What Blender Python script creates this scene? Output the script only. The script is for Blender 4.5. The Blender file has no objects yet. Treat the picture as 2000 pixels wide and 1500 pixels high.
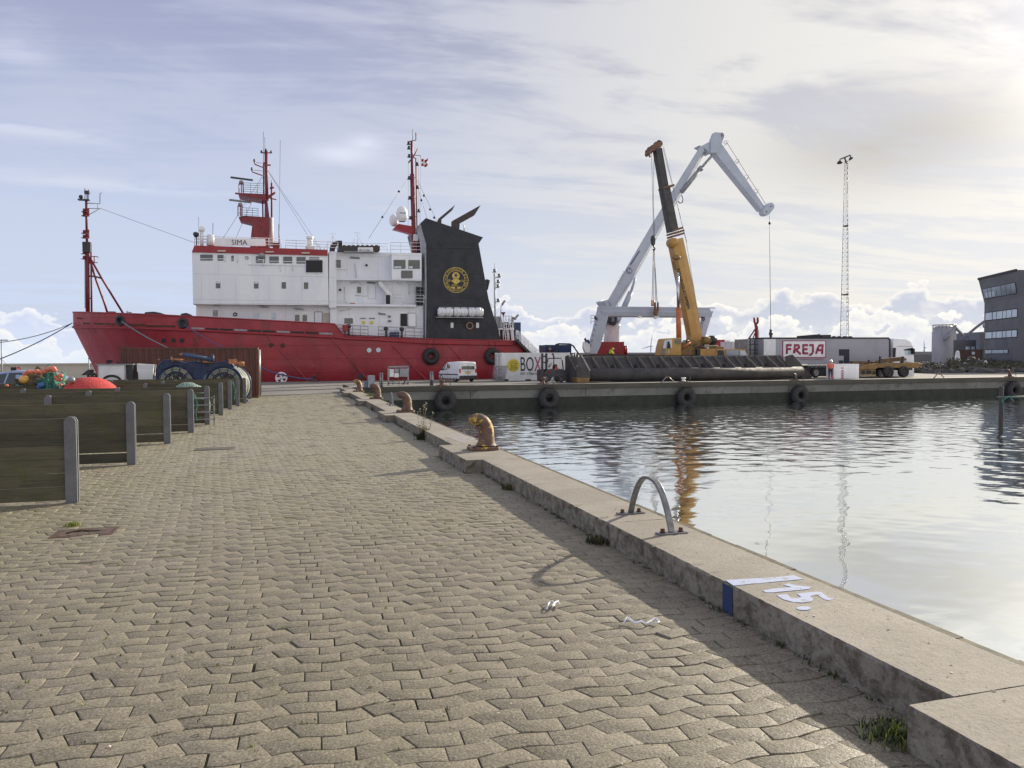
import bpy, math, random
import numpy as np
from mathutils import Vector, Matrix
random.seed(7)
sc = bpy.context.scene
COL = sc.collection
R = math.radians
V = Vector
# ------------------------------------------------------------------ camera
CAMH = 1.95
PSI, PITCH, ROLL, FPX = R(16.28), R(1.795), R(-0.35), 1500.0
Fw = V((math.sin(PSI)*math.cos(PITCH), math.cos(PSI)*math.cos(PITCH), -math.sin(PITCH)))
R0 = V((math.cos(PSI), -math.sin(PSI), 0)); U0 = R0.cross(Fw)
Rt = R0*math.cos(ROLL)+U0*math.sin(ROLL); Up = U0*math.cos(ROLL)-R0*math.sin(ROLL)
CAM = V((0, 0, CAMH))
cd = bpy.data.cameras.new('camera'); cam = bpy.data.objects.new('camera', cd); COL.objects.link(cam)
cam.matrix_world = Matrix(((Rt.x, Up.x, -Fw.x, CAM.x), (Rt.y, Up.y, -Fw.y, CAM.y), (Rt.z, Up.z, -Fw.z, CAM.z), (0, 0, 0, 1)))
cd.sensor_width = 36; cd.lens = 27; cd.clip_start = 0.05; cd.clip_end = 20000
sc.camera = cam
def ray(px, py): return Fw + Rt*((px-1000)/FPX) + Up*((750-py)/FPX)
def G(px, py, z=0.0): d = ray(px, py); return CAM + d*((z-CAMH)/d.z)          # real point on a level at that height
def PY(px, py, Y): d = ray(px, py); return CAM + d*(Y/d.y)                      # real point on the plane world-Y = Y
def PD(px, py, D): return CAM + ray(px, py)*D
# ------------------------------------------------------------------ sun + sky
SAZ, SEL = R(59.0), R(21.3)
SD = V((math.sin(SAZ)*math.cos(SEL), math.cos(SAZ)*math.cos(SEL), math.sin(SEL)))
sl = bpy.data.lights.new('sun', 'SUN'); sl.energy = 5.0; sl.angle = R(0.6); sl.color = (1, .90, .74)
so = bpy.data.objects.new('sun', sl); COL.objects.link(so); so.location = (30, 20, 40)
so.rotation_euler = SD.to_track_quat('Z', 'Y').to_euler()
vs = sc.view_settings; vs.view_transform = 'Standard'; vs.look = 'None'; vs.gamma = 1; vs.exposure = 0.43
sc.render.engine = 'CYCLES'
w = bpy.data.worlds.new('World'); sc.world = w; w.use_nodes = True
class NT:
    def __init__(s, nt): s.nt = nt; s.n = nt.nodes; s.l = nt.links
    def new(s, t, **k):
        n = s.n.new(t)
        for a, b in k.items(): setattr(n, a, b)
        return n
    def put(s, sock, v):
        if hasattr(v, 'links') or isinstance(v, bpy.types.NodeSocket): s.l.new(v, sock)
        else: sock.default_value = v
    def m(s, op, a, b=0.0, c=0.0, clamp=False):
        n = s.new('ShaderNodeMath', operation=op, use_clamp=clamp)
        s.put(n.inputs[0], a); s.put(n.inputs[1], b); s.put(n.inputs[2], c); return n.outputs[0]
    def ss(s, x, a, b):                                                         # smoothstep
        n = s.new('ShaderNodeMapRange', interpolation_type='SMOOTHSTEP')
        s.put(n.inputs[0], x); n.inputs[1].default_value = a; n.inputs[2].default_value = b; return n.outputs[0]
    def lin(s, x, a, b, c=0.0, d=1.0):
        n = s.new('ShaderNodeMapRange'); s.put(n.inputs[0], x)
        for i, v in enumerate((a, b, c, d)): n.inputs[i+1].default_value = v
        return n.outputs[0]
    def mix(s, f, a, b, blend='MIX'):
        n = s.new('ShaderNodeMix', data_type='RGBA', blend_type=blend); s.put(n.inputs[0], f)
        for k, v in ((6, a), (7, b)):
            if isinstance(v, tuple): v = (v[0], v[1], v[2], 1)
            s.put(n.inputs[k], v)
        return n.outputs[2]
    def xyz(s, x, y, z): n = s.new('ShaderNodeCombineXYZ'); s.put(n.inputs[0], x); s.put(n.inputs[1], y); s.put(n.inputs[2], z); return n.outputs[0]
    def noise(s, vec, scale, detail=4, rough=.55, dist=0.0, ntype=None):
        n = s.new('ShaderNodeTexNoise'); 
        if vec is not None: s.l.new(vec, n.inputs['Vector'])
        n.inputs['Scale'].default_value = scale; n.inputs['Detail'].default_value = detail
        n.inputs['Roughness'].default_value = rough; n.inputs['Distortion'].default_value = dist; return n.outputs[0]
    def map(s, vec, sc=(1, 1, 1), loc=(0, 0, 0), rot=(0, 0, 0)):
        n = s.new('ShaderNodeMapping'); s.l.new(vec, n.inputs[0]); n.inputs[1].default_value = loc
        n.inputs[2].default_value = rot; n.inputs[3].default_value = sc; return n.outputs[0]
def build_world():
    n = NT(w.node_tree); bg = n.n['Background']
    sky = n.new('ShaderNodeTexSky', sky_type='NISHITA'); sky.sun_disc = False
    sky.sun_elevation = SEL; sky.sun_rotation = SAZ; sky.dust_density = 2.0
    tc = n.new('ShaderNodeTexCoord').outputs['Generated']
    sp = n.new('ShaderNodeSeparateXYZ'); n.l.new(tc, sp.inputs[0]); x, y, z = sp.outputs
    az = n.m('ARCTAN2', x, y); el = n.m('ARCSINE', z)
    dt = n.new('ShaderNodeVectorMath', operation='DOT_PRODUCT'); n.l.new(tc, dt.inputs[0]); dt.inputs[1].default_value = SD
    ang = n.m('ARCCOSINE', n.m('MINIMUM', dt.outputs['Value'], .99999))
    near = n.m('EXPONENT', n.m('MULTIPLY', ang, -1/0.19))                       # forward scattering of thin cloud
    core = n.m('EXPONENT', n.m('MULTIPLY', ang, -1/0.055))
    def n2(vec, scale, detail=4, rough=.55, dist=0.0):
        q = n.new('ShaderNodeTexNoise', noise_dimensions='2D'); n.l.new(vec, q.inputs['Vector'])
        q.inputs['Scale'].default_value = scale; q.inputs['Detail'].default_value = detail; q.inputs['Roughness'].default_value = rough
        q.inputs['Distortion'].default_value = dist; return q.outputs[0]
    zz = n.m('ADD', n.m('MAXIMUM', z, 0.0), .07)
    pl = n.xyz(n.m('DIVIDE', x, zz), n.m('DIVIDE', y, zz), 0.0)
    s1 = n2(n.map(pl, (.30, 1.0, 1), (3.1, 1.7, 0), (0, 0, R(24))), 1.0, 5, .66, .9)
    s2 = n2(n.map(pl, (1.5, 3.2, 1), (0, 7, 0), (0, 0, R(-8))), 1.0, 5, .62, .3)
    st = n.m('ADD', n.m('MULTIPLY', s1, .6), n.m('MULTIPLY', s2, .4))
    streak = n.ss(st, .42, .58)
    right = n.ss(az, R(-6), R(38))
    back = n.ss(n.m('ABSOLUTE', n.m('SUBTRACT', az, PSI)), R(50), R(110))
    low = n.ss(el, R(27), R(3))
    vA = n.mix(low, (7.2, 7.8, 11.6), (12.6, 14.6, 18.4)); vB = n.mix(low, (9.4, 9.5, 11.0), (14.8, 15.3, 16.2))
    veil = n.mix(right, vA, vB)
    veil = n.mix(n.m('MULTIPLY', streak, n.m('ADD', .50, n.m('MULTIPLY', right, .35))), veil, n.mix(right, (12.4, 13.2, 16.2), (17.0, 16.7, 15.9)))
    gx = n.m('DIVIDE', n.m('SUBTRACT', az, R(42.5)), R(7)); gy = n.m('DIVIDE', n.m('SUBTRACT', el, R(14.2)), R(2.8))
    bank = n.m('MULTIPLY', n.m('EXPONENT', n.m('MULTIPLY', n.m('ADD', n.m('MULTIPLY', gx, gx), n.m('MULTIPLY', gy, gy)), -1)), n.ss(st, .3, .6))
    veil = n.mix(n.m('MULTIPLY', bank, .8), veil, (9.4, 9.0, 8.4))
    base = n.mix(.94, sky.outputs[0], veil)
    def ramp(pts, lo, hi):                                                      # cloud-top elevation by azimuth
        r_ = n.new('ShaderNodeValToRGB'); cr_ = r_.color_ramp; cr_.interpolation = 'B_SPLINE'
        while len(cr_.elements) > 1: cr_.elements.remove(cr_.elements[0])
        for i, (a_, v_) in enumerate(pts):
            e = cr_.elements[0] if i == 0 else cr_.elements.new(0.5)
            e.position = (a_-lo)/(hi-lo); e.color = (v_/10, v_/10, v_/10, 1)
        n.l.new(n.lin(az, R(lo), R(hi)), r_.inputs[0]); return r_.outputs[0]
    LO, HI = -20, 60
    topB = ramp([(-20, 2.6), (-16, 3.8), (-13.5, 3.4), (-11, .8), (0, .8), (12, 1.4), (15.5, 6.4), (17.5, 3.4), (19.5, 3.8), (21.5, 2.0), (23, 6.4), (25.5, 7.4), (27, 3.4), (31, 3.2), (34.0, 4.2), (36, 11.0), (39.4, 11.4), (40.9, 3.2), (42, 10.2), (46.6, 9.8), (47.6, 4.6), (50, 5.8), (53, 5.5), (60, 6)], LO, HI)
    topF = ramp([(-20, 3.2), (-17, 2.2), (-14, 2.4), (-10, .2), (5, .2), (13, 2.0), (16, 2.4), (18.6, 2.6), (20.5, 1.8), (24, 2.6), (28, 4.6), (30, 2.6), (33.5, 3.4), (35.2, 2.2), (36.5, 6.4), (38.6, 2.6), (41, 3.4), (44, 4.6), (47, 4.0), (50, 4.2), (60, 4)], LO, HI)
    def field(a, e, sd_, k):
        vec = n.xyz(n.m('ADD', n.m('MULTIPLY', a, 21.0*k), sd_), n.m('MULTIPLY', e, 27.0*k), 0.0)
        vo = n.new('ShaderNodeTexVoronoi', voronoi_dimensions='2D'); n.l.new(vec, vo.inputs['Vector'])
        vo.inputs['Scale'].default_value = 1.0; vo.inputs['Detail'].default_value = 3.2; vo.inputs['Roughness'].default_value = .55
        return n.m('ADD', n.m('MULTIPLY', n.m('SUBTRACT', .45, vo.outputs['Distance']), 1.2), n.m('MULTIPLY', n.m('SUBTRACT', n2(vec, .55, 4, .55), .5), 2.2))
    def layer(top, sd_, k, bgc, csh, cli, amp, soft, er, lw):
        f0 = field(az, el, sd_, k); f1 = field(n.m('ADD', az, R(.30)), n.m('ADD', el, R(.42)), sd_, k)
        d = n.m('ADD', n.m('SUBTRACT', n.m('MULTIPLY', top, 10.0), n.m('MULTIPLY', el, 180/math.pi)), n.m('MULTIPLY', f0, amp))
        mask = n.ss(d, 0.0, soft); edge = n.ss(d, er, .1)
        lit = n.m('ADD', n.m('MULTIPLY', n.ss(n.m('SUBTRACT', f0, f1), -.05, .75), lw), n.m('MULTIPLY', edge, .8), clamp=True)
        c = n.mix(lit, csh, cli)
        c = n.mix(n.m('MULTIPLY', n.ss(el, R(4.0), R(0)), .55), c, n.mix(right, (16.0, 17.4, 19.2), (17.0, 17.2, 17.2)))
        return n.mix(n.m('MULTIPLY', mask, .95), bgc, c)
    c1 = layer(topB, 3.0, .8, base, n.mix(right, (12.4, 13.8, 18.0), (11.4, 12.2, 14.4)), n.mix(right, (18.5, 18.6, 19.0), (20.5, 19.6, 18.0)), 1.3, .2, .75, .45)
    c2 = layer(topF, 11.0, 1.15, c1, n.mix(right, (15.0, 16.2, 18.8), (13.2, 13.8, 15.8)), n.mix(right, (19.4, 19.0, 18.2), (21.5, 20.6, 18.4)), 1.4, .3, 1.2, .6)
    allc = c2
    for (ba, be, ra, re, wt) in ((-16.0, 18.6, 2.2, .8, .35), (4.0, 14.6, 2.2, .6, .8), (5.7, 15.4, 1.3, .55, .7), (-16, 14.3, 6, .4, .45), (-13, 11.5, 8, .4, .4)):
        u = n.m('DIVIDE', n.m('SUBTRACT', az, R(ba)), R(ra)); v = n.m('DIVIDE', n.m('SUBTRACT', el, R(be)), R(re))
        g = n.m('MULTIPLY', n.m('EXPONENT', n.m('MULTIPLY', n.m('ADD', n.m('MULTIPLY', u, u), n.m('MULTIPLY', v, v)), -1)), wt)
        allc = n.mix(n.m('MULTIPLY', g, n.ss(s2, .32, .55)), allc, (15.5, 16.2, 18.6))
    glow = n.m('ADD', n.m("MULTIPLY", near, 5.6), n.m('MULTIPLY', core, 60.0))
    glow = n.m('MULTIPLY', glow, n.m('SUBTRACT', 1.0, n.m('MULTIPLY', bank, .75)))
    gl = n.xyz(glow, n.m('MULTIPLY', glow, .965), n.m('MULTIPLY', glow, .88))
    allc = n.mix(n.m('MULTIPLY', back, n.ss(el, R(60), R(5))), allc, n.mix(1.0, allc, (1.6, 1.5, 1.36), 'MULTIPLY'))  # sky behind the camera brightened to lift the ship's near side
    add = n.new('ShaderNodeMix', data_type='RGBA', blend_type='ADD'); add.inputs[0].default_value = 1.0
    n.l.new(allc, add.inputs[6]); n.l.new(gl, add.inputs[7])
    n.l.new(add.outputs[2], bg.inputs[0]); bg.inputs[1].default_value = SKYS
    w.cycles.sampling_method = 'MANUAL'; w.cycles.sample_map_resolution = 512
SKYS = 0.038
build_world()
# ------------------------------------------------------------------ mesh builder
OFF = {}
class MB:
    def __init__(s): s.v = []; s.f = []; s.fm = []; s.cur = 0; s.sm = []; s.smooth = False
    def mat(s, i): s.cur = i; return s
    def add(s, vs, fs):
        b = len(s.v); s.v += [V(p) for p in vs]
        for f in fs: s.f.append([b+i for i in f]); s.fm.append(s.cur); s.sm.append(s.smooth)
        return s
    def box(s, x0, x1, y0, y1, z0, z1):
        return s.add([(x, y, z) for x in (x0, x1) for y in (y0, y1) for z in (z0, z1)],
                     [(0, 1, 3, 2), (4, 6, 7, 5), (0, 4, 5, 1), (2, 3, 7, 6), (0, 2, 6, 4), (1, 5, 7, 3)])
    def obox(s, c, sx, sy, sz, M=None):
        pts = [V((x*sx/2, y*sy/2, z*sz/2)) for x in (-1, 1) for y in (-1, 1) for z in (-1, 1)]
        if M is not None: pts = [M @ p for p in pts]
        return s.add([V(c)+p for p in pts], [(0, 1, 3, 2), (4, 6, 7, 5), (0, 4, 5, 1), (2, 3, 7, 6), (0, 2, 6, 4), (1, 5, 7, 3)])
    def beam(s, a, b, wx, wz=None, up=(0, 0, 1)):                                # rectangular bar from a to b
        a, b = V(a), V(b); wz = wz or wx; d = (b-a).normalized(); upv = V(up)
        if abs(d.dot(upv)) > .98: upv = V((0, 1, 0))
        sx = d.cross(upv).normalized(); sz = sx.cross(d)
        pts = []
        for p in (a, b):
            for (i, j) in ((-1, -1), (1, -1), (1, 1), (-1, 1)): pts.append(p+sx*(i*wx/2)+sz*(j*wz/2))
        return s.add(pts, [(0, 1, 5, 4), (1, 2, 6, 5), (2, 3, 7, 6), (3, 0, 4, 7), (3, 2, 1, 0), (4, 5, 6, 7)])
    def prism(s, poly, dvec):                                                   # 3-D polygon pushed along dvec
        poly = [V(p) for p in poly]; k = len(poly); dv = V(dvec)
        return s.add(poly+[p+dv for p in poly], [tuple(range(k)), tuple(range(2*k-1, k-1, -1))]+[((i+1) % k, i, k+i, k+(i+1) % k) for i in range(k)])
    def pp(s, pts, Y, dep): return s.prism([PY(a, b, Y) for a, b in pts], (0, dep, 0))
    def pr(s, x0, y0, x1, y1, Y, dep): return s.pp([(x0, y0), (x1, y0), (x1, y1), (x0, y1)], Y, dep)
    def tube(s, a, b, r, r2=None, n=8, cap=True):
        a, b = V(a), V(b); r2 = r if r2 is None else r2; d = (b-a)
        if d.length < 1e-6: return s
        d.normalize(); u = d.orthogonal().normalized(); v = d.cross(u); pts = []
        for p, q in ((a, r), (b, r2)):
            for i in range(n): t = 2*math.pi*i/n; pts.append(p+u*(q*math.cos(t))+v*(q*math.sin(t)))
        sm = s.smooth; s.smooth = True
        s.add(pts, [(i, (i+1) % n, n+(i+1) % n, n+i) for i in range(n)]); s.smooth = False
        if cap: b0 = len(s.v)-2*n; s.f += [[b0+i for i in range(n-1, -1, -1)], [b0+n+i for i in range(n)]]; s.fm += [s.cur]*2; s.sm += [False]*2
        s.smooth = sm; return s
    def path(s, pts, r, n=8, closed=False, rs=None):                             # smooth swept tube
        pts = [V(p) for p in pts]; k = len(pts); rings = []; u = None
        for i in range(k):
            if closed: d = pts[(i+1) % k]-pts[i-1]
            else: d = pts[min(i+1, k-1)]-pts[max(i-1, 0)]
            d.normalize()
            u = d.orthogonal().normalized() if u is None else (u-d*u.dot(d)).normalized()
            v = d.cross(u); q = rs[i] if rs else r
            rings.append([pts[i]+u*(q*math.cos(2*math.pi*j/n))+v*(q*math.sin(2*math.pi*j/n)) for j in range(n)])
        sm = s.smooth; s.smooth = True; b = len(s.v); s.v += [p for r_ in rings for p in r_]
        for i in range(k if closed else k-1):
            for j in range(n):
                s.f.append([b+i*n+j, b+i*n+(j+1) % n, b+((i+1) % k)*n+(j+1) % n, b+((i+1) % k)*n+j]); s.fm.append(s.cur); s.sm.append(True)
        if not closed:
            s.f += [[b+j for j in range(n-1, -1, -1)], [b+(k-1)*n+j for j in range(n)]]; s.fm += [s.cur]*2; s.sm += [False]*2
        s.smooth = sm; return s
    def lathe(s, prof, c=(0, 0, 0), axis=(0, 0, 1), n=20, ang=2*math.pi):
        c = V(c); d = V(axis).normalized(); u = d.orthogonal().normalized(); v = d.cross(u); pts = []
        for (r, h) in prof:
            for i in range(n): t = ang*i/n; pts.append(c+d*h+u*(r*math.cos(t))+v*(r*math.sin(t)))
        sm = s.smooth; s.smooth = True; k = len(prof)
        s.add(pts, [(i*n+j, i*n+(j+1) % n, (i+1)*n+(j+1) % n, (i+1)*n+j) for i in range(k-1) for j in range(n)]); s.smooth = sm; return s
    def sphere(s, c, r, sx=1, sy=1, sz=1, n=14, m=8):
        c = V(c); pts = []; 
        for i in range(m+1):
            t = math.pi*i/m
            for j in range(n): p = 2*math.pi*j/n; pts.append(c+V((r*sx*math.sin(t)*math.cos(p), r*sy*math.sin(t)*math.sin(p), r*sz*math.cos(t))))
        sm = s.smooth; s.smooth = True
        s.add(pts, [(i*n+j, (i+1)*n+j, (i+1)*n+(j+1) % n, i*n+(j+1) % n) for i in range(m) for j in range(n)]); s.smooth = sm; return s
    def torus(s, c, axis, Rr, r, n=28, m=10, flat=1.0):
        c = V(c); d = V(axis).normalized(); u = d.orthogonal().normalized(); v = d.cross(u); pts = []
        for i in range(n):
            t = 2*math.pi*i/n; q = u*math.cos(t)+v*math.sin(t)
            for j in range(m): p = 2*math.pi*j/m; pts.append(c+q*(Rr+r*math.cos(p))+d*(r*flat*math.sin(p)))
        sm = s.smooth; s.smooth = True
        s.add(pts, [(i*m+j, ((i+1) % n)*m+j, ((i+1) % n)*m+(j+1) % m, i*m+(j+1) % m) for i in range(n) for j in range(m)]); s.smooth = sm; return s
    def text(s, txt, o, ex, ey, size, ext=.01, off=0.0, center=False, sx=1.0):
        cu = bpy.data.curves.new('t', 'FONT'); cu.body = txt; cu.size = 1.0; cu.extrude = 0; cu.offset = off; cu.resolution_u = 3
        if center: cu.align_x = 'CENTER'
        ob = bpy.data.objects.new('t', cu); COL.objects.link(ob)
        dg = bpy.context.evaluated_depsgraph_get(); me = bpy.data.meshes.new_from_object(ob.evaluated_get(dg))
        ex, ey, o = V(ex).normalized(), V(ey).normalized(), V(o); nz = ex.cross(ey)
        s.add([o+ex*(p.co.x*size*sx)+ey*(p.co.y*size)+nz*ext for p in me.vertices], [tuple(p.vertices) for p in me.polygons])
        bpy.data.objects.remove(ob); bpy.data.curves.remove(cu); bpy.data.meshes.remove(me); return s
    def build(s, name, mats, parent=None, bevel=0, loc=None):
        me = bpy.data.meshes.new(name); off = OFF.get(parent.name, V((0, 0, 0))) if parent else (V(loc) if loc is not None else V((0, 0, 0)))
        me.from_pydata([tuple(p-off) for p in s.v], [], s.f)
        mats = mats if isinstance(mats, (list, tuple)) else [mats]
        for m_ in mats: me.materials.append(m_)
        me.polygons.foreach_set('material_index', s.fm); me.polygons.foreach_set('use_smooth', s.sm)
        me.validate(); me.update()
        o = bpy.data.objects.new(name, me); COL.objects.link(o)
        if parent: o.parent = parent
        elif loc is not None: o.location = loc
        OFF[o.name] = off
        if bevel:
            b = o.modifiers.new('b', 'BEVEL'); b.width = bevel; b.segments = 2; b.limit_method = 'ANGLE'; b.angle_limit = R(40)
        return o
def thing(name, label, cat, loc=(0, 0, 0), rz=0.0, group=None, local=False):
    o = bpy.data.objects.new(name, None); COL.objects.link(o); o.location = loc; o.rotation_euler = (0, 0, rz); o.empty_display_size = .2
    o['label'] = label; o['category'] = cat
    if group: o['group'] = group
    OFF[o.name] = V((0, 0, 0)) if local else V(loc)
    return o
def tag(o, label, cat, group=None):
    o['label'] = label; o['category'] = cat
    if group: o['group'] = group
    return o
def setting(o, kind='structure', label=None, cat=None):
    o['kind'] = kind
    if label: o['label'] = label; o['category'] = cat
    return o
def copy_tree(o, parent=None):
    c = o.copy(); COL.objects.link(c)
    if parent: c.parent = parent
    for ch in o.children: copy_tree(ch, c)
    return c
# ------------------------------------------------------------------ materials
def bsdf(name): m = bpy.data.materials.new(name); m.use_nodes = True; n = NT(m.node_tree); return m, n, n.n['Principled BSDF']
def pm(name, c, c2=None, rough=.5, metal=0.0, ns=3.0, mixr=(.35, .65), bump=0.0, bs=60.0, stretch=(1, 1, 1), c3=None, c3r=(.6, .75), c3s=1.2, spec=.5, coat=0.0, det=5):
    m, n, p = bsdf(name)
    co = n.new('ShaderNodeTexCoord').outputs['Object']
    if c2 is None: c2 = tuple(v*.86 for v in c)
    cm = n.map(co, stretch)
    f = n.ss(n.noise(cm, ns, det, .6, .3), mixr[0], mixr[1])
    col = n.mix(f, c, c2)
    if c3:
        f3 = n.ss(n.noise(n.map(co, stretch, (5, 3, 1)), c3s, 7, .68, .4), c3r[0], c3r[1]); col = n.mix(f3, col, c3)
    n.l.new(col, p.inputs['Base Color'])
    r = n.lin(n.noise(co, ns*2.3, 4), .3, .7, max(rough-.1, .02), min(rough+.1, 1)); n.l.new(r, p.inputs['Roughness'])
    p.inputs['Metallic'].default_value = metal; p.inputs['Specular IOR Level'].default_value = spec; p.inputs['Coat Weight'].default_value = coat
    if bump:
        b = n.new('ShaderNodeBump'); b.inputs['Strength'].default_value = 1.0; b.inputs['Distance'].default_value = bump
        n.l.new(n.noise(co, bs, 5, .6), b.inputs['Height']); n.l.new(b.outputs[0], p.inputs['Normal'])
    return m
M = {}
M['red'] = pm('red_hull', (.33, .026, .038), (.26, .022, .032), .45, ns=.35, bump=.012, bs=.8, c3=(.14, .026, .024), c3r=(.54, .74), c3s=.6, stretch=(1, 1, .35))
M['redmast'] = pm('red_mast_paint', (.20, .02, .026), (.13, .014, .02), .5, ns=2)
M['redband'] = pm('red_band_paint', (.30, .014, .024), None, .4, ns=.8)
M['white'] = pm('white_ship_paint', (.80, .81, .84), (.72, .74, .78), .45, ns=.5, c3=(.56, .54, .50), c3r=(.66, .84), c3s=.9, stretch=(1, 1, .3))
M['white2'] = pm('white_paint_worn', (.78, .78, .78), (.66, .67, .68), .5, ns=1.2, c3=(.42, .38, .33), c3r=(.66, .82), c3s=1.6)
M['whiteclean'] = pm('white_enamel', (.82, .83, .85), None, .3, ns=1)
M['crane_white'] = pm('crane_white', (.42, .46, .54), (.36, .40, .48), .4, ns=.3, c3=(.36, .36, .35), c3r=(.66, .8), c3s=.5)
M['black'] = pm('black_funnel_paint', (.012, .015, .025), (.009, .011, .018), .5, ns=.6, bump=.006, bs=1.5)
M['dark'] = pm('dark_steel', (.04, .04, .045), (.025, .025, .03), .5, ns=2)
M['glass'] = pm('window_glass', (.045, .055, .06), (.03, .035, .04), .08, ns=.8, spec=.9)
M['glassblue'] = pm('office_glass', (.22, .27, .33), (.12, .16, .2), .1, ns=.4, spec=.9)
M['glasspale'] = pm('pale_window_glass', (.50, .58, .66), (.40, .48, .55), .12, ns=.3, spec=.9)
M['rubber'] = pm('black_rubber', (.022, .022, .024), (.035, .034, .034), .75, ns=3, bump=.01, bs=8)
M['grey'] = pm('grey_steel', (.30, .31, .33), (.22, .23, .25), .45, metal=.3, ns=3)
M['galv'] = pm('galvanised_steel', (.27, .28, .29), (.18, .18, .19), .42, metal=.75, ns=14, bump=.001, bs=90, c3=(.20, .14, .10), c3r=(.62, .74), c3s=9)
M['rust'] = pm('rusty_cast_iron', (.20, .095, .055), (.10, .055, .042), .75, ns=6, bump=.006, bs=45, c3=(.29, .18, .11), c3r=(.5, .7), c3s=9)
M['rustbolt'] = pm('rusty_bolt', (.10, .045, .028), (.05, .03, .022), .85, ns=30, bump=.003, bs=120)
M['boll'] = pm('bollard_rust_with_yellow_paint', (.155, .085, .055), (.085, .052, .042), .62, ns=7, bump=.005, bs=50, c3=(.50, .33, .05), c3r=(.57, .61), c3s=5.2)
M['boll2'] = pm('bollard_rust_brown', (.150, .080, .055), (.085, .050, .040), .62, ns=7, bump=.005, bs=50, c3=(.36, .22, .08), c3r=(.60, .66), c3s=4.2)
M['yellow'] = pm('crane_yellow', (.47, .265, .065), (.39, .21, .05), .42, ns=.8, c3=(.27, .13, .03), c3r=(.6, .8), c3s=1.4)
M['yellow2'] = pm('dull_yellow', (.27, .155, .045), (.19, .11, .035), .6, ns=2, c3=(.12, .08, .04), c3r=(.5, .7), c3s=2)
M['orange'] = pm('orange_cylinder', (.55, .17, .035), (.40, .12, .03), .45, ns=2)
M['chrome'] = pm('chrome_rod', (.5, .52, .58), None, .2, metal=1, ns=2)
M['steel'] = pm('dark_raw_steel', (.048, .045, .044), (.075, .070, .066), .75, metal=.0, ns=1.2, bump=.01, bs=3, c3=(.10, .06, .045), c3r=(.58, .75), c3s=1.1)
M['container'] = pm('rust_red_container', (.115, .038, .026), (.075, .030, .022), .6, ns=1.6, bump=.004, bs=20, c3=(.055, .03, .02), c3r=(.6, .75), c3s=2.6, stretch=(1, 1, .4))
M['bluec'] = pm('blue_container', (.02, .045, .13), (.015, .03, .09), .5, ns=1)
M['tarp'] = pm('blue_tarpaulin', (.014, .036, .11), (.008, .018, .05), .45, ns=3, bump=.04, bs=6)
M['pipeblue'] = pm('blue_paint', (.045, .085, .18), (.03, .055, .11), .4, ns=3)
M['brass'] = pm('brassy_fitting', (.45, .20, .08), (.25, .11, .06), .45, metal=.3, ns=9)
M['rope'] = pm('pale_hose', (.50, .48, .36), (.30, .32, .28), .7, ns=20, bump=.004, bs=90)
M['ropeblue'] = pm('blue_rope', (.05, .07, .20), (.10, .12, .22), .8, ns=20)
M['ropegrey'] = pm('grey_rope', (.13, .17, .20), (.2, .24, .26), .8, ns=20)
M['wire'] = pm('steel_wire', (.16, .16, .18), None, .5, metal=.3, ns=5)
M['orangefloat'] = pm('orange_float', (.68, .21, .13), (.55, .14, .09), .4, ns=6)
M['yellowfloat'] = pm('yellow_float', (.75, .45, .10), (.6, .33, .07), .4, ns=6)
M['bluefloat'] = pm('blue_float', (.05, .14, .42), None, .4, ns=6)
M['net'] = pm('green_netting', (.05, .24, .19), (.02, .12, .09), .85, ns=9, bump=.05, bs=26, c3=(.22, .42, .36), c3r=(.55, .62), c3s=22)
M['netteal'] = pm('teal_netting', (.16, .36, .34), (.07, .20, .19), .85, ns=12, bump=.04, bs=30, c3=(.40, .55, .50), c3r=(.55, .62), c3s=26)
M['netbrown'] = pm('brown_netting', (.09, .075, .04), (.05, .045, .03), .9, ns=9, bump=.06, bs=18, c3=(.20, .13, .08), c3r=(.5, .6), c3s=14)
def netmat(name, c, c2, k=30.0):
    m, n, p = bsdf(name); co = n.new('ShaderNodeTexCoord').outputs['Object']
    wv = n.new('ShaderNodeTexVoronoi', feature='DISTANCE_TO_EDGE'); n.l.new(n.map(co, (1, 1, 1.3)), wv.inputs['Vector']); wv.inputs['Scale'].default_value = k
    f = n.ss(wv.outputs[0], .02, .12); n.l.new(n.mix(f, c, c2), p.inputs['Base Color']); p.inputs['Roughness'].default_value = .75
    b = n.new('ShaderNodeBump'); b.inputs['Distance'].default_value = .015; b.invert = True; n.l.new(f, b.inputs['Height']); n.l.new(b.outputs[0], p.inputs['Normal']); return m
M['netred'] = netmat('red_net_cover', (.70, .09, .075), (.52, .05, .05), 13)
M['netpale'] = netmat('pale_green_net_cover', (.45, .50, .42), (.10, .20, .17), 11)
M['chev'] = pm('red_chevron_paint', (.28, .03, .06), None, .6)
M['text'] = pm('black_lettering', (.012, .012, .016), None, .6)
M['textred'] = pm('maroon_lettering', (.34, .03, .09), None, .5)
M['textwhite'] = pm('white_lettering', (.8, .8, .8), None, .6)
M['gold'] = pm('gold_lettering', (.62, .46, .10), (.5, .36, .08), .5, ns=3)
M['sticker'] = pm('yellow_sticker', (.68, .55, .05), None, .5)
M['curtain'] = pm('grey_trailer_curtain', (.33, .33, .37), (.29, .29, .33), .5, ns=.5)
M['paneldark'] = pm('dark_grey_cladding', (.115, .12, .135), (.095, .10, .112), .6, ns=.3)
M['brick'] = pm('dark_red_brick', (.095, .052, .05), (.07, .04, .04), .8, ns=2)
M['bluegrey'] = pm('blue_grey_cladding', (.12, .15, .20), (.10, .12, .17), .6, ns=.3)
M['silo'] = pm('silo_steel', (.36, .36, .38), (.22, .22, .24), .55, ns=.25, stretch=(1, 1, .25), c3=(.13, .13, .14), c3r=(.55, .66), c3s=.16)
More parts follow.
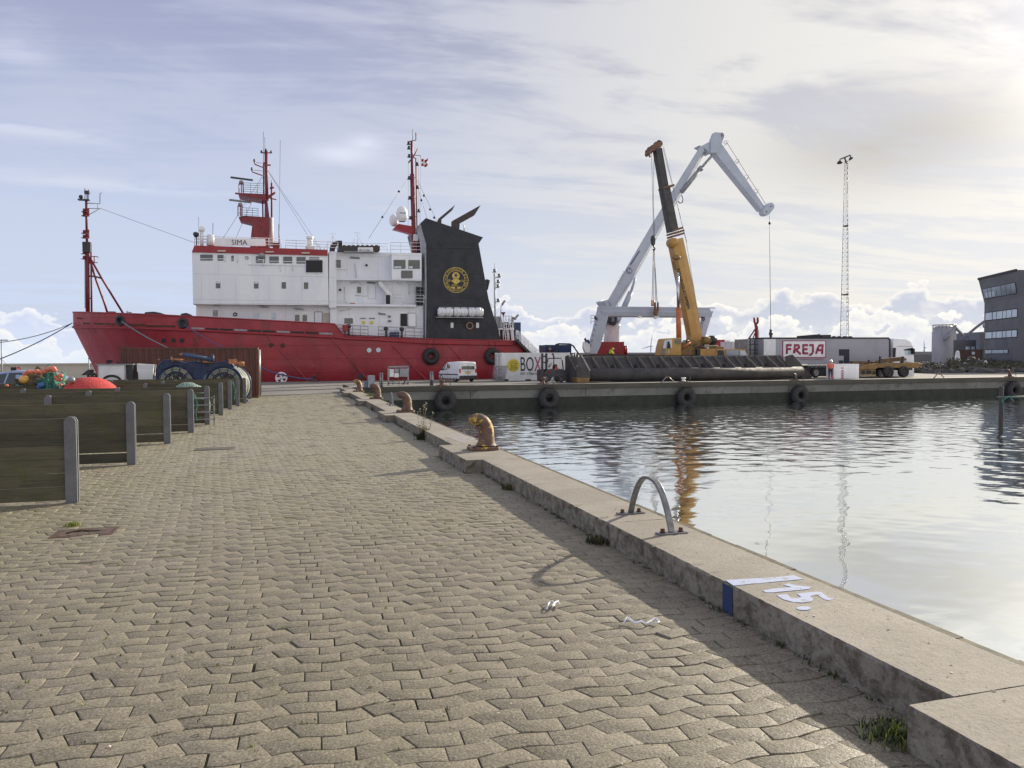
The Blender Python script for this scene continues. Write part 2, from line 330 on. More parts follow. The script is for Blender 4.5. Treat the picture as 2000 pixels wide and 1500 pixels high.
M['carpaint'] = pm('pale_blue_car_paint', (.30, .36, .50), (.28, .34, .47), .25, metal=.4, coat=.6, ns=2)
M['carglass'] = pm('car_glass', (.02, .028, .026), None, .05, spec=.9)
M['windscreen'] = pm('windscreen_glass', (.25, .30, .36), None, .06, spec=.9)
M['hivisy'] = pm('yellow_hi_vis', (.62, .85, .03), (.5, .7, .03), .7, ns=12)
M['hiviso'] = pm('orange_hi_vis', (.85, .16, .09), (.7, .11, .06), .7, ns=12)
M['skin'] = pm('skin', (.45, .27, .19), None, .6); M['trouser'] = pm('dark_trousers', (.03, .035, .045), None, .8)
M['wood'] = pm('weathered_timber', (.16, .10, .045), (.09, .06, .03), .8, ns=3, stretch=(1, .15, 1), bump=.006, bs=20)
M['pallet'] = pm('pale_timber', (.38, .30, .18), (.24, .18, .10), .8, ns=5)
M['tyre'] = pm('tyre_rubber', (.03, .03, .03), (.05, .048, .045), .8, ns=6); M['rimdark'] = pm('dirty_wheel_rim', (.07, .06, .05), (.045, .04, .035), .7, ns=5); M['rim'] = pm('wheel_rim', (.35, .35, .36), (.22, .22, .23), .4, metal=.4, ns=4)
M['redlamp'] = pm('red_lamp_glass', (.55, .02, .02), None, .25)
M['plate'] = pm('yellow_number_plate', (.65, .42, .03), None, .5)
M['stone'] = pm('broken_stone', (.17, .165, .155), (.08, .08, .075), .9, ns=.8, bump=.05, bs=4, c3=(.32, .30, .28), c3r=(.6, .7), c3s=1.4)
M['scrub'] = pm('scrub', (.06, .065, .04), (.10, .085, .05), .9, ns=1.5)
M['weed'] = pm('green_weed', (.065, .085, .025), (.04, .055, .018), .8, ns=9); M['weedy'] = pm('yellow_green_weed', (.26, .28, .04), (.14, .18, .03), .8, ns=14)
M['dry'] = pm('dry_stalks', (.26, .19, .09), (.16, .12, .06), .85, ns=12); M['pod'] = pm('pale_seed_heads', (.55, .5, .4), None, .9)
M['moss'] = pm('moss', (.05, .06, .02), (.03, .035, .015), .95, ns=20, bump=.01, bs=60)

def plate_seams(m, wx, wz, amt=.006):
    n = NT(m.node_tree); p = n.n['Principled BSDF']; co = n.new('ShaderNodeTexCoord').outputs['Object']; sp = n.new('ShaderNodeSeparateXYZ'); n.l.new(co, sp.inputs[0])
    br = n.new('ShaderNodeTexBrick'); n.l.new(n.xyz(sp.outputs[0], sp.outputs[2], 0), br.inputs['Vector']); br.inputs['Scale'].default_value = 1.0; br.inputs['Brick Width'].default_value = wx; br.inputs['Row Height'].default_value = wz; br.inputs['Mortar Size'].default_value = .035; br.inputs['Mortar Smooth'].default_value = .6
    b = n.new('ShaderNodeBump'); b.inputs['Distance'].default_value = amt; b.inputs['Strength'].default_value = 1.0; dent = n.noise(co, .55, 3)
    n.l.new(n.m('ADD', br.outputs['Fac'], n.m('MULTIPLY', dent, 8.0)), b.inputs['Height']); n.l.new(b.outputs[0], p.inputs['Normal'])
    old = p.inputs['Base Color'].links[0].from_socket; n.l.new(n.mix(n.m('MULTIPLY', br.outputs['Fac'], .35), old, n.mix(1.0, old, (.55, .5, .5), 'MULTIPLY')), p.inputs['Base Color'])
plate_seams(M['red'], 5.2, 1.35, .012); plate_seams(M['white'], 3.1, 2.45, .008); plate_seams(M['black'], 4.0, 2.6, .006)
# ================================================================== GROUND
def ground_mat():
    m, n, p = bsdf('earth_and_asphalt'); g = n.new('ShaderNodeNewGeometry').outputs['Position']
    c = n.mix(n.ss(n.noise(g, .35, 6), .35, .65), (.155, .145, .13), (.205, .195, .175))
    c = n.mix(n.ss(n.noise(g, 1.7, 5), .55, .7), c, (.12, .115, .10))
    sp = n.new('ShaderNodeSeparateXYZ'); n.l.new(g, sp.inputs[0])
    nearm = n.ss(n.m('ADD', sp.outputs[1], n.m('MULTIPLY', n.noise(g, .5), 2)), 47.6, 46)
    soil = n.mix(n.ss(n.noise(g, 6, 5), .4, .6), (.028, .023, .016), (.046, .048, .018))
    n.l.new(n.mix(nearm, c, soil), p.inputs['Base Color']); p.inputs['Roughness'].default_value = .9
    b = n.new('ShaderNodeBump'); b.inputs['Distance'].default_value = .02; n.l.new(n.noise(g, 8, 6), b.inputs['Height']); n.l.new(b.outputs[0], p.inputs['Normal']); return m
gm = MB()
def sheet(x0, x1, y0, y1, z): gm.add([(x0, y0, z), (x1, y0, z), (x1, y1, z), (x0, y1, z)], [(0, 1, 2, 3)])
sheet(-400, 3.9, -30, 58, -.020); sheet(-400, 3.9, 58, 77.5, -.02); sheet(3.9, 400, 58.5, 77.5, -.02); sheet(74, 400, 77.5, 420, -.02)
setting(gm.build('ground', ground_mat()))
# ------------------------------------------------------------------ interlocking wavy pavers, each one real
def paver_mat():
    m, n, p = bsdf('concrete_pavers'); g = n.new('ShaderNodeNewGeometry').outputs['Position']
    at = n.new('ShaderNodeAttribute', attribute_name='rnd'); rv = at.outputs['Fac']
    c = n.mix(rv, (.168, .146, .102), (.232, .202, .146))
    big = n.noise(g, .30, 5, .6, .4)
    sp = n.new('ShaderNodeSeparateXYZ'); n.l.new(g, sp.inputs[0])
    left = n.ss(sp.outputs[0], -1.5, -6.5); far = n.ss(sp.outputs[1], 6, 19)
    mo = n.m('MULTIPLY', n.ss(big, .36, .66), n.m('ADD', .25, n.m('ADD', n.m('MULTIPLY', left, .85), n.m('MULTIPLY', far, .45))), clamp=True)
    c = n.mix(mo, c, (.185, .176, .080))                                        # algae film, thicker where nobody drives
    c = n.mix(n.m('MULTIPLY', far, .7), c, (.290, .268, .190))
    c = n.mix(n.m('MULTIPLY', n.ss(n.noise(g, 1.1, 6, .7), .56, .70), .62), c, (.085, .074, .058))
    c = n.mix(n.m('MULTIPLY', n.ss(n.noise(g, 6.5, 6, .75), .56, .72), .45), c, (.11, .097, .075))       # oil and damp stains
    fine = n.noise(g, 62, 4, .78)
    c = n.mix(n.m('MULTIPLY', n.ss(fine, .50, .66), .62), c, (.40, .36, .30))
    c = n.mix(n.m('MULTIPLY', n.ss(fine, .48, .34), .75), c, (.055, .046, .036))
    vo = n.new('ShaderNodeTexVoronoi'); n.l.new(g, vo.inputs['Vector']); vo.inputs['Scale'].default_value = 42
    speck = n.m('MULTIPLY', n.ss(vo.outputs['Distance'], .17, .10), n.ss(n.noise(g, 30, 2), .50, .60))
    c = n.mix(n.m('MULTIPLY', speck, .8), c, (.62, .60, .56))
    n.l.new(c, p.inputs['Base Color'])
    n.l.new(n.lin(fine, .3, .7, .72, .48), p.inputs['Roughness']); p.inputs['Specular IOR Level'].default_value = .38
    b = n.new('ShaderNodeBump'); b.inputs['Distance'].default_value = .0035
    n.l.new(n.m('ADD', fine, n.m('MULTIPLY', n.noise(g, 55, 4), .8)), b.inputs['Height']); n.l.new(b.outputs[0], p.inputs['Normal']); return m
def pavers():
    rng = np.random.default_rng(3); L, H, A = .272, .143, .018
    x0, x1, y0, y1 = -9.2, 3.24, 1.9, 47.0
    nr = int((y1-y0)/H); nc = int((x1-x0)/L)+2
    def wv(u):                                                                   # trapezoid wave, period 2L
        t = np.mod(u/(2*L), 1.0); return A*np.clip(1.9*(np.abs(2*t-1)*2-1), -1, 1)
    def und(x, y): return .0022*np.sin(x*.9+.4*y)+.0018*np.sin(y*1.3-x*.7+1)+.0012*np.sin(x*3.1+y*2.3)
    rr, cc = np.meshgrid(np.arange(nr), np.arange(nc), indexing='ij'); rr = rr.ravel(); cc = cc.ravel()
    yb = y0+rr*H; xl = x0+(cc-1)*L+np.mod(rr*.455+.04*np.sin(rr*1.7), 1.0)*L; xr = xl+L
    # wavy drift of each laying row
    N = len(rr); sl = np.where(cc % 2 == 0, -.058, .006); sr = np.where(cc % 2 == 0, .006, -.058)
    gap = np.clip(rng.lognormal(-5.1, .5, N), .003, .013); gx = np.clip(rng.lognormal(-4.95, .6, N), .003, .018)
    fr = np.array([0, .25, .5, .75, 1.0]); P = []
    for f in fr: P.append((f, 0))
    for f in fr[::-1]: P.append((f, 1))
    K = len(P); X = np.zeros((N, K)); Y = np.zeros((N, K))
    for k, (f, t) in enumerate(P):
        u = xl+f*L; ssh = sl*(1-f)+sr*f; s_ = (1 if t else -1)
        X[:, k] = u+ssh*s_*.5*(1 if f in (0, 1.0) else 0)+(gx*.5 if f == 0 else (-gx*.5 if f == 1.0 else 0))
        Y[:, k] = yb+t*H+wv(u)+(-gap*.5 if t else gap*.5)
    X += .012*np.sin(Y*.8)+rng.normal(0, .0014, (N, 1)); Y += .03*np.sin(X*.55)+.012*np.sin(X*1.9+.3*Y)+rng.normal(0, .0014, (N, 1))
    keep = (X.min(1) < 3.24) & ((X.max(1) < 3.0) | (Y.mean(1) > 0)); X, Y = X[keep], Y[keep]; N = X.shape[0]; gap = gap[keep]
    X = np.minimum(X, 3.235); cx, cy = X.mean(1, keepdims=True), Y.mean(1, keepdims=True)
    tx, ty, dz = rng.normal(0, .012, (N, 1)), rng.normal(0, .022, (N, 1)), rng.normal(0, .0014, (N, 1))
    top = und(cx, cy)+dz+tx*(X-cx)+ty*(Y-cy)
    inx, iny = X+(cx-X)*.02, Y+(cy-Y)*.04
    ringA = np.stack([inx, iny, top], 2); ringB = np.stack([X, Y, top-.0012], 2); ringC = np.stack([X, Y, top-.035], 2)
    v = np.concatenate([ringA, ringB, ringC], 1).reshape(-1, 3); base = (np.arange(N)*3*K)[:, None]
    k = np.arange(K); kn = (k+1) % K
    q1 = (base[:, :, None]+np.stack([K+k, K+kn, kn, k], 1)[None]).reshape(-1, 4)
    q2 = (base[:, :, None]+np.stack([2*K+k, 2*K+kn, K+kn, K+k], 1)[None]).reshape(-1, 4)
    tp = (base+k[None]).reshape(-1, K)
    me = bpy.data.meshes.new('pavement'); me.vertices.add(len(v)); me.vertices.foreach_set('co', v.ravel())
    nl = tp.size+q1.size+q2.size; me.loops.add(nl)
    me.loops.foreach_set('vertex_index', np.concatenate([tp.ravel(), q1.ravel(), q2.ravel()]).astype(np.int32))
    npoly = len(tp)+len(q1)+len(q2); me.polygons.add(npoly)
    tot = np.concatenate([np.full(len(tp), K), np.full(len(q1)+len(q2), 4)]); st = np.concatenate([[0], np.cumsum(tot)[:-1]])
    me.polygons.foreach_set('loop_start', st.astype(np.int32)); me.polygons.foreach_set('loop_total', tot.astype(np.int32))
    me.update(calc_edges=True)
    a = me.attributes.new('rnd', 'FLOAT', 'POINT'); a.data.foreach_set('value', np.repeat(rng.random(N), 3*K).astype(np.float32))
    me.materials.append(paver_mat()); o = bpy.data.objects.new('pavement', me); COL.objects.link(o); return o
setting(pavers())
def joint_sand():                                                                # sand and moss that has silted the joints up, less so close by
    rng = np.random.default_rng(5); xs_ = np.arange(-9.3, 3.24, .09); ys_ = np.concatenate([np.arange(1.9, 14, .09), np.arange(14, 47, .16)]); X, Y = np.meshgrid(xs_, ys_, indexing='xy'); Z = np.zeros_like(X)
    for i in range(26): k = 2*math.pi/(.5*(5/.5)**rng.random()); th = rng.random()*6.283; Z += np.sin(k*(X*math.cos(th)+Y*math.sin(th))+rng.random()*6.283)
    f = np.clip((Y-3.5)/6.5, 0, 1); Z = -.0120+.0070*f+.0007*Z*(.5+.8*f); Z = np.minimum(Z, -.0030)+.0022*np.sin(X*.9+.4*Y)+.0018*np.sin(Y*1.3-X*.7+1)+.0012*np.sin(X*3.1+Y*2.3)
    ny, nx = X.shape; i = np.arange(nx-1)[None]+np.arange(ny-1)[:, None]*nx; q = np.stack([i, i+1, i+1+nx, i+nx], 2).reshape(-1, 4).astype(np.int32); v = np.stack([X, Y, Z], 2).reshape(-1, 3)
    me = bpy.data.meshes.new('joint_sand'); me.vertices.add(len(v)); me.vertices.foreach_set('co', v.ravel()); me.loops.add(q.size); me.loops.foreach_set('vertex_index', q.ravel()); me.polygons.add(len(q))
    me.polygons.foreach_set('loop_start', np.arange(0, q.size, 4, dtype=np.int32)); me.polygons.foreach_set('loop_total', np.full(len(q), 4, np.int32)); me.update(calc_edges=True)
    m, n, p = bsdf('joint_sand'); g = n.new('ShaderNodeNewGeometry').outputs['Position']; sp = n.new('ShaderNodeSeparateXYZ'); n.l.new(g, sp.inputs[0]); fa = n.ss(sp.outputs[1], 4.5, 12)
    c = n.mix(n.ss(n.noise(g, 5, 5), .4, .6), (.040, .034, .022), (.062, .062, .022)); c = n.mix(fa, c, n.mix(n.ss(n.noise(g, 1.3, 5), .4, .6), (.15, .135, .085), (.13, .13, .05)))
    n.l.new(c, p.inputs['Base Color']); p.inputs['Roughness'].default_value = .95; me.materials.append(m); o = bpy.data.objects.new('joint_sand', me); COL.objects.link(o); return o
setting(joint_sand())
# side yard left of the paver strip + approach
def yard_mat():
    m, n, p = bsdf('yard_concrete'); g = n.new('ShaderNodeNewGeometry').outputs['Position']
    c = n.mix(n.ss(n.noise(g, .5, 6), .35, .65), (.22, .205, .15), (.28, .26, .21)); c = n.mix(n.ss(n.noise(g, 1.5, 6, .7), .56, .7), c, (.16, .155, .07))
    c = n.mix(n.ss(n.noise(g, 24, 3), .52, .62), c, (.12, .11, .08))
    n.l.new(c, p.inputs['Base Color']); p.inputs['Roughness'].default_value = .85; return m
gm = MB(); sheet(-60, -9.1, 2, 47, .004); sheet(-9.1, -6, 1.2, 2.0, .001)
setting(gm.build('yard_paving', yard_mat()))
# moss and soil verge along the kerb foot
# ------------------------------------------------------------------ kerb / capping blocks
def conc(name, c, c2, stain, sc_=1.0, dark=(.06, .055, .045), dr=(.60, .74)):
    m, n, p = bsdf(name); g = n.new('ShaderNodeNewGeometry').outputs['Position']
    col = n.mix(n.ss(n.noise(g, 1.3*sc_, 6), .35, .65), c, c2)
    col = n.mix(n.m('MULTIPLY', n.ss(n.noise(g, 2.6*sc_, 7, .7, .6), dr[0], dr[1]), stain), col, dark)
    f = n.noise(g, 58, 4, .78); col = n.mix(n.m('MULTIPLY', n.ss(f, .52, .68), .40), col, n.mix(1.0, col, (1.7, 1.65, 1.55), 'MULTIPLY')); col = n.mix(n.m('MULTIPLY', n.ss(f, .46, .34), .6), col, n.mix(1.0, col, (.45, .42, .38), 'MULTIPLY'))
    vo = n.new('ShaderNodeTexVoronoi'); n.l.new(g, vo.inputs['Vector']); vo.inputs['Scale'].default_value = 32
    pit = n.m('MULTIPLY', n.ss(vo.outputs['Distance'], .22, .12), n.ss(n.noise(g, 9, 2), .55, .62)); col = n.mix(n.m('MULTIPLY', pit, .65), col, (.07, .06, .05))
    sp = n.new('ShaderNodeSeparateXYZ'); n.l.new(g, sp.inputs[0])
    n.l.new(col, p.inputs['Base Color']); p.inputs['Roughness'].default_value = .82
    b = n.new('ShaderNodeBump'); b.inputs['Distance'].default_value = .0022; b.invert = False
    n.l.new(n.m('SUBTRACT', n.m('ADD', f, n.m('MULTIPLY', n.noise(g, 22, 5), 1.6)), n.m('MULTIPLY', pit, 1.5)), b.inputs['Height']); n.l.new(b.outputs[0], p.inputs['Normal']); return m
def kerb_mat():
    m = conc('kerb_concrete', (.222, .200, .162), (.275, .250, .206), .40); n = NT(m.node_tree); p = n.n['Principled BSDF']
    old = p.inputs['Base Color'].links[0].from_socket; g = n.new('ShaderNodeNewGeometry').outputs['Position']; nn = n.new('ShaderNodeNewGeometry')
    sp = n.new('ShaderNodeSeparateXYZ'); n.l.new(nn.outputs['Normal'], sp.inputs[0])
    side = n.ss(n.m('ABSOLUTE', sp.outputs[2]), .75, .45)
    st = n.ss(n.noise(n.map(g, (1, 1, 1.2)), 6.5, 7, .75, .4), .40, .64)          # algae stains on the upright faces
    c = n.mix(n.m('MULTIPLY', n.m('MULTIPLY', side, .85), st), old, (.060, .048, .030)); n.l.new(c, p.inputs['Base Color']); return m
KER = kerb_mat(); KT = .23
kb = MB(); bounds = [(-2, .4, 0), (.4, 3.06, 1), (3.06, 7.42, 0), (7.42, 12.86, 0), (12.86, 15.35, 1), (15.35, 19.8, 0), (19.8, 24.3, 0), (24.3, 26.4, 1), (26.4, 30, 0),
          (30, 33.5, 0), (33.5, 35.3, 1), (35.3, 39, 0), (39, 42, 0), (42, 44.5, 1), (44.5, 47.5, 0), (47.5, 50.6, 0)]
def kblock(xi, y0, y1, k, rnd):                                                  # subdivided so the arrises can be chipped
    xs = [xi+(3.9-xi)*i/6 for i in range(7)]; ys = [y0+(y1-y0)*i/k for i in range(k+1)]; b = len(kb.v)
    for j, yy in enumerate(ys):
        for i, xx in enumerate(xs):
            e = .0
            if i == 0: e = rnd.uniform(.0, .002)+(rnd.uniform(.006, .018) if rnd.random() < .07 else 0)
            kb.v.append(V((xx+(e*.7 if i == 0 else 0), yy, KT-e+(rnd.uniform(-.0015, .0015)))))
    W = 7
    def q(l, m=0): kb.f.append(l); kb.fm.append(m); kb.sm.append(False)
    for j in range(k):
        for i in range(6): q([b+j*W+i, b+j*W+i+1, b+(j+1)*W+i+1, b+(j+1)*W+i])
    b2 = len(kb.v)
    for j, yy in enumerate(ys): kb.v += [V((xi-.004+.004*math.sin(yy*3.1), yy, KT-.022)), V((xi-.006+.006*math.sin(yy*1.3), yy, -.06))]
    for j in range(k):
        q([b+j*W, b+(j+1)*W, b2+(j+1)*2, b2+j*2]); kb.sm[-1] = False; q([b2+j*2, b2+(j+1)*2, b2+(j+1)*2+1, b2+j*2+1])
    for (j, o_) in ((0, 0), (k, 1)):
        b3 = len(kb.v); kb.v += [V((3.9, ys[j], -.06)), V((xi-.006, ys[j], -.06))]
        row = [b+j*W+i for i in range(7)]; q(([b3+1]+[b2+j*2]+row+[b3])[::(1 if o_ == 0 else -1)])
rk = random.Random(4)
for (a, b_, wd) in bounds: kblock(2.93 if wd else 3.22, a+.006, b_-.006, max(6, int((b_-a)/(.05 if a < 13 else .2))), rk)
setting(kb.build('kerb', KER))
rm = MB(); y = -2.0
while y < 57.9:
    y2 = min(y+rk.uniform(.25, .6), 57.95); rm.box(3.895, 3.985+rk.uniform(-.004, .004), y, y2, -2.6, KT-.010+rk.uniform(-.004, .003)); y = y2
setting(rm.build('quay_rim', conc('mossy_rim', (.13, .10, .055), (.10, .085, .05), .8, 3, (.035, .035, .02), (.4, .6))))
# ------------------------------------------------------------------ far quay wall
fq = MB()
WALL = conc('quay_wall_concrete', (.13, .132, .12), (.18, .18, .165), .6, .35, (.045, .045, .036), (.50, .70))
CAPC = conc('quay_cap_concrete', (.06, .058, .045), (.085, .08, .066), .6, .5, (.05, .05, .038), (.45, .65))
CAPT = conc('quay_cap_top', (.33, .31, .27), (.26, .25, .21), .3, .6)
xw = 4.0
rw = random.Random(9); x = xw
while x < 240:
    L_ = 9.6; x2 = x+L_; j = rw.uniform(-.012, .012)
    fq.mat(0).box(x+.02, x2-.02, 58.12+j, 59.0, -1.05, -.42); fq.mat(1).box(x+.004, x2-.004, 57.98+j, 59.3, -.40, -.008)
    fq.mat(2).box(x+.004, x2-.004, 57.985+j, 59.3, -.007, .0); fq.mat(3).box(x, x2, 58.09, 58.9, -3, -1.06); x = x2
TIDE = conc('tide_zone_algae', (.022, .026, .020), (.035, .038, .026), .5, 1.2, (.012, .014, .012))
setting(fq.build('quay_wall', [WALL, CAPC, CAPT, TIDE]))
# ------------------------------------------------------------------ water
def water_mat():
    m = bpy.data.materials.new('harbour_water'); m.use_nodes = True; n = NT(m.node_tree); out = n.n['Material Output']; n.n.remove(n.n['Principled BSDF'])
    g = n.new('ShaderNodeNewGeometry').outputs['Position']
    a = n.noise(n.map(g, (1.0, 1.5, 1), (0, 0, 0), (0, 0, R(12))), 1.15, 3, .55, .3)
    b_ = n.noise(n.map(g, (1.0, 1.9, 1), (9, 3, 0), (0, 0, R(-9))), 4.2, 3, .5, .2)
    c = n.noise(n.map(g, (1.0, 1.6, 1), (4, 3, 0), (0, 0, R(5))), 11, 2, .5)
    calm = n.ss(n.noise(n.map(g, (.07, .13, 1)), 1.0, 3, .5), .36, .62)
    sp = n.new('ShaderNodeSeparateXYZ'); n.l.new(g, sp.inputs[0])
    fy = n.ss(sp.outputs[1], 9, 38)
    amp = n.m('ADD', .05, n.m('MULTIPLY', n.m('ADD', n.m('MULTIPLY', calm, .55), .45), n.m('ADD', .07, n.m('MULTIPLY', fy, 1.5))))
    h = n.m('ADD', n.m('MULTIPLY', a, .050), n.m('ADD', n.m('MULTIPLY', b_, .024), n.m('MULTIPLY', c, .0045))); h = n.m('MULTIPLY', h, amp)
    bp = n.new('ShaderNodeBump'); bp.inputs['Distance'].default_value = 1.0; bp.inputs['Strength'].default_value = 1.0; n.l.new(n.m('MULTIPLY', h, .16), bp.inputs['Height'])
    gl = n.new('ShaderNodeBsdfGlossy'); gl.inputs['Roughness'].default_value = .02; gl.inputs['Color'].default_value = (.98, 1, .985, 1); n.l.new(bp.outputs[0], gl.inputs['Normal'])
    df = n.new('ShaderNodeBsdfDiffuse'); df.inputs['Color'].default_value = (.022, .036, .030, 1); n.l.new(bp.outputs[0], df.inputs['Normal'])
    fr = n.new('ShaderNodeFresnel'); fr.inputs['IOR'].default_value = 1.9; n.l.new(bp.outputs[0], fr.inputs['Normal'])
    mx = n.new('ShaderNodeMixShader'); n.l.new(n.m('ADD', n.m('MULTIPLY', fr.outputs[0], .20), .80, clamp=True), mx.inputs[0]); n.l.new(df.outputs[0], mx.inputs[1]); n.l.new(gl.outputs[0], mx.inputs[2])
    n.l.new(mx.outputs[0], out.inputs[0]); return m
gm = MB(); sheet(-3000, 6000, -200, 9000, -1.93); WM = water_mat()
setting(gm.build('sea', WM))
def waves():                                                                     # the basin's real wave surface
    rng = np.random.default_rng(8); xs_ = np.concatenate([np.arange(3.98, 60, .105), np.arange(60, 130, .22)]); ys_ = np.concatenate([np.arange(-3, 57.9, .115), [58.2]])
    X, Y = np.meshgrid(xs_, ys_, indexing='xy'); Z = np.zeros_like(X)
    env = .5+.5*np.sin(X*.13+1.2*np.sin(Y*.09))*np.cos(Y*.17+.8*np.sin(X*.07+2)); env = np.clip(env, 0, 1)
    far = np.clip((Y+.25*X-16)/26, 0, 1); far = far*far*(3-2*far); amp = .11+far*(.24+.46*env)
    for i in range(52):
        lam = .30*(2.0/.30)**(rng.random()**1.25); th = R(100)+rng.normal(0, .75); k = 2*math.pi/lam; ph = rng.random()*6.283
        wob = .9*np.sin(X*rng.uniform(.2, .6)+Y*rng.uniform(.2, .6)+ph*2)
        Z += .0175/k*np.sin(k*(X*math.cos(th)+Y*math.sin(th))+ph+wob)
    Z *= amp; Z[:, 0] *= .3; v = np.stack([X, Y, Z-1.85], 2).reshape(-1, 3); ny, nx = X.shape
    i = np.arange(nx-1)[None]+np.arange(ny-1)[:, None]*nx; q = np.stack([i, i+1, i+1+nx, i+nx], 2).reshape(-1, 4).astype(np.int32)
    me = bpy.data.meshes.new('water'); me.vertices.add(len(v)); me.vertices.foreach_set('co', v.ravel()); me.loops.add(q.size); me.loops.foreach_set('vertex_index', q.ravel()); me.polygons.add(len(q))
    me.polygons.foreach_set('loop_start', np.arange(0, q.size, 4, dtype=np.int32)); me.polygons.foreach_set('loop_total', np.full(len(q), 4, np.int32)); me.polygons.foreach_set('use_smooth', np.ones(len(q), bool)); me.update(calc_edges=True)
    me.materials.append(WM); o = bpy.data.objects.new('water', me); COL.objects.link(o); return o
setting(waves())
# ------------------------------------------------------------------ paint and litter on the near quay
def worn(name, c, c2, lo=.42, hi=.52, k=16):
    m, n, p = bsdf(name); g = n.new('ShaderNodeNewGeometry').outputs['Position']
    n.l.new(n.mix(n.ss(n.noise(g, k, 6, .7), lo, hi), c2, c), p.inputs['Base Color']); p.inputs['Roughness'].default_value = .8; return m
PW = worn('worn_white_paint', (.38, .43, .58), (.27, .25, .22), .36, .46); PB = worn('worn_blue_paint', (.022, .045, .13), (.04, .045, .06), .3, .5)
def flat(mb, pts, z, th=.002): mb.prism([V((G(a, b, z).x, G(a, b, z).y, z-th)) for a, b in pts], (0, 0, th))
def cr(pts): return [(1380+a/6.667, 1100+b/6.667) for a, b in pts]
mk = MB()
flat(mk, cr([(240, 218), (352, 290), (1262, 206), (1140, 155), (930, 178)]), KT+.0035)
flat(mk, cr([(730, 355), (860, 330), (1110, 312), (1000, 280), (1070, 262), (1160, 285), (1370, 310), (1330, 335), (1120, 355), (860, 380), (770, 378)]), KT+.0035)
flat(mk, cr([(915, 410), (1050, 405), (1110, 455), (1190, 455), (1235, 440), (1180, 400), (1250, 385), (1420, 370), (1490, 372), (1600, 455), (1650, 450), (1640, 470), (1590, 480),
             (1530, 470), (1450, 415), (1400, 420), (1350, 425), (1390, 465), (1370, 495), (1250, 512), (1130, 505), (1000, 470), (930, 430)]), KT+.0035)
flat(mk, cr([(1265+95*math.cos(t*.524), 584+25*math.sin(t*.524)) for t in range(12)]), KT+.0035)
setting(mk.build('painted_marking', PW))
ya, yb2 = G(1407, 1135, KT).y, G(1430, 1144, KT).y; ya, yb2 = min(ya, yb2), max(ya, yb2)
mk = MB(); mk.box(3.208, 3.2125, ya, yb2, -.02, KT-.016); setting(mk.build('painted_blue_stripe', PB))
mk = MB(); flat(mk, [(868, 852), (905, 866), (930, 856), (893, 845)], KT+.0035); setting(mk.build('faded_blue_marking', worn('faded_blue', (.13, .16, .24), (.30, .27, .23), .5, .62, 9)))
# ------------------------------------------------------------------ bollards
def bollard(px, py, hpx, label, mat, grp='mooring bollards along the near kerb', turn=0.0):
    c = G(px, py, KT); s = 1.0
    t = thing('mooring_bollard', label, 'bollard', (c.x, c.y, KT), turn, grp, local=True)
    b = MB(); b.mat(0)
    pl = [(.30*math.copysign(abs(math.cos(a))**.55, math.cos(a)), .27*math.copysign(abs(math.sin(a))**.55, math.sin(a))) for a in [2*math.pi*i/28 for i in range(28)]]
    b.prism([(x_, y_, 0) for x_, y_ in pl], (0, 0, .065)); b.build('base_plate', mat, t, bevel=.014)
    b = MB(); prof = []
    # curved neck: swept tube leaning inland, thick head
    path, rs = [], []
    key = [(.055, .06, .235), (.055, .09, .185), (.06, .14, .155), (.065, .24, .142), (.062, .34, .140), (.045, .43, .140), (.005, .505, .138), (-.06, .552, .132), (-.13, .568, .118), (-.195, .560, .104), (-.24, .540, .092), (-.262, .525, .05)]
    for (x_, z_, r_) in key: path.append((x_*1.05, 0, z_*1.03)); rs.append(r_*1.04)
    b.path(path, .1, n=22, rs=rs); o = b.build('curved_horn', mat, t)
    sb = o.modifiers.new('s', 'SUBSURF'); sb.levels = sb.render_levels = 1
    b = MB(); b.path([(-.10, y_, .44+.0*y_) for y_ in (-.135, -.05, .05, .135)], .022, n=8); b.build('rope_ledge', mat, t)
    for sx in (-1, 1):
        for sy in (-1, 1):
            b = MB(); b.lathe([(.0, .088), (.026, .086), (.03, .066), (.0, .066)], (sx*.225, sy*.20, 0), n=6); b.build('bolt', M['rustbolt'], t)
    return t
bollard(944, 878, 63, 'rust-brown and yellow flaking curved mooring bollard, largest and nearest on the kerb', M['boll'])
bollard(792, 805, 0, 'brown curved mooring bollard on the kerb beside the smaller steel arch handle', M['boll2'])
bollard(735, 779, 0, 'rusty mooring bollard with pale orange head, third away along the kerb', M['boll2'])
bollard(700, 765, 0, 'bright yellow-topped rusty bollard at the far end of the kerb', M['boll'])
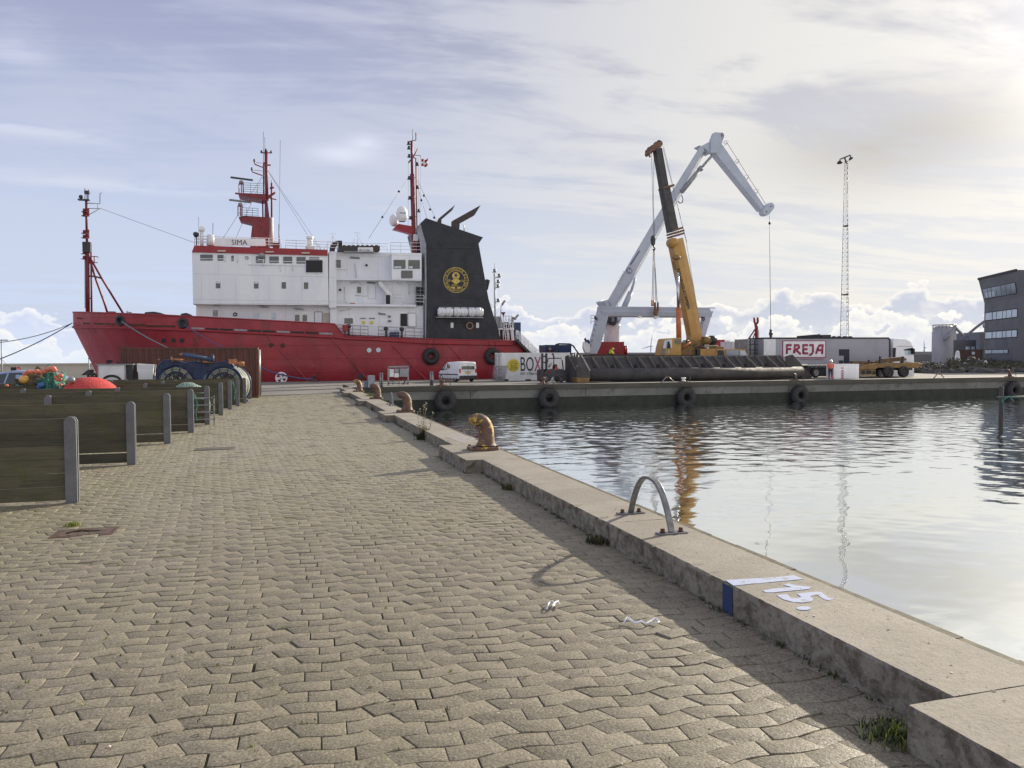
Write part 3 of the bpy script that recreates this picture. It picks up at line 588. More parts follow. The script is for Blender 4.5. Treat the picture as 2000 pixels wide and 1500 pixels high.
# ------------------------------------------------------------------ ladder handle arches
def arch(ax, ay, bx, by, label):
    A_, B_ = G(ax, ay, KT), G(bx, by, KT); c = (A_+B_)/2; hw = (B_-A_).length/2; d = (B_-A_).normalized(); rz = math.atan2(d.y, d.x)
    t = thing('ladder_handle', label, 'handle', (c.x, c.y, KT), rz, 'galvanised arch handles on the kerb', local=True)
    b = MB(); h = .475
    pts = [(-hw, 0, .012)]+[(hw*u_, 0, .012+(h-.012)*(1-abs(u_)**2.5)) for u_ in [-math.cos(math.pi*i/26)*1.0 for i in range(1, 26)]]+[(hw, 0, .012)]
    k = len(pts)
    P = [V(p) for p in pts]; wd, th = .062, .030; ring = []
    for i in range(k):
        dv = (P[min(i+1, k-1)]-P[max(i-1, 0)]).normalized(); nrm = V((-dv.z, 0, dv.x)); ring.append([P[i]+nrm*(th/2*a_)+V((0, wd/2*b_, 0)) for a_, b_ in ((-1, -1), (1, -1), (1, 1), (-1, 1))])
    b.add([p for r_ in ring for p in r_], [(i*4+j, i*4+(j+1) % 4, (i+1)*4+(j+1) % 4, (i+1)*4+j) for i in range(k-1) for j in range(4)]+[(3, 2, 1, 0), ((k-1)*4, (k-1)*4+1, (k-1)*4+2, (k-1)*4+3)])
    o = b.build('arch_bar', M['galv'], t, bevel=.005); sb = o.modifiers.new('s', 'SUBSURF'); sb.levels = sb.render_levels = 0
    for q in (-1, 1):
        b = MB(); cq, sq = math.cos(-rz), math.sin(-rz)
        def lp(x_, y_): return (q*hw+x_*cq-y_*sq, x_*sq+y_*cq)                    # plates lie square to the quay
        b.prism([(*lp(x_, y_), .001) for x_, y_ in ((-.155, -.05), (.155, -.05), (.155, .05), (-.155, .05))], (0, 0, .014)); f = b.build('foot_plate', M['galv'], t, bevel=.003)
        for s_ in (-1, 1):
            x_, y_ = lp(s_*.10, 0); b = MB(); b.lathe([(0, .055), (.022, .053), (.024, .02), (.032, .02), (.032, .014), (0, .014)], (x_, y_, 0), n=8); b.build('bolt', M['rustbolt'], f)
    return t
arch(1232, 1003, 1312, 1042, 'large galvanised steel arch handle bolted on the kerb in the foreground')
arch(762, 790, 767, 793, 'small steel arch handle on the kerb between two rusty bollards')
# fallen rope ends, drain covers, iron work
def ropebit(c, pts, label, r=.007):
    b = MB(); P = [G(c[0]+x_, c[1]+y_, .012+r) for x_, y_ in pts]; Q = []
    for i in range(len(P)-1):
        for t_ in (0, .5): q = P[i].lerp(P[i+1], t_); q.z = .014+r+(.006 if (i % 2) else 0); Q.append(q)
    Q.append(P[-1]); cc = sum(Q, V())/len(Q); o = b.path(Q, r, n=6).build('rope_scrap', pm('white_cord'+str(c[0]), (.78, .76, .73), (.6, .58, .55), .8), loc=(cc.x, cc.y, 0))
    OFF[o.name] = V((0, 0, 0)); tag(o, label, 'rope scrap')
def ropescrap(c, pts, label, r=.006):
    P = [G(c[0]+x_, c[1]+y_, .02) for x_, y_ in pts]; cc = sum(P, V())/len(P); b = MB(); Q = []
    for i, p in enumerate(P): Q.append(V((p.x, p.y, .016+r+(.010 if i % 3 == 1 else 0))))
    b.path(Q, r, n=6); b.path([q+V((.006, .010, .004)) for q in Q[1:-1]], r*.8, n=6); o = b.build('rope_scrap', M['whiteclean'], loc=(cc.x, cc.y, 0)); tag(o, label, 'rope scrap')
ropescrap((1080, 1182), [(-12, 8), (-8, -2), (-1, -6), (3, 1), (-2, 6), (4, -4), (10, -6), (14, 2)], 'small knot of white cord lying on the pavers')
ropescrap((1252, 1214), [(-34, 3), (-28, -4), (-18, 0), (-10, 4), (0, 3), (10, 5), (20, 0), (28, -3), (36, 1), (26, 4)], 'longer white cord lying on the pavers close to the kerb shadow')
dc = G(166, 1037, 0.02); b = MB()
t = thing('drain_cover', 'sunken reddish iron drain cover with grass at its edge', 'drain cover', (dc.x, dc.y, 0), 0, local=True)
b.prism([(-.32, -.22, .001), (.32, -.22, .001), (.32, .22, .001), (-.32, .22, .001)], (0, 0, .006)); b.build('frame', M['rustbolt'], t)
b = MB(); b.box(-.27, .27, -.17, .17, .0075, .0085); [b.box(-.25+.1*i, -.21+.1*i, -.15, .15, .009, .012) for i in range(5)]; b.path([(-.18, -.05, .016), (-.05, .06, .02), (.1, .0, .016), (.2, .05, .016)], .012, n=6); b.build('lid', pm('iron_lid', (.11, .075, .058), (.07, .052, .042), .8, ns=8), t)
dc = G(420, 875, 0.02); b = MB(); b.box(-.42, .42, -.25, .25, .002, .0075); b.box(-.36, .36, -.2, .2, .008, .0095); o = b.build('drain_cover', pm('iron_lid2', (.07, .062, .055), (.11, .095, .08), .8, ns=8), loc=None)
o.location = (dc.x, dc.y, 0); tag(o, 'flat dark drain cover on the paving beside the third plank wall', 'drain cover')
# ------------------------------------------------------------------ weeds
def tuft(mb, c, n_, h, sp, rnd, lean=.5, wd=.006):
    for i in range(n_):
        a = rnd.uniform(0, 6.28); r_ = rnd.uniform(0, sp); p = V(c)+V((r_*math.cos(a), r_*math.sin(a), 0)); hh = h*rnd.uniform(.4, 1); l = rnd.uniform(.1, lean)*hh; a2 = rnd.uniform(0, 6.28)
        tip = p+V((l*math.cos(a2), l*math.sin(a2), hh)); mid = p.lerp(tip, .5)+V((0, 0, hh*.12)); sd = V((-math.sin(a2), math.cos(a2), 0))*wd*rnd.uniform(.6, 1.3)
        mb.add([p-sd, p+sd, mid+sd*.8, mid-sd*.8, tip], [(0, 1, 2, 3), (3, 2, 4)])
rv = random.Random(12); tf = MB()
for (a, b_, n_, h, sp) in ((140, 1027, 90, .05, .10), (50, 1335, 4, .03, .02), (700, 1125, 4, .03, .03), (985, 860, 6, .05, .03)):
    tuft(tf.mat(1), G(a, b_, .01), n_, h, sp, rv)
for i in range(170):                                                             # sprouts in the joints
    a, b_ = rv.uniform(0, 1150), 780+(rv.random()**1.4)*700
    p = G(a, b_, .0); 
    if p.x > 3.1 or p.x < -6.5: continue
    tuft(tf.mat(0 if rv.random() < .5 else 1), (p.x, p.y, .004), rv.randint(2, 5), .018, .02, rv, 1.2, .004)
for i in range(1500):                                                            # ragged verge at the foot of the kerb
    yv = rv.uniform(2.6, 48); xk = 3.2
    for (a, b_, wd) in bounds:
        if a <= yv < b_: xk = 2.92 if wd else 3.21
    dens_ = .5+.5*math.sin(yv*1.7)+.3*math.sin(yv*5.1)
    if rv.random() > max(dens_, .12): continue
    tuft(tf.mat(0), (xk-abs(rv.gauss(0, .035)), yv, -.01), 5, rv.uniform(.02, .06), .03, rv, 1.0, .005)
for (Y0, Y1, n_) in ((12.2, 14.5, 0), ):
    pass
setting(tf.build('grass_sprouts', [M['weed'], M['weedy']]), 'stuff', 'green grass and moss sprouts growing in the paver joints and along the kerb foot', 'grass')
def mossclump(px, py, r, h, label, seedn, mat1, mat2, z=.0):
    p = G(px, py, z); rr = random.Random(seedn); b = MB(); tuft(b.mat(0), (0, 0, 0), 420, h, r, rr, 1.3, .0045); tuft(b.mat(1), (0, 0, .0), 130, h*1.1, r*.9, rr, 1.2, .004)
    o = b.build('weed_clump', [mat1, mat2]); o.location = (p.x, p.y, z); tag(o, label, 'weed', 'weed clumps along the kerb'); return o
mossclump(1745, 1437, .19, .045, 'mossy green weed clump in the corner where the nearest kerb block steps out', 5, M['weed'], M['weedy'])
mossclump(1172, 1060, .15, .08, 'dark weed clump at the kerb foot just before the large arch handle', 6, M['moss'], M['dry'])
mossclump(1000, 955, .16, .09, 'weed clump against the kerb past the nearest bollard', 7, M['weed'], M['dry'])
mossclump(738, 801, .26, .20, 'round green weed clump at the kerb foot near the small arch handle', 8, M['weed'], M['weedy'])
mossclump(786, 827, .22, .24, 'green weed clump tucked behind the second stepped kerb block', 9, M['weed'], M['moss'])
mossclump(723, 783, .22, .42, 'green weed standing up against the kerb by the third bollard', 10, M['weedy'], M['weed'])
# tall dry weed plant
p = G(828, 858, 0); t = thing('dry_weed', 'tall dry brown weed with pale seed heads growing against the kerb', 'weed', (p.x, p.y, 0), 0, local=True)
b = MB(); lf = MB(); sd = MB(); rr = random.Random(3)
for i in range(34):
    a = rr.uniform(0, 6.28); h = rr.uniform(.18, .45) if i > 5 else rr.uniform(.65, .98); sp_ = h*rr.uniform(.15, .6) if i > 5 else h*rr.uniform(.1, .25)
    p0 = V((rr.uniform(-.1, .1), rr.uniform(-.1, .1), 0)); tip = p0+V((sp_*math.cos(a), sp_*math.sin(a), h)); mid = p0.lerp(tip, .5)+V((rr.uniform(-.03, .03), rr.uniform(-.03, .03), .03))
    b.path([p0, mid, tip], .004, n=4)
    for j in range(5):
        q = mid.lerp(tip, rr.random()); a2 = rr.uniform(0, 6.28); e = q+V((.06*math.cos(a2), .06*math.sin(a2), rr.uniform(-.02, .05))); sdv = V((-math.sin(a2), math.cos(a2), 0))*.012
        lf.mat(0 if rr.random() < .5 else 1).add([q, q.lerp(e, .5)+sdv, e, q.lerp(e, .5)-sdv], [(0, 1, 2, 3)])
    if i < 12:
        for j in range(5): lf.mat(3).sphere(tip+V((rr.uniform(-.02, .02), rr.uniform(-.02, .02), rr.uniform(-.05, .02))), .009, n=5, m=4)
tuft(lf.mat(2), (0, 0, 0), 150, .22, .24, rr, 1.2, .012)
b.build('stem', M['dry'], t); lf.build('foliage', [M['weed'], M['dry'], M['moss'], M['pod']], t)

b = MB(); rr = random.Random(31)
for i in range(260):
    if rr.random() < .45: x_, y_, z_ = rr.uniform(3.26, 3.86), rr.uniform(2.2, 14), KT+.0045
    else:
        p = G(rr.uniform(150, 1500), rr.uniform(860, 1490), 0); x_, y_, z_ = p.x, p.y, .012
        if x_ > 3.1: continue
    s_ = rr.uniform(.004, .013); a = rr.uniform(0, 6.28); c_, d_ = V((math.cos(a), math.sin(a), .25))*s_, V((-math.sin(a), math.cos(a), rr.uniform(-.2, .4)))*s_*.6; q = V((x_, y_, z_))
    b.mat(0 if rr.random() < .5 else (1 if rr.random() < .6 else 2)).add([q-c_, q+d_, q+c_, q-d_], [(0, 1, 2, 3)])
setting(b.build('leaf_litter', [M['dry'], M['pod'], M['rustbolt']]), 'stuff', 'tiny leaf bits and shell crumbs scattered over the paving and kerb top', 'litter')
# ================================================================== PLANK WALLS (net bays)
def plank_mat():
    m, n, p = bsdf('mossy_planks'); g = n.new('ShaderNodeNewGeometry').outputs['Position']; oi = n.new('ShaderNodeObjectInfo')
    c = n.mix(n.ss(n.noise(n.map(g, (1, 1, 3)), 1.6, 6, .6), .35, .65), (.070, .066, .044), (.098, .088, .060))
    c = n.mix(n.ss(n.noise(g, 2.3, 6, .7, .6), .54, .68), c, (.070, .080, .030)); c = n.mix(n.m('MULTIPLY', n.ss(n.noise(g, 5, 6, .7), .60, .72), .7), c, (.11, .10, .085))
    c = n.mix(n.m('MULTIPLY', n.ss(n.noise(n.map(g, (.4, 1, 14)), 6, 4), .52, .66), .5), c, (.03, .027, .02))
    c = n.mix(1.0, c, n.mix(oi.outputs['Random'], (.72, .72, .72), (1.3, 1.28, 1.15)), 'MULTIPLY')
    n.l.new(c, p.inputs['Base Color']); p.inputs['Roughness'].default_value = .8
    b = n.new('ShaderNodeBump'); b.inputs['Distance'].default_value = .006; n.l.new(n.noise(n.map(g, (.6, 1, 9)), 9, 5), b.inputs['Height']); n.l.new(b.outputs[0], p.inputs['Normal']); return m
PLK = plank_mat()
POSTM = pm('grey_concrete_post', (.155, .160, .175), (.12, .125, .135), .8, ns=4, bump=.002, bs=90, c3=(.10, .11, .08), c3r=(.60, .72), c3s=5)
BAY = 2.5; PH = 1.2
def post(x_, y_, par, right=True, h=PH):                                          # H-section post with rounded head
    b = MB(); w_ = .075; pr = [(-w_, -.05), (w_, -.05), (w_, h-.06), (w_-.02, h-.02), (w_-.05, h), (-w_+.05, h), (-w_+.02, h-.02), (-w_, h-.06)]
    for s_ in (-1, 1): b.prism([(x_+a, y_+s_*.047-.019, z_) for a, z_ in pr], (0, .038, 0))
    q = [(a*.62, z_ if z_ < 1 else z_-.02) for a, z_ in pr]; b.prism([(x_+a, y_-.026, z_) for a, z_ in q], (0, .052, 0))
    return b.build('post', POSTM, par, bevel=.004)
def pwall(px, py, nb, label, gaps=(), lift=.04):
    g = G(px, py, 0); X0, Y0 = g.x-.075, g.y
    t = thing('plank_wall', label, 'fence', (X0, Y0, 0), 0, 'plank walls of the net bays', local=True); rr = random.Random(int(px))
    post(0, 0, t)
    for k in range(nb):
        post(-(k+1)*BAY, 0, t)
        for i in range(6):
            z0 = lift+i*.19; th = rr.uniform(.038, .046); sag = rr.uniform(-.006, .006)
            if (k, i) in gaps: continue
            b = MB(); b.box(-(k+1)*BAY+.045, -k*BAY-.045, -th/2+sag*.4, th/2+sag*.4, z0+rr.uniform(.002, .006)+(.012 if (i in (1, 4) and rr.random() < .5) else 0), z0+.186+rr.uniform(-.003, .002)); b.build('plank', PLK, t, bevel=.004)
    return t
pwall(154, 981, 2, 'nearest dark plank wall, cut off by the left edge of the picture')
pwall(266, 907, 1, 'second dark plank wall from the front, one bay long')
pwall(334, 866, 1, 'third plank wall from the front, ending in a rounded grey post')
pwall(379, 845, 2, 'fourth plank wall from the front, two bays long')
pwall(410, 829, 4, 'fifth plank wall, just in front of the heap of nets and floats', gaps=())
pwall(436, 811, 4, 'sixth plank wall, behind the pale green net mound')
pwall(453, 799.5, 4, 'seventh plank wall, fourth from the rusty container')
pwall(468, 793, 4, 'eighth plank wall, third from the rusty container')
pwall(481, 788, 4, 'ninth plank wall, second from the rusty container')
pwall(491, 779, 4, 'farthest plank wall, right in front of the net reels and rusty container')
# slatted tray between two walls
p = G(394, 836, 0); b = MB()
for i in range(4): b.box(-.38, .38, 0, .05, .17+.22*i, .20+.22*i)
b.box(-.38, -.34, 0, .05, 0, .9); b.box(.34, .38, 0, .05, 0, .9)
o = b.build('slatted_rack', M['grey']); o.location = (p.x-.1, p.y+1.0, 0); tag(o, 'low slatted metal rack between the fifth and sixth plank walls', 'rack')
# green twine hanging on a post
for (px, py, lab) in ((381, 800, 'green twine dangling from the post of the fourth plank wall'), (456, 775, 'green twine knotted on the post of the seventh plank wall')):
    P = [PD(px-2, py-30, 21.4 if px < 400 else 30), PD(px, py-22, 21.3 if px < 400 else 29.9), PD(px+3, py-10, 21.3 if px < 400 else 29.9), PD(px+1, py+6, 21.3 if px < 400 else 29.9), PD(px+3, py+22 if px < 400 else py+8, 21.3 if px < 400 else 29.9)]
    b = MB(); b.path(P, .013, n=5); b.path([q+V((.03, 0, -.02)) for q in P[:4]], .009, n=5); o = b.build('twine', M['net'], loc=tuple(P[0])); tag(o, lab, 'twine')
# ================================================================== NET HEAP
from mathutils import noise as mn
def blob(mb, c, r, s_=(1, 1, 1), amp=.25, k=2.0, n=36, m=22, seed=0, zmin=None):
    c = V(c); b = len(mb.v)
    for i in range(m+1):
        t = math.pi*i/m
        for j in range(n):
            p_ = 2*math.pi*j/n; d = V((math.sin(t)*math.cos(p_), math.sin(t)*math.sin(p_), math.cos(t)))
            q = 1+amp*mn.fractal(d*k+V((seed, 0, 0)), 1.0, 2.0, 4)
            v = c+V((d.x*r*s_[0]*q, d.y*r*s_[1]*q, d.z*r*s_[2]*q))
            if zmin is not None: v.z = max(v.z, zmin)
            mb.v.append(v)
    for i in range(m):
        for j in range(n): mb.f.append([b+i*n+j, b+(i+1)*n+j, b+(i+1)*n+(j+1) % n, b+i*n+(j+1) % n]); mb.fm.append(mb.cur); mb.sm.append(True)
ND = 26.5
c0 = PD(90, 757, ND); t = thing('net_heap', 'heap of green and brown fishing nets threaded with orange, yellow and blue floats', 'fishing net', (c0.x, c0.y, 0), 0)
b = MB(); q = PD(40, 757, ND); blob(b, (q.x, q.y, .55), .62, (1.05, .8, 1.0), .35, 2.2, seed=1, zmin=.01); b.build('teal_net', M['netteal'], t)
b = MB(); q = PD(72, 757, ND+.4); blob(b, (q.x, q.y, .70), .68, (.95, .8, 1.18), .4, 2.4, seed=2, zmin=.01); blob(b, (q.x-.1, q.y-.1, 1.25), .30, (1.6, .9, .8), .5, 3, seed=5); b.build('brown_net', M['netbrown'], t)
b = MB(); q = PD(103, 757, ND); blob(b, (q.x, q.y, .72), .62, (.72, .8, 1.40), .45, 2.8, seed=3, zmin=.01); q = PD(126, 757, ND); blob(b, (q.x, q.y, .58), .52, (.80, .8, 1.02), .4, 2.8, seed=4, zmin=.01); b.build('green_net', M['net'], t)
for (px, py, r_, mt) in ((55, 727, 5, 0), (63, 727, 4.6, 0), (72, 726, 5.2, 0), (81, 727, 4.8, 0), (89, 725, 4.6, 0), (94, 721, 5.6, 0), (103, 720, 5.8, 0), (107, 723, 4.2, 0), (112, 737, 5.5, 0), (118, 734, 5.0, 0), (115, 741, 4.8, 0),
                         (47, 741, 8, 1), (81, 752, 5.2, 2), (76, 756, 3.6, 2), (139, 742, 6.5, 3), (13, 753, 3, 0), (131, 744, 3.5, 1), (49, 730, 4, 0), (118, 752, 3.4, 0)):
    c_ = PD(px, py, ND-.55); b = MB(); b.sphere(c_, r_*ND/1500, 1.12, 1, .95, 14, 9); b.build('float', [M['orangefloat'], M['yellowfloat'], M['bluefloat'], M['grey']][mt], t)
b = MB(); b.path([PD(94, 722, ND-.6), PD(104, 729, ND-.66), PD(113, 735, ND-.68), PD(124, 745, ND-.66), PD(131, 748, ND-.6)], .018, n=5); b.path([PD(58, 733, ND-.6), PD(70, 731, ND-.62), PD(84, 738, ND-.6)], .022, n=5); b.build('cord', M['dry'], t)
c_ = PD(176, 757, ND); b = MB(); blob(b, (0, 0, .45), .96, (1.12, 1.0, 1.03), .035, 1.2, seed=8, zmin=.01); o = b.build('net_bundle', M['netred']); o.location = (c_.x, c_.y, 0); tag(o, 'smooth red mound of net beside the heap of nets and floats', 'net bundle')
c_ = PD(370, 757, ND+.4); b = MB(); blob(b, (0, 0, .40), .80, (.86, .7, 1.06), .06, 1.6, seed=9, zmin=.01); o = b.build('net_bundle', M['netpale']); o.location = (c_.x, c_.y, 0); tag(o, 'pale green net mound showing above the plank walls below the blue net reels', 'net bundle')
# ================================================================== VEHICLE TOOLS
def wheel(par, x_, y_, r, wd, side, name='wheel', rim='rim'):
    x_, y_ = x_+OFF[par.name].x, y_+OFF[par.name].y
    b = MB(); pr = [(r*.62, -wd/2), (r*.9, -wd/2), (r, -wd*.32), (r, wd*.32), (r*.9, wd/2), (r*.62, wd/2)]
    b.lathe(pr, (x_, y_, r), (0, 1, 0), 24); b.lathe([(r*.62, -wd/2), (r*.62, wd/2)], (x_, y_, r), (0, 1, 0), 24)
    hub = MB(); q = side; hub.lathe([(0, q*wd*.30), (r*.18, q*wd*.34), (r*.2, q*wd*.22), (r*.56, q*wd*.28), (r*.63, q*wd*.46), (r*.63, q*wd*.1), (0, q*wd*.05)], (x_, y_, r), (0, 1, 0), 20)
    for i in range(6): a = i*math.pi/3; hub.obox((x_+r*.38*math.cos(a), y_+q*wd*.31, r+r*.38*math.sin(a)), r*.16, .02, r*.16)
    wo = hub.build(name, M[rim], par); b.build('tyre', M['tyre'], wo); return wo
class Body:
    def __init__(s, st): s.st = st
    def at(s, x_):
        st = s.st
        for i in range(len(st)-1):
            if st[i][0] <= x_ <= st[i+1][0]:
                f = (x_-st[i][0])/max(st[i+1][0]-st[i][0], 1e-6); return [a+(b_-a)*f for a, b_ in zip(st[i], st[i+1])]
        return list(st[-1] if x_ > st[-1][0] else st[0])
    def shell(s, mb):
        rings = []
        for (x_, zb, zl, zr, w_, wr) in s.st:
            h = [(w_*.93, zb), (w_, zb+.10), (w_*1.01, (zb+zl)/2), (w_*.985, zl), (wr+(w_-wr)*.12, zl+(zr-zl)*.86 if zr-zl > .05 else zl+.001), (wr*.93, zr-.015), (wr*.5, zr+.008)]
            rings.append([(x_, -a, z_) for a, z_ in h]+[(x_, a, z_) for a, z_ in h[::-1]])
        k = len(rings[0]); sm = mb.smooth; mb.smooth = True
        mb.add([p for r_ in rings for p in r_], [(i*k+j, (i+1)*k+j, (i+1)*k+(j+1) % k, i*k+(j+1) % k) for i in range(len(rings)-1) for j in range(k)])
        mb.smooth = False; n_ = (len(rings)-1)*k; b = len(mb.v)-len(rings)*k
        mb.f += [[b+j for j in range(k)], [b+n_+j for j in range(k-1, -1, -1)]]; mb.fm += [mb.cur]*2; mb.sm += [False]*2
    def side(s, mb, sg, pts, off=.008):                                          # glass panel: (x, t) with t from belt to roof
        P = []
        for x_, t_ in pts:
            q = s.at(x_); y_ = q[4]*.985+(q[5]+(q[4]-q[5])*.12-q[4]*.985)*min(t_/.86, 1); P.append(V((x_, sg*(y_+off), q[2]+(q[3]-q[2])*t_)))
        if sg < 0: mb.prism(P, (0, .01, 0))
        else: mb.prism(P, (0, -.01, 0))
# ================================================================== CAR
cc = PD(72, 760, 31.5)
t = thing('parked_car', 'pale blue hatchback car parked behind the net heap', 'car', (cc.x, cc.y, 0), R(-20), local=True)
S = 1.13; st = [(-2.15, .45, .75, .78, .72, .6), (-2.05, .30, .95, 1.0, .84, .66), (-1.75, .25, 1.0, 1.18, .88, .66), (-1.15, .22, .98, 1.38, .89, .62), (-.5, .22, .96, 1.46, .89, .60), (.1, .22, .95, 1.46, .89, .60), (.55, .22, .94, 1.34, .89, .62), (1.25, .22, .93, .96, .88, .74), (1.9, .24, .80, .84, .84, .68), (2.15, .35, .62, .66, .74, .6)]
bd = Body([tuple(v*S for v in s_) for s_ in st]); b = MB(); bd.shell(b); b.build('body', M['carpaint'], t)
for sg in (-1, 1):
    b = MB(); bd.side(b, sg, [(-1.5*S, .12), (-.62*S, .1), (-.62*S, .84), (-1.05*S, .80)]); b.build('side_window', M['carglass'], t)
    b = MB(); bd.side(b, sg, [(-.55*S, .1), (1.02*S, .16), (.5*S, .80), (.1*S, .85), (-.55*S, .85)]); b.build('side_window', M['carglass'], t)
    b = MB(); b.sphere((.75*S, sg*1.0*S, 1.0*S), .09, 1, 1.1, .8); b.build('wing_mirror', M['carpaint'], t)
    b = MB(); b.sphere((2.02*S, sg*.6*S, .66*S), .14, .7, 1.1, .7); b.build('headlight', M['whiteclean'], t)
    for x_ in (-1.3, 1.35): wheel(t, x_*S, sg*.80*S, .34*S, .21, sg)
b = MB(); 
def cpt(x_, f, o_=.012): q = bd.at(x_*S); return V((x_*S, f*q[5]*.93, q[3]+o_))
b.add([cpt(.60, -.9), cpt(.60, .9), cpt(1.2, .95), cpt(1.2, -.95)], [(0, 3, 2, 1)]); b.prism([cpt(.6, -.9), cpt(1.2, -.98), cpt(1.2, .98), cpt(.6, .9)], (.006, 0, .006)); b.build('windscreen', M['windscreen'], t)
b = MB(); b.tube((-.9*S, 0, 1.43*S), (-1.35*S, 0, 1.9*S), .006, n=5); b.tube((-.9*S, 0, 1.42*S), (-.93*S, 0, 1.47*S), .03, n=6); b.build('aerial', M['dark'], t)
# ================================================================== CONTAINERS
def corr(mb, a, b_, z0, z1, nrm, pitch=.28, d=.035):
    a, b_ = V(a), V(b_); L_ = (b_-a).length; u = (b_-a)/L_; nv = V(nrm); k = max(2, int(L_/pitch)); pts = []
    for i in range(k):
        for f, o_ in ((0, 0), (.30, 0), (.42, -d), (.78, -d), (.90, 0)): pts.append(a+u*((i+f)*L_/k)+nv*o_)
    pts.append(b_); q = len(pts)
    mb.add([V((p.x, p.y, z0)) for p in pts]+[V((p.x, p.y, z1)) for p in pts], [(i, i+1, q+i+1, q+i) for i in range(q-1)])
def container(x_, y_, rz, L_, W, H, mt, label, cat='container', frame=None, door_end=1, door=True, z0=0.0, grp=None, plain=False):
    t = thing('shipping_container', label, cat, (x_, y_, z0), rz, grp, local=True); f = .11; fm = frame or mt
    b = MB()
    if plain: b.box(f, L_-f, .02, W-.02, .12, H-.1)
    else:
        corr(b, (f, .02, 0), (L_-f, .02, 0), .14, H-.12, (0, -1, 0)); corr(b, (L_-f, W-.02, 0), (f, W-.02, 0), .14, H-.12, (0, 1, 0))
        for xx, nn in ((.02, (-1, 0, 0)), (L_-.02, (1, 0, 0))): corr(b, (xx, W-f, 0) if xx < 1 else (xx, f, 0), (xx, f, 0) if xx < 1 else (xx, W-f, 0), .14, H-.12, nn)
        b.box(f, L_-f, .05, W-.05, H-.1, H-.04); b.box(f*.5, L_-f*.5, .06, W-.06, .06, .14)
    b.build('wall_panels', mt, t)
    b = MB()
    for xx in (0, L_-f):
        for yy in (0, W-f): b.box(xx, xx+f, yy, yy+f, .02, H)
    for yy in (0, W-f):
        b.box(f, L_-f, yy, yy+f, .0, .14); b.box(f, L_-f, yy+.01, yy+f-.01, H-.12, H-.005)
    for xx in (0, L_-f): b.box(xx+.01, xx+f-.01, f, W-f, 0, .14); b.box(xx+.01, xx+f-.01, f, W-f, H-.14, H-.005)
    for xx in (-.006, L_-.156):
        for yy in (-.006, W-.154):
            for zz in (0.0, H-.11): b.box(xx, xx+.162, yy, yy+.16, zz, zz+.118)
    b.build('frame', fm, t)
    if door:
        for k in (0, 1):
            xx = L_+.006 if door_end > 0 else -.006; y0 = f+(W-2*f)*k*.5+.01; y1 = f+(W-2*f)*(k+1)*.5-.01
            b = MB(); b.box(min(xx, xx+.03*door_end), max(xx, xx+.03*door_end), y0, y1, .15, H-.15); d = b.build('door', mt, t)
            for q in (.3, .7):
                b = MB(); yq = y0+(y1-y0)*q; b.tube((xx+.06*door_end, yq, .12), (xx+.06*door_end, yq, H-.12), .02, n=6); b.box(min(xx+.03*door_end, xx+.08*door_end), max(xx+.03*door_end, xx+.08*door_end), yq-.04, yq+.12, 1.0, 1.05); b.build('lock_rod', M['galv'], d)
    return t
pa = G(505, 777, 0); container(pa.x-6.75, pa.y, 0, 6.75, 2.45, 2.72, M['container'], 'rusty dark red container behind the blue net reels')
# ================================================================== CABINET, TUBS, REELS
D = 37.5; a_ = PD(190, 711, D); b_ = PD(240, 711, D); Wd = (b_-a_).length; Hh = a_.z+.0
t = thing('steel_cabinet', 'pale grey steel cabinet with a black arched seal left of the rusty container', 'cabinet', (a_.x, a_.y, 0), R(0), local=True)
b = MB(); b.box(0, Wd, 0, 1.3, .1, Hh-.05); b.build('housing', M['white2'], t, bevel=.01)
b = MB(); b.box(-.07, Wd+.35, -.06, 1.4, Hh-.05, Hh); b.build('top_plate', M['grey'], t)
b = MB(); cx = Wd*.5; rr_ = Wd*.33; P = [(cx-rr_, -.02, .15), (cx-rr_, -.02, Hh*.45)]+[(cx-rr_*math.cos(math.pi*i/12), -.02, Hh*.52+rr_*.78*math.sin(math.pi*i/12)) for i in range(13)]+[(cx+rr_, -.02, Hh*.45), (cx+rr_, -.02, .15)]
b.path(P, .055, n=8); b.build('arched_seal', M['rubber'], t)
for xx in (0, Wd-.04): b = MB(); b.box(xx, xx+.04, -.03, .0, .1, Hh-.06); b.build('corner_strip', M['grey'], t)
b = MB(); b.box(Wd+.03, Wd+.30, .1, 1.2, .1, Hh-.08); b.build('side_box', M['dark'], t)
def tub(px0, px1, pyt, D, label, tilt, z0, h):
    p0, p1 = PD(px0, pyt, D), PD(px1, pyt, D); w_ = (p1-p0).length; t = thing('fish_tub', label, 'fish tub', ((p0.x+p1.x)/2, p0.y, z0), 0, 'stacked fish tubs', local=True); t.rotation_euler = (0, tilt, 0)
    b = MB(); q = [(-w_*.46, -.3), (w_*.46, -.3), (w_*.46, .3), (-w_*.46, .3)]; q2 = [(a*1.07, c*1.07) for a, c in q]
    b.add([(a, c, 0) for a, c in q]+[(a, c, h) for a, c in q2]+[(a*.92, c*.92, h) for a, c in q2]+[(a*.9, c*.9, .05) for a, c in q], [(3, 2, 1, 0)]+[(i, (i+1) % 4, 4+(i+1) % 4, 4+i) for i in range(4)]+[(4+i, 4+(i+1) % 4, 8+(i+1) % 4, 8+i) for i in range(4)]+[(8+i, 8+(i+1) % 4, 12+(i+1) % 4, 12+i) for i in range(4)]+[(12, 13, 14, 15)])
    b.build('tub', M['white2'], t, bevel=.01)
    for s_ in (-1, 1): b = MB(); b.box(s_*w_*.5-.03, s_*w_*.5+.03, -.12, .12, h-.10, h-.04); b.build('handle', M['grey'], t)
    return t
z1 = PD(286, 740, 36).z; 
tub(272, 300, 727, 36, 'lower pale grey fish tub of the pair in front of the rusty container', 0, max(z1-.1, .2), .52)
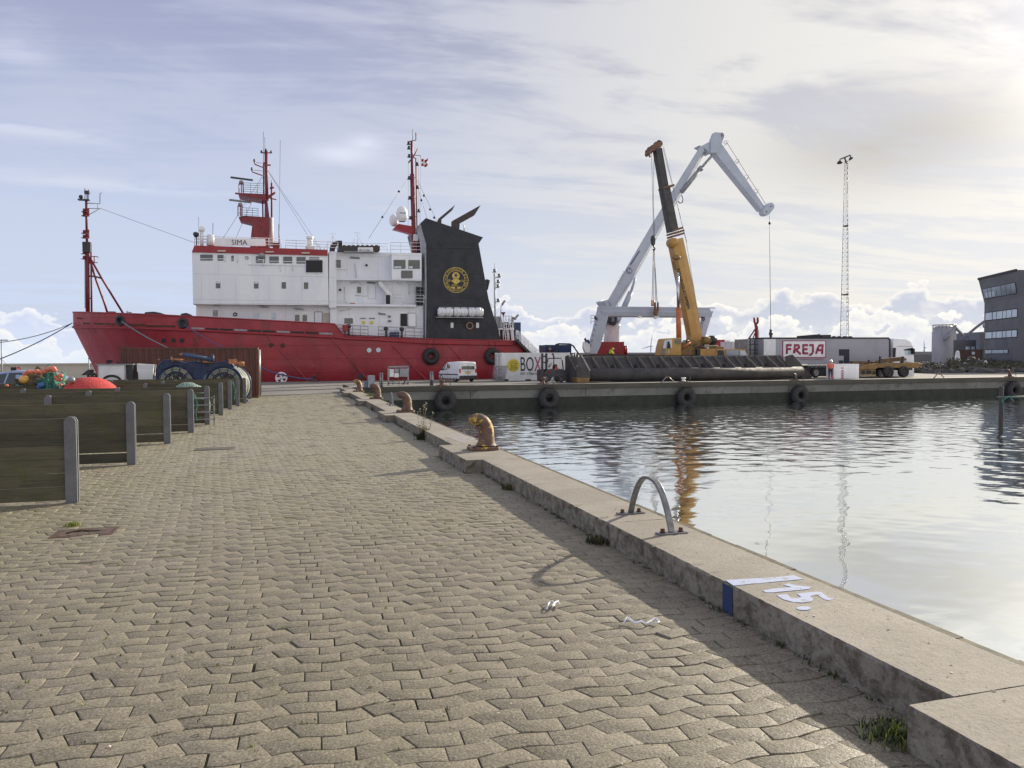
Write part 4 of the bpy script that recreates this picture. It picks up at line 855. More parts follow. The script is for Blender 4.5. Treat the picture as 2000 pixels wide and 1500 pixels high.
tub(269, 300, 712, 36, 'upper pale grey fish tub, tipped upside down on the lower one', R(4), PD(286, 727, 36).z+.0, .38)
def reel(px, py, r, label, hose):
    c = PD(px, py, 36); ax = V((.30, .95, 0)).normalized(); t = thing('net_reel', label, 'reel', (c.x, c.y, 0), 0, 'blue net reels'); W = 1.0
    for k in (0, 1):
        cc_ = c+ax*(W*k); b = MB(); b.torus(cc_, ax, r, .035, 40, 8); b.torus(cc_, ax, r*.55, .02, 30, 6)
        for i in range(12):
            a = i*math.pi/6; u = ax.orthogonal().normalized(); v = ax.cross(u); b.tube(cc_+(u*math.cos(a)+v*math.sin(a))*.12, cc_+(u*math.cos(a)+v*math.sin(a))*r, .022, n=6)
        b.lathe([(0, -.03), (.15, -.03), (.15, .03), (0, .03)], cc_, ax, 16); b.build('flange', M['bluec'] if k == 0 else M['pipeblue'], t)
    b = MB()
    for i in range(9):
        for j in range(3 if i % 2 else 3): b.mat((i+j) % 3 == 0 and 1 or 0).torus(c+ax*(.09+i*.102), ax, r*(.93-.11*j), .050, 40, 7)
    b.lathe([(r*.7, .03), (r*.7, W-.03)], c, ax, 32); b.build('hose_coil', [hose, M['pipeblue']], t)
    b = MB()
    for k in (-.12, W+.12):
        q = c+ax*k; s_ = V((ax.y, -ax.x, 0)); b.beam(q+s_*.6+V((0, 0, -q.z)), q+V((0, 0, .12)), .09); b.beam(q-s_*.6+V((0, 0, -q.z)), q+V((0, 0, .12)), .09); b.beam(q+s_*.75+V((0, 0, -q.z+.05)), q-s_*.75+V((0, 0, -q.z+.05)), .1)
    b.build('stand', M['pipeblue'], t)
    b = MB(); q = c-ax*.16; b.tube(q, q-ax*.22, .16, n=14); b.tube(q-ax*.22, q-ax*.30, .07, n=10); b.build('motor', M['dark'], t); return t
reel(343, 751, .93, 'left blue net reel with pale hose wound on its drum', M['rope']); reel(436, 753, .95, 'right blue net reel with pale hose wound on its drum', M['rope'])
# tarpaulin over the reels, spooling gear on top
b = MB(); P = [(303, 722), (312, 709), (318, 702), (332, 702), (345, 704), (362, 708), (378, 705), (398, 706), (415, 709), (440, 705), (452, 706), (458, 716), (452, 722), (436, 716), (420, 718), (402, 730), (396, 748), (384, 748), (372, 730), (356, 717), (340, 714), (320, 722), (308, 740)]
rr = random.Random(5); b.pp(P, 36.0, .5); o = b.build('tarpaulin', M['tarp'], loc=tuple(PY(380, 715, 36.0))); tag(o, 'crumpled blue tarpaulin draped between and over the two net reels', 'tarpaulin')
sb = o.modifiers.new('bv', 'BEVEL'); sb.width = .04; sb.segments = 3
Y0 = 35.8; c_ = PY(390, 700, Y0); t = thing('spooling_arm', 'blue steel spooling arm with brassy fittings lying across the net reels', 'machine', tuple(c_), 0)
b = MB(); b.tube(PY(357, 692, Y0), PY(413, 702, Y0), .085, n=14); b.tube(PY(411, 697, Y0), PY(411, 706, Y0), .13, n=12); b.lathe([(0, -.04), (.16, -.04), (.17, .04), (0, .05)], PY(416, 700, Y0), (1, 0, 0), 16); b.build('arm_tube', M['pipeblue'], t)
b = MB(); b.tube(PY(336, 702, Y0), PY(358, 703, Y0), .045, n=8); b.tube(PY(396, 707, Y0), PY(413, 707, Y0), .045, n=8); b.tube(PY(351, 693, Y0), PY(358, 692, Y0), .06, n=8); b.tube(PY(334, 697, Y0), PY(337, 707, Y0), .03, n=8); b.build('brass_bar', M['brass'], t)
b = MB(); b.path([PY(382, 698, Y0), PY(384, 706, Y0), PY(390, 709, Y0), PY(394, 704, Y0), PY(391, 698, Y0)], .03, n=6); b.build('hydraulic_hose', M['rubber'], t)
b = MB(); b.path([PY(358, 692, Y0), PY(359, 704, Y0), PY(366, 706, Y0)], .02, n=6); b.build('hydraulic_hose', M['rubber'], t)
c_ = PY(460, 706, Y0); t = thing('hydraulic_motor', 'rusty orange hydraulic motor on top of the right net reel', 'machine', tuple(c_), 0)
b = MB(); b.tube(PY(462, 711, Y0), PY(477, 711, Y0), .11, n=12); b.obox(PY(454, 706, Y0), .3, .3, .22); b.build('motor_body', M['brass'], t); b = MB(); b.tube(PY(442, 704, Y0), PY(458, 703, Y0), .035, n=8); b.path([PY(452, 700, Y0), PY(456, 698, Y0), PY(462, 703, Y0), PY(466, 714, Y0), PY(463, 718, Y0)], .022, n=6); b.build('pipework', M['rustbolt'], t)
b = MB(); b.path([PY(300, 740, 35.9), PY(303, 712, 35.9), PY(305, 703, 35.9), PY(311, 702, 35.9)], .03, n=6); o = b.build('bent_pipe', M['rust'], loc=tuple(PY(303, 712, 35.9))); tag(o, 'thin rusty bent pipe standing between the fish tubs and the left net reel', 'pipe')
# ================================================================== FAR LEFT
b = MB(); Yb = 190; z_ = PY(60, 712, Yb).z; xa, xb = PY(-400, 716, Yb).x, PY(330, 716, Yb).x
b.box(xa, xb, Yb, Yb+6, -3, z_); b.box(xa, xb, Yb-.6, Yb+1, z_-.02, z_+.25); o = b.build('harbour_wall', conc('pale_breakwater', (.42, .38, .32), (.34, .31, .26), .3, .05)); tag(o, 'long low pale concrete breakwater beyond the ship bow at the left', 'wall')
def lamp_pole(px, pyt, pyb, D, label, s_=1):
    a = PD(px, pyb, D); top = PD(px, pyt, D); t = thing('lamp_pole', label, 'lamp pole', (a.x, a.y, 0), 0, 'distant lamp poles'); b = MB(); b.tube((a.x, a.y, 0), (a.x, a.y, top.z), .13*s_, .07*s_, n=8); b.build('pole', M['grey'], t)
    b = MB(); b.obox((a.x+.4, a.y, top.z+.05), 1.0*s_, .3, .14); b.build('lamp_head', M['dark'], t)
lamp_pole(4, 665, 728, 120, 'thin grey lamp pole near the left edge of the picture'); lamp_pole(174, 700, 722, 130, 'short distant lamp pole just left of the ship bow')
c_ = PD(36, 721, 70); t = thing('road_sign', 'round red sign with a dark board beside it beyond the parked car', 'sign', (c_.x, c_.y, 0), 0)
b = MB(); b.tube((c_.x, c_.y+.05, 0), (c_.x, c_.y+.05, c_.z), .04, n=8); b.build('pole', M['grey'], t); b = MB(); b.lathe([(0, -.03), (.20, -.03), (.20, .02), (0, .02)], c_, (0, 1, 0), 20); b.build('disc', M['redlamp'], t)
b = MB(); b.obox(c_+V((0, -.04, 0)), .26, .02, .07); b.build('white_bar', M['textwhite'], t); b = MB(); q = PD(26, 721, 70); b.obox(q+V((0, .02, 0)), .42, .04, .36); b.build('side_board', M['trouser'], t)
c_ = PD(168, 735, 60); t = thing('tipping_skip', 'small dark tipping skip standing left of the ship bow', 'skip', (c_.x, c_.y, 0), 0)
b = MB(); q = [PD(158, 733, 60), PD(165, 727, 60), PD(172, 722, 60), PD(176, 722, 60), PD(176, 733, 60)]; b.prism(q, (0, 1.2, 0)); b.build('bucket', M['dark'], t)
b = MB(); p0, p1 = PD(156, 735, 60), PD(190, 735, 60); b.box(p0.x, p1.x, c_.y, c_.y+1.2, .45, .75); b.box(p0.x+.2, p0.x+.4, c_.y, c_.y+1.2, 0, .45); b.box(p1.x-.4, p1.x-.2, c_.y, c_.y+1.2, 0, .45); b.build('chassis', M['steel'], t)
for px in (176, 184):
    b = MB(); b.torus(PD(px, 734, 59.5), (.2, 1, 0), .14, .10, 16, 8); o = b.build('fender_tyre', M['rubber']); q = PD(px, 734, 59.5)
    OFF[o.name] = V(); tag(o, 'small worn black tyre lying %s on the low chassis left of the bow' % ('nearer' if px == 176 else 'farther right'), 'tyre', 'small tyres left of the bow')
# ================================================================== THE SHIP
YN, YC, BB = 79.0, 84.6, 5.6                                                    # near side, centreline, half beam
root = PY(560, 700, YN); ship = thing('supply_ship', 'large red-hulled ship with white bridge and black funnel moored across the background', 'ship', (root.x, YC, -1.85), 0)
def lerpf(tab, x_):
    for i in range(len(tab)-1):
        if x_ <= tab[i+1][0] or i == len(tab)-2:
            a, b_ = tab[i], tab[i+1]; return a[1]+(b_[1]-a[1])*(x_-a[0])/(b_[0]-a[0])
def xz(px, py, Y): q = PY(px, py, Y); return (q.x, q.z)
s0 = xz(143, 639, YC); s1 = xz(189, 730, YC); sT = xz(145, 610, YC); sK = (s1[0]+(s1[0]-s0[0])*.55, -2.6)
stem = [(-2.6, sK[0]), (s1[1], s1[0]), (s0[1], s0[0]), (sT[1], sT[0]), (sT[1]+2, sT[0])]
def xs(z_): return lerpf(stem, z_)
ztab = [sT, xz(235, 613, 81.4), xz(373, 618, YN), xz(653.5, 632.6, YN), xz(673, 656.6, YN), xz(828, 662, YN), xz(1011, 666, YN), xz(1027, 688, YN), (xz(1027, 688, YN)[0]+2.4, xz(1027, 690, YN)[1])]
stab = [s0, xz(240, 641, 81.2), xz(410, 646.6, YN), xz(679, 660.5, YN), xz(828, 670, YN), xz(1012, 674, YN), (ztab[-1][0]+.1, ztab[-1][1]-.35)]
Xe = ztab[-1][0]
def hb(X, z_):
    L_ = 15.5-min(max(z_, -2), 6.5)*.75; t_ = min(max((X-xs(z_))/L_, 0), 1); return BB*(1-(1-t_)**2.1)**(.9)*(.86 if z_ < -1 else 1)
us = sorted(set([0, .004, .012, .025, .045, .07, .1, .13, .16, .2, .24, .28, .33, .4, .5, .6, .7]+[min((q[0]-s0[0])/(Xe-s0[0]), 1) for q in ztab[2:]]+[.8, .9, 1]))
def pt(u, lev, sg):
    if lev < 5: z_ = (-2.6, -1.2, .2, 1.6, 2.9)[lev]; X = xs(z_)+u*(Xe-xs(z_)); return V((X, YC-sg*hb(X, z_), min(z_, lerpf(ztab, X)-.5+lev*.02)))
    X = s0[0]+u*(Xe-s0[0]); 
    if lev == 5: z_ = min(lerpf(stab, X), lerpf(ztab, X)-.25); return V((X, YC-sg*hb(X+.001, min(z_, s0[1])), z_))
    z_ = lerpf(ztab, X); zz = s0[1]; return V((X+(0 if lev == 6 else 0), YC-sg*hb(X+.001, zz), z_))
b = MB()
for sg in (1, -1):
    base = len(b.v); nl = 7
    for u in us:
        for l in range(nl): b.v.append(pt(u, l, sg))
    for i in range(len(us)-1):
        for l in range(nl-1):
            f = [base+i*nl+l, base+(i+1)*nl+l, base+(i+1)*nl+l+1, base+i*nl+l+1]; b.f.append(f if sg > 0 else f[::-1]); b.fm.append(0); b.sm.append(l < 4)
k = len(us)-1; b.f.append([k*7+l for l in range(7)]+[len(us)*7+k*7+l for l in range(6, -1, -1)]); b.fm.append(0); b.sm.append(False)
# inside of bulwark + deck
base = len(b.v)
for u in us:
    p = pt(u, 6, 1); q = pt(u, 6, -1); ww = max(0, (q.y-p.y)/2-.15); dz = .95 if p.x < xz(660, 650, YN)[0] else .12
    b.v += [V((p.x+.05, YC-ww, p.z)), V((p.x+.05, YC-ww, p.z-dz)), V((p.x+.05, YC+ww, p.z-dz)), V((p.x+.05, YC+ww, p.z))]
for i in range(len(us)-1):
    for j in range(3): b.f.append([base+i*4+j, base+(i+1)*4+j, base+(i+1)*4+j+1, base+i*4+j+1]); b.fm.append(0); b.sm.append(False)
    b.f.append([i*7+6, (i+1)*7+6, base+(i+1)*4, base+i*4]); b.fm.append(0); b.sm.append(False)
    o2 = len(us)*7; b.f.append([o2+i*7+6, base+i*4+3, base+(i+1)*4+3, o2+(i+1)*7+6]); b.fm.append(0); b.sm.append(False)
hull = b.build('hull', M['red'], ship)
b = MB()
for sg in (1, -1): b.path([pt(u, 5, sg)+V((0, -sg*.04, 0)) for u in us[:-1]], .13, n=6)
b.path([pt(u, 6, 1) for u in us[:-1]], .07, n=6); b.build('rubbing_strake', M['red'], hull)
for (a, b0, c, d_) in ((522, 654, 602, 745), (648, 660, 722, 745), (763, 670, 836, 745), (875, 671, 938, 745)):
    b = MB(); b.beam(PY(a, b0, YN-.03), PY(c, d_, YN-.03), .18, .16, up=(0, 1, 0)); b.build('diagonal_strake', M['red'], hull)
def near(px, py, off=0.02):                                                     # point on the near hull side seen at px,py
    Y = YN
    for _ in range(12): q = PY(px, py, Y); Y = YC-hb(q.x, min(q.z, s0[1]))-off
    return PY(px, py, Y)
def hullquad(pts, mt, name, th=.03):
    b = MB(); P = [near(a, c, .0) for a, c in pts]; b.prism([p-V((0, th, 0)) for p in P], (0, th+.04, 0)); return b.build(name, mt, hull)
for x_ in (320, 339, 355): hullquad([(x_+4.6*math.cos(a*.52), 665+4.6*math.sin(a*.52)) for a in range(12)], M['dark'], 'hawse_hole')
for (x_, y_, mt) in ((529, 674.6, M['rustbolt']), (552, 674.8, M['rustbolt']), (721, 684, M['glasspale']), (739, 683.6, M['glasspale'])):
    hullquad([(x_+4.6*math.cos(a*.52), y_+4.6*math.sin(a*.52)) for a in range(12)], mt, 'porthole')
for (x_, y_) in ((235, 626), (357, 631)):
    q = near(x_, y_); b = MB(); b.torus(q, (.15, 1, 0), .36, .14, 20, 8); b.build('fairlead', M['dark'], hull); hullquad([(x_+5*math.cos(a*.52), y_+5*math.sin(a*.52)) for a in range(12)], M['text'], 'fairlead_hole', .02)
for (a, c, y0, y1) in ((150, 160, 620, 621), (162, 200, 630, 631.5), (204, 222, 631, 632), (248, 282, 632.5, 634), (284, 342, 635, 636.5)): hullquad([(a, y0), (c, y0+.6), (c, y1+2.6), (a, y1+2)], M['rustbolt'], 'freeing_port')  # flat dark plates, coloured as the shade inside open freeing ports
for i in range(10):
    a = 374+i*27.8; c = a+25; f = lambda x_: 639.2+(x_-374)*(650.5-639.2)/(654-374); hullquad([(a, f(a)), (c, f(c)), (c, f(c)+3.4), (a, f(a)+3.4)], M['text'] if i % 3 else M['grey'], 'freeing_port')
hullquad([(208, 703), (246, 703), (246, 710.5), (208, 710.5)], M['text'], 'anchor_recess_shade'); hullquad([(700, 731), (712, 731), (712, 739), (700, 739)], M['dark'], 'hull_bracket')  # flat black plate painted as the shade inside the anchor slot
# ship name on the bow
b = MB()
for ch, xa_, xb_ in (('S', 308, 319), ('I', 322, 325.5), ('M', 329, 341), ('A', 343, 354)):
    p0, p1 = near(xa_, 696, .10), near(xb_, 696, .10); n0 = len(b.v); b.text(ch, (0, 0, 0), (1, 0, 0), (0, 0, 1), 1.0, 0, .012); q = b.v[n0:]; x0_, x1_, h1_ = min(v.x for v in q), max(v.x for v in q), max(v.z for v in q)
    for i_ in range(n0, len(b.v)): v = b.v[i_]; b.v[i_] = p0+(p1-p0)*((v.x-x0_)/(x1_-x0_))+V((0, -.04, v.z/h1_*1.22))
b.build('hull_name', M['textwhite'], hull)
# ---------------- superstructure
def panel(par, x0, y0, x1, y1, Y, mt, name, dep=.05, fr=None, skew=0):
    b = MB(); b.pp([(x0+1, y0), (x1-1, y0+skew), (x1, y0+1+skew), (x1, y1-1+skew), (x1-1, y1+skew), (x0+1, y1), (x0, y1-1), (x0, y0+1)], Y-.03, dep); o = b.build(name, mt, par)
    if fr:
        b = MB(); e = .9; b.pp([(x0-e+1, y0-e), (x1+e-1, y0-e+skew), (x1+e, y0-e+1+skew), (x1+e, y1+e-1+skew), (x1+e-1, y1+e+skew), (x0-e+1, y1+e), (x0-e, y1+e-1), (x0-e, y0-e+1)], Y-.012, dep); b.build('frame', fr, o)
    return o
YA = 79.5
b = MB(); b.pp([(375, 492.3), (640.5, 499), (642, 594), (377, 592)], YA, 10.2); house = b.build('bridge_house', M['white'], ship, bevel=.03)
b = MB(); b.pp([(374.5, 492.5), (379.7, 479.3), (640, 487.7), (640.3, 499.3)], YA-.12, 10.5); b.build('roof_band', M['redband'], house)
b = MB(); b.pp([(383, 591), (646, 591), (646, 650), (383, 640)], 80.7, 7.8); lower = b.build('lower_house', M['white'], ship)
b = MB(); b.pp([(377, 592), (642, 594.2), (642, 596.2), (377, 594)], YA-.02, 1.4); b.build('deck_edge', M['white2'], lower)
for (x0, y0, x1, y1) in ((391, 497, 415.7, 509), (424.7, 497.7, 436.7, 509.3), (451.7, 499, 456.7, 509.7), (499.7, 500, 517.7, 513.5), (526, 500.7, 544.7, 513.8), (553, 501, 571, 514.5), (579, 501.8, 597, 515), (604, 502, 623.5, 508)):
    w_ = panel(house, x0, y0, x1, y1, YA, M['glass'], 'bridge_window', fr=M['whiteclean'])
    b = MB(); b.pr(x0, y1-4.2, x1, y1-3.2, YA-.04, .03); b.build('sill_bar', M['whiteclean'], w_)
panel(house, 597.5, 508, 630, 532, YA-.10, M['text'], 'black_screen', .08, M['white2'])
for (x0, y0) in ((421.7, 550), (496.2, 550.5), (550, 550.8), (593.5, 551.3)):
    w_ = panel(house, x0, y0, x0+8.7, y0+13, YA, M['glass'], 'cabin_window', fr=M['whiteclean'])
    if x0 < 520: b = MB(); b.pr(x0+.8, y0+.5, x0+8, y0+3.2, YA-.045, .02); b.build('blind', M['white2'], w_)
for (x0, y0, x1, y1, mt) in ((416, 605.7, 425.5, 617.7, 'white2'), (497.5, 611, 505.7, 622.5, 'glasspale'), (530.5, 611, 539, 623, 'glasspale'), (576, 614.7, 585, 627), (591, 615, 599.5, 627.5)) if False else ((416, 605.7, 425.5, 617.7, 'grey'), (497.5, 611, 505.7, 622.5, 'glasspale'), (530.5, 611, 539, 623, 'glasspale'), (576, 614.7, 585, 627, 'glass'), (591, 615, 599.5, 627.5, 'glass')):
    panel(lower, x0, y0, x1, y1, 80.7, M[mt], 'cabin_window', fr=M['white2'])
panel(lower, 615, 609.5, 628.7, 632, 80.66, M['white'], 'door', .06, M['text']); panel(lower, 631, 611, 644, 632, 80.66, M['pod'], 'door', .06)
b = MB(); b.torus(PY(459.5, 614, 80.62), (0, 1, 0), .15, .05, 18, 6); b.build('lifebuoy', M['dark'], lower)
for (x_, y_, w_) in ((432.7, 489.8, 8), (526.7, 491.7, 8), (597, 493.7, 8)):
    b = MB(); b.pr(x_-w_, y_-1.3, x_+w_, y_+1.6, YA-.35, .14); b.pr(x_-w_*.7, y_, x_-w_*.5, y_+1, YA-.2, .2); b.build('deck_light', M['pod'], house)
for (x_, y_) in ((421, 597), (517, 601), (584, 605)): b = MB(); b.pp([(x_-12, y_-4), (x_-4, y_), (x_+8, y_), (x_+9, y_-2), (x_-2, y_-3)], 80.45, .2); b.build('awning_light', M['grey'], lower)
for (x0, y0, x1, y1) in ((440, 500, 440, 512), (464, 499, 464, 513), (484, 517, 598, 519), (547, 518, 548, 530), (571, 515, 571.5, 530)): b = MB(); b.tube(PY(x0, y0, YA-.06), PY(x1, y1, YA-.06), .03, n=6); b.build('pipe', M['white2'], house)
b = MB(); b.torus(PY(482, 503.5, YA-.06), (0, 1, 0), .13, .035, 16, 6); b.build('lifebuoy_bracket', M['grey'], house)
b = MB(); b.lathe([(0, -.05), (.26, 0), (.28, .25), (.1, .35), (0, .36)], PY(510, 499, YA-.7), (.3, 1, .1), 16); b.build('searchlight', M['grey'], house)
b = MB(); b.beam(PY(514, 506, YA-.5), PY(514.5, 520, YA-.1), .09); b.beam(PY(504, 507, YA-.5), PY(516, 507, YA-.3), .09); b.build('lamp_bracket', M['whiteclean'], house)
# aft accommodation terraces
b = MB(); b.pp([(645, 491.5), (824, 494.5), (826, 665), (645, 655)], 81.5, 6.4); aft = b.build('aft_house', M['white'], ship)
b = MB(); b.pp([(642.5, 491), (657, 491), (657, 601), (642.5, 601)], 79.8, 2); b.pp([(645, 601), (658, 601), (658, 650), (645, 650)], 80.2, 1.6); b.build('corner_trunk', M['white'], aft)
b = MB(); b.pp([(765, 493.5), (823.5, 494.5), (823.5, 548.5), (765, 547)], 79.9, 2.2); cab = b.build('control_cabin', M['white'], aft, bevel=.03)
for (x0, y0, x1, y1) in ((769.3, 508, 791.6, 524.5), (798, 508.4, 819.6, 524.5), (784, 529, 805.3, 543)):
    w_ = panel(cab, x0, y0, x1, y1, 79.9, M['glass'], 'cabin_window', fr=M['grey'])
    if y0 < 520: b = MB(); b.pr(x0+.5, y1-4.4, x1-8 if x0 < 780 else x0+8, y1-.6, 79.85, .02); b.build('bright_pane', M['glasspale'], w_)
for (a, c, y_, Y, h_) in ((657, 765, 543.6, 80.3, 3), (657, 812, 594, 80.0, 4)): b = MB(); b.pp([(a, y_), (c, y_+1), (c, y_+1+h_), (a, y_+h_)], Y, 1.6); b.build('deck_slab', M['white'], aft)
b = MB(); b.pp([(657, 598), (812, 599), (827, 597), (827, 660), (657, 652)], 80.6, 1.6); l3 = b.build('main_deck_house', M['white'], aft)
panel(aft, 656.5, 507, 666, 523, 79.75, M['glass'], 'cabin_window', fr=M['whiteclean']); panel(aft, 697.5, 560, 705.5, 572.6, 81.46, M['glass'], 'cabin_window', fr=M['whiteclean'])
panel(l3, 672.5, 621.3, 689.4, 632.3, 80.6, M['glass'], 'cabin_window', fr=M['whiteclean']); panel(l3, 782, 612.5, 795, 637, 80.56, M['text'], 'doorway', .06, M['white2']); panel(l3, 797.5, 612, 812, 637.5, 80.4, M['whiteclean'], 'door', .08, M['grey'])
for x_ in (707, 723): panel(l3, x_, 627, x_+6, 633, 80.56, M['sticker'], 'notice', .04); 
for x_ in (704, 721): b = MB(); b.pr(x_, 621, x_+11, 622.2, 80.5, .1); b.build('grab_bar', M['dark'], l3)
b = MB(); b.pp([(739, 550), (744, 549), (766, 575), (766, 580), (759, 578), (740, 556)], 80.6, .9); b.build('stair_flank', M['white2'], aft)
panel(aft, 753.5, 576, 762, 594, 80.5, M['text'], 'doorway', .1, M['white2']); b = MB(); b.pr(814, 560, 825, 595, 80.9, .4); b.build('recess_shade', M['text'], aft)  # black block painted as the shade between house and funnel
for (pts, r_) in (([(683, 553), (702, 551), (706, 556)], .05), ([(717, 552), (733, 553)], .08), ([(673, 560), (674, 588), (680, 592)], .04), ([(694, 576), (716, 578)], .04), ([(719, 560), (719, 583), (734, 583), (734, 560)], .03), ([(685, 603), (664, 607)], .06), ([(739, 612), (753, 614)], .09), ([(684, 503), (702, 504)], .10), ([(694, 515), (696, 542)], .06), ([(660, 525), (678, 527)], .03), ([(775, 552), (783, 555)], .05), ([(799, 555), (799, 575)], .05), ([(758, 618), (763, 618)], .12), ([(758, 627), (764, 627)], .12), ([(645, 622), (657, 622), (657, 627)], .03), ([(767, 600), (767, 580)], .02)):
    b = MB(); Yq = 81.4 if pts[0][1] < 598 else 80.5; b.path([PY(x_, y_, Yq) for x_, y_ in pts], r_, n=6); b.build('pipe_and_lamp', M['grey'] if r_ > .07 else M['white2'], aft)
for (x_, y_) in ((716, 518), (664.5, 566)): b = MB(); b.lathe([(0, -.06), (.13, 0), (.1, .2), (0, .22)], PY(x_, y_, 81.2), (0, 1, 0), 10); b.build('horn', M['dark'], aft)
panel(aft, 683, 591.5, 694, 593.5, 80.2, M['brass'], 'coiled_hose', .2)
# sign boards on the roof
b = MB(); b.pp([(418.7, 464.7), (518, 466.5), (519.5, 480.5), (418.7, 480)], 80.3, .12); sgn = b.build('name_board', M['whiteclean'], ship)
p0, p1 = PY(452, 477.6, 80.28), PY(485.5, 478, 80.28); b = MB(); b.text('SIMA', p0, p1-p0, (0, 0, 1), (p1-p0).length/2.33, .0, .0); b.build('lettering', M['text'], sgn)
b = MB(); b.pr(660, 480, 742, 489, 80.6, 1.6)
for i in range(9): b.pr(661+i*9, 478.5, 666+i*9, 481, 80.6, 1.4)
lv = b.build('louvred_casing', pm('brown_louvre', (.07, .055, .05), (.04, .035, .035), .7, ns=6), ship); b = MB(); b.pr(672, 488.5, 732, 493, 80.8, 1.3); b.build('casing_base', M['grey'], lv)
b = MB(); b.pr(699, 483, 728.5, 491, 80.5, .06); bd_ = b.build('number_board', M['whiteclean'], ship); p0, p1 = PY(701, 489.6, 80.48), PY(727, 489.8, 80.48); b = MB(); b.text('IMO 6418584', p0, p1-p0, (0, 0, 1), (p1-p0).length/6.6, 0, .01); b.build('lettering', M['text'], bd_)
b = MB(); b.path([PY(x_, y_, 80.9) for x_, y_ in ((649, 493), (649, 487), (650.5, 481), (654, 477), (660, 475), (668, 475))], .27, n=14); b.build('curved_exhaust', pm('brown_exhaust', (.06, .045, .04), (.035, .03, .03), .7), ship)
# railings
def rail(par, pts, hpx, Y, step=14, mt=None, r_=.028, nb=3):
    b = MB()
    for k in range(nb): b.path([PY(x_, y_-hpx*(k+1)/nb, Y) for x_, y_ in pts], r_, n=5)
    for i in range(len(pts)-1):
        (x0, y0), (x1, y1) = pts[i], pts[i+1]; n_ = max(1, int(abs(x1-x0)/step))
        for j in range(n_+1): f = j/n_; x_, y_ = x0+(x1-x0)*f, y0+(y1-y0)*f; b.tube(PY(x_, y_, Y), PY(x_, y_-hpx, Y), r_, n=5)
    return b.build('railing', mt or M['white2'], par)
rail(ship, [(380, 479), (549, 484)], 18, 81.2, 22); rail(ship, [(558, 485), (660, 489)], 16, 80.2, 18); rail(ship, [(380, 481), (549, 486)], 15, 89, 24); rail(ship, [(645, 491), (757, 493)], 17, 82.4, 16); rail(ship, [(763, 493.5), (822, 494.5)], 20, 80.2, 18)
rail(ship, [(766, 594), (828, 596)], 19, 80.0, 16); rail(ship, [(658, 655), (719, 658)], 21, 79.5, 15, M['grey']); rail(ship, [(739, 659), (827, 663)], 21, 79.5, 15, M['grey']); rail(ship, [(812, 594), (830, 595)], 34, 80.0, 9, M['grey'], nb=5)
for (x_, y_) in ((754, 642), (784.7, 642.6), (681, 637)): b = MB(); q = PY(x_, y_, 79.7); b.tube(PY(x_, 664, 79.7), q, .11, n=8); b.sphere(q, .26, 1, 1, .9, 10, 6); b.build('mushroom_vent', M['dark'], ship)
b = MB(); q = PY(674, 641, 79.6); b.tube(PY(674, 656, 79.6), q, .12, n=8); b.obox(q, .55, .45, .65); b.build('red_locker', M['redband'], ship, bevel=.04); b = MB(); b.pr(762.7, 648.5, 780, 664, 79.8, .9); b.build('blue_box', M['bluec'], ship, bevel=.06)
for (P, nm) in (([(281, 613), (284, 609.5), (300, 608.5), (312, 610.5), (323, 614), (323, 618), (281, 616)], 'windlass'), ([(352, 617), (354, 612.5), (364, 611), (372, 614), (373, 620)], 'mooring_winch')): b = MB(); b.pp(P, 83, 1.6); b.build(nm, M['dark'], ship)
b = MB(); b.tube(PY(219, 613, 83), PY(219, 608.5, 83), .35, n=10); b.tube(PY(248, 612, 82), PY(248, 607, 82), .04, n=6); b.tube(PY(248, 609.5, 82), PY(257, 610.5, 82), .04, n=6); b.build('bow_bitts', M['redmast'], ship)
# ---------------- funnels
def funnel(Y, dx, name, full=True):
    P = [(822, 435), (831.7, 425.6), (943.7, 463.4), (935, 475.7), (954.4, 583.5), (978.5, 664.5), (833, 664.5), (834, 560), (833, 476), (826, 452)]
    b = MB(); b.pp([(x_+dx, y_) for x_, y_ in P], Y, 2.4); f = b.build(name, M['black'], ship, bevel=.03); return f
fn = funnel(79.9, 0, 'funnel')
b = MB(); P = [(822, 435), (831.7, 425.6), (943.7, 463.4), (935, 475.7), (954.4, 583.5), (978.5, 664.5), (833, 664.5), (834, 560), (833, 476), (826, 452)]
b.prism([PY(x_, y_, 79.9)+V((0, 7.0, 0)) for x_, y_ in P], (0, 2.4, 0)); fn2 = b.build('funnel', M['black'], ship)
b = MB(); b.pp([(821, 436), (826, 452), (832.5, 476), (833.5, 560), (832.5, 664), (830.5, 664), (830, 560), (829.5, 478), (823, 455), (818, 440)], 80.0, 2.2); b.build('funnel_edge_plate', M['grey'], fn)
for y_ in (483.5, 587.5): b = MB(); b.pr(834, y_, 936 if y_ < 500 else 955, y_+.9, 79.86, .04); b.build('weld_seam', M['dark'], fn)
b = MB(); b.pp([(953, 566), (957, 547.5), (951, 545), (948, 549)], 80.4, .8); b.build('funnel_fin', M['black'], fn)
for (P, w0) in (([(855, 437), (855, 432), (857.5, 426), (889, 400), (883, 411), (862.5, 428.5), (862, 438)], .45), ([(884, 446), (884, 431), (939, 400.5), (927, 420), (898, 436), (897, 450)], .75)):
    b = MB(); b.pp(P, 80.6, w0); b.build('exhaust_pipe', pm('sooty_exhaust', (.035, .028, .028), (.06, .04, .035), .6), fn)
b = MB(); b.tube(PY(906.5, 452, 80.9), PY(906.5, 439, 80.9), .05, n=6); b.build('vent_pipe', M['grey'], fn)
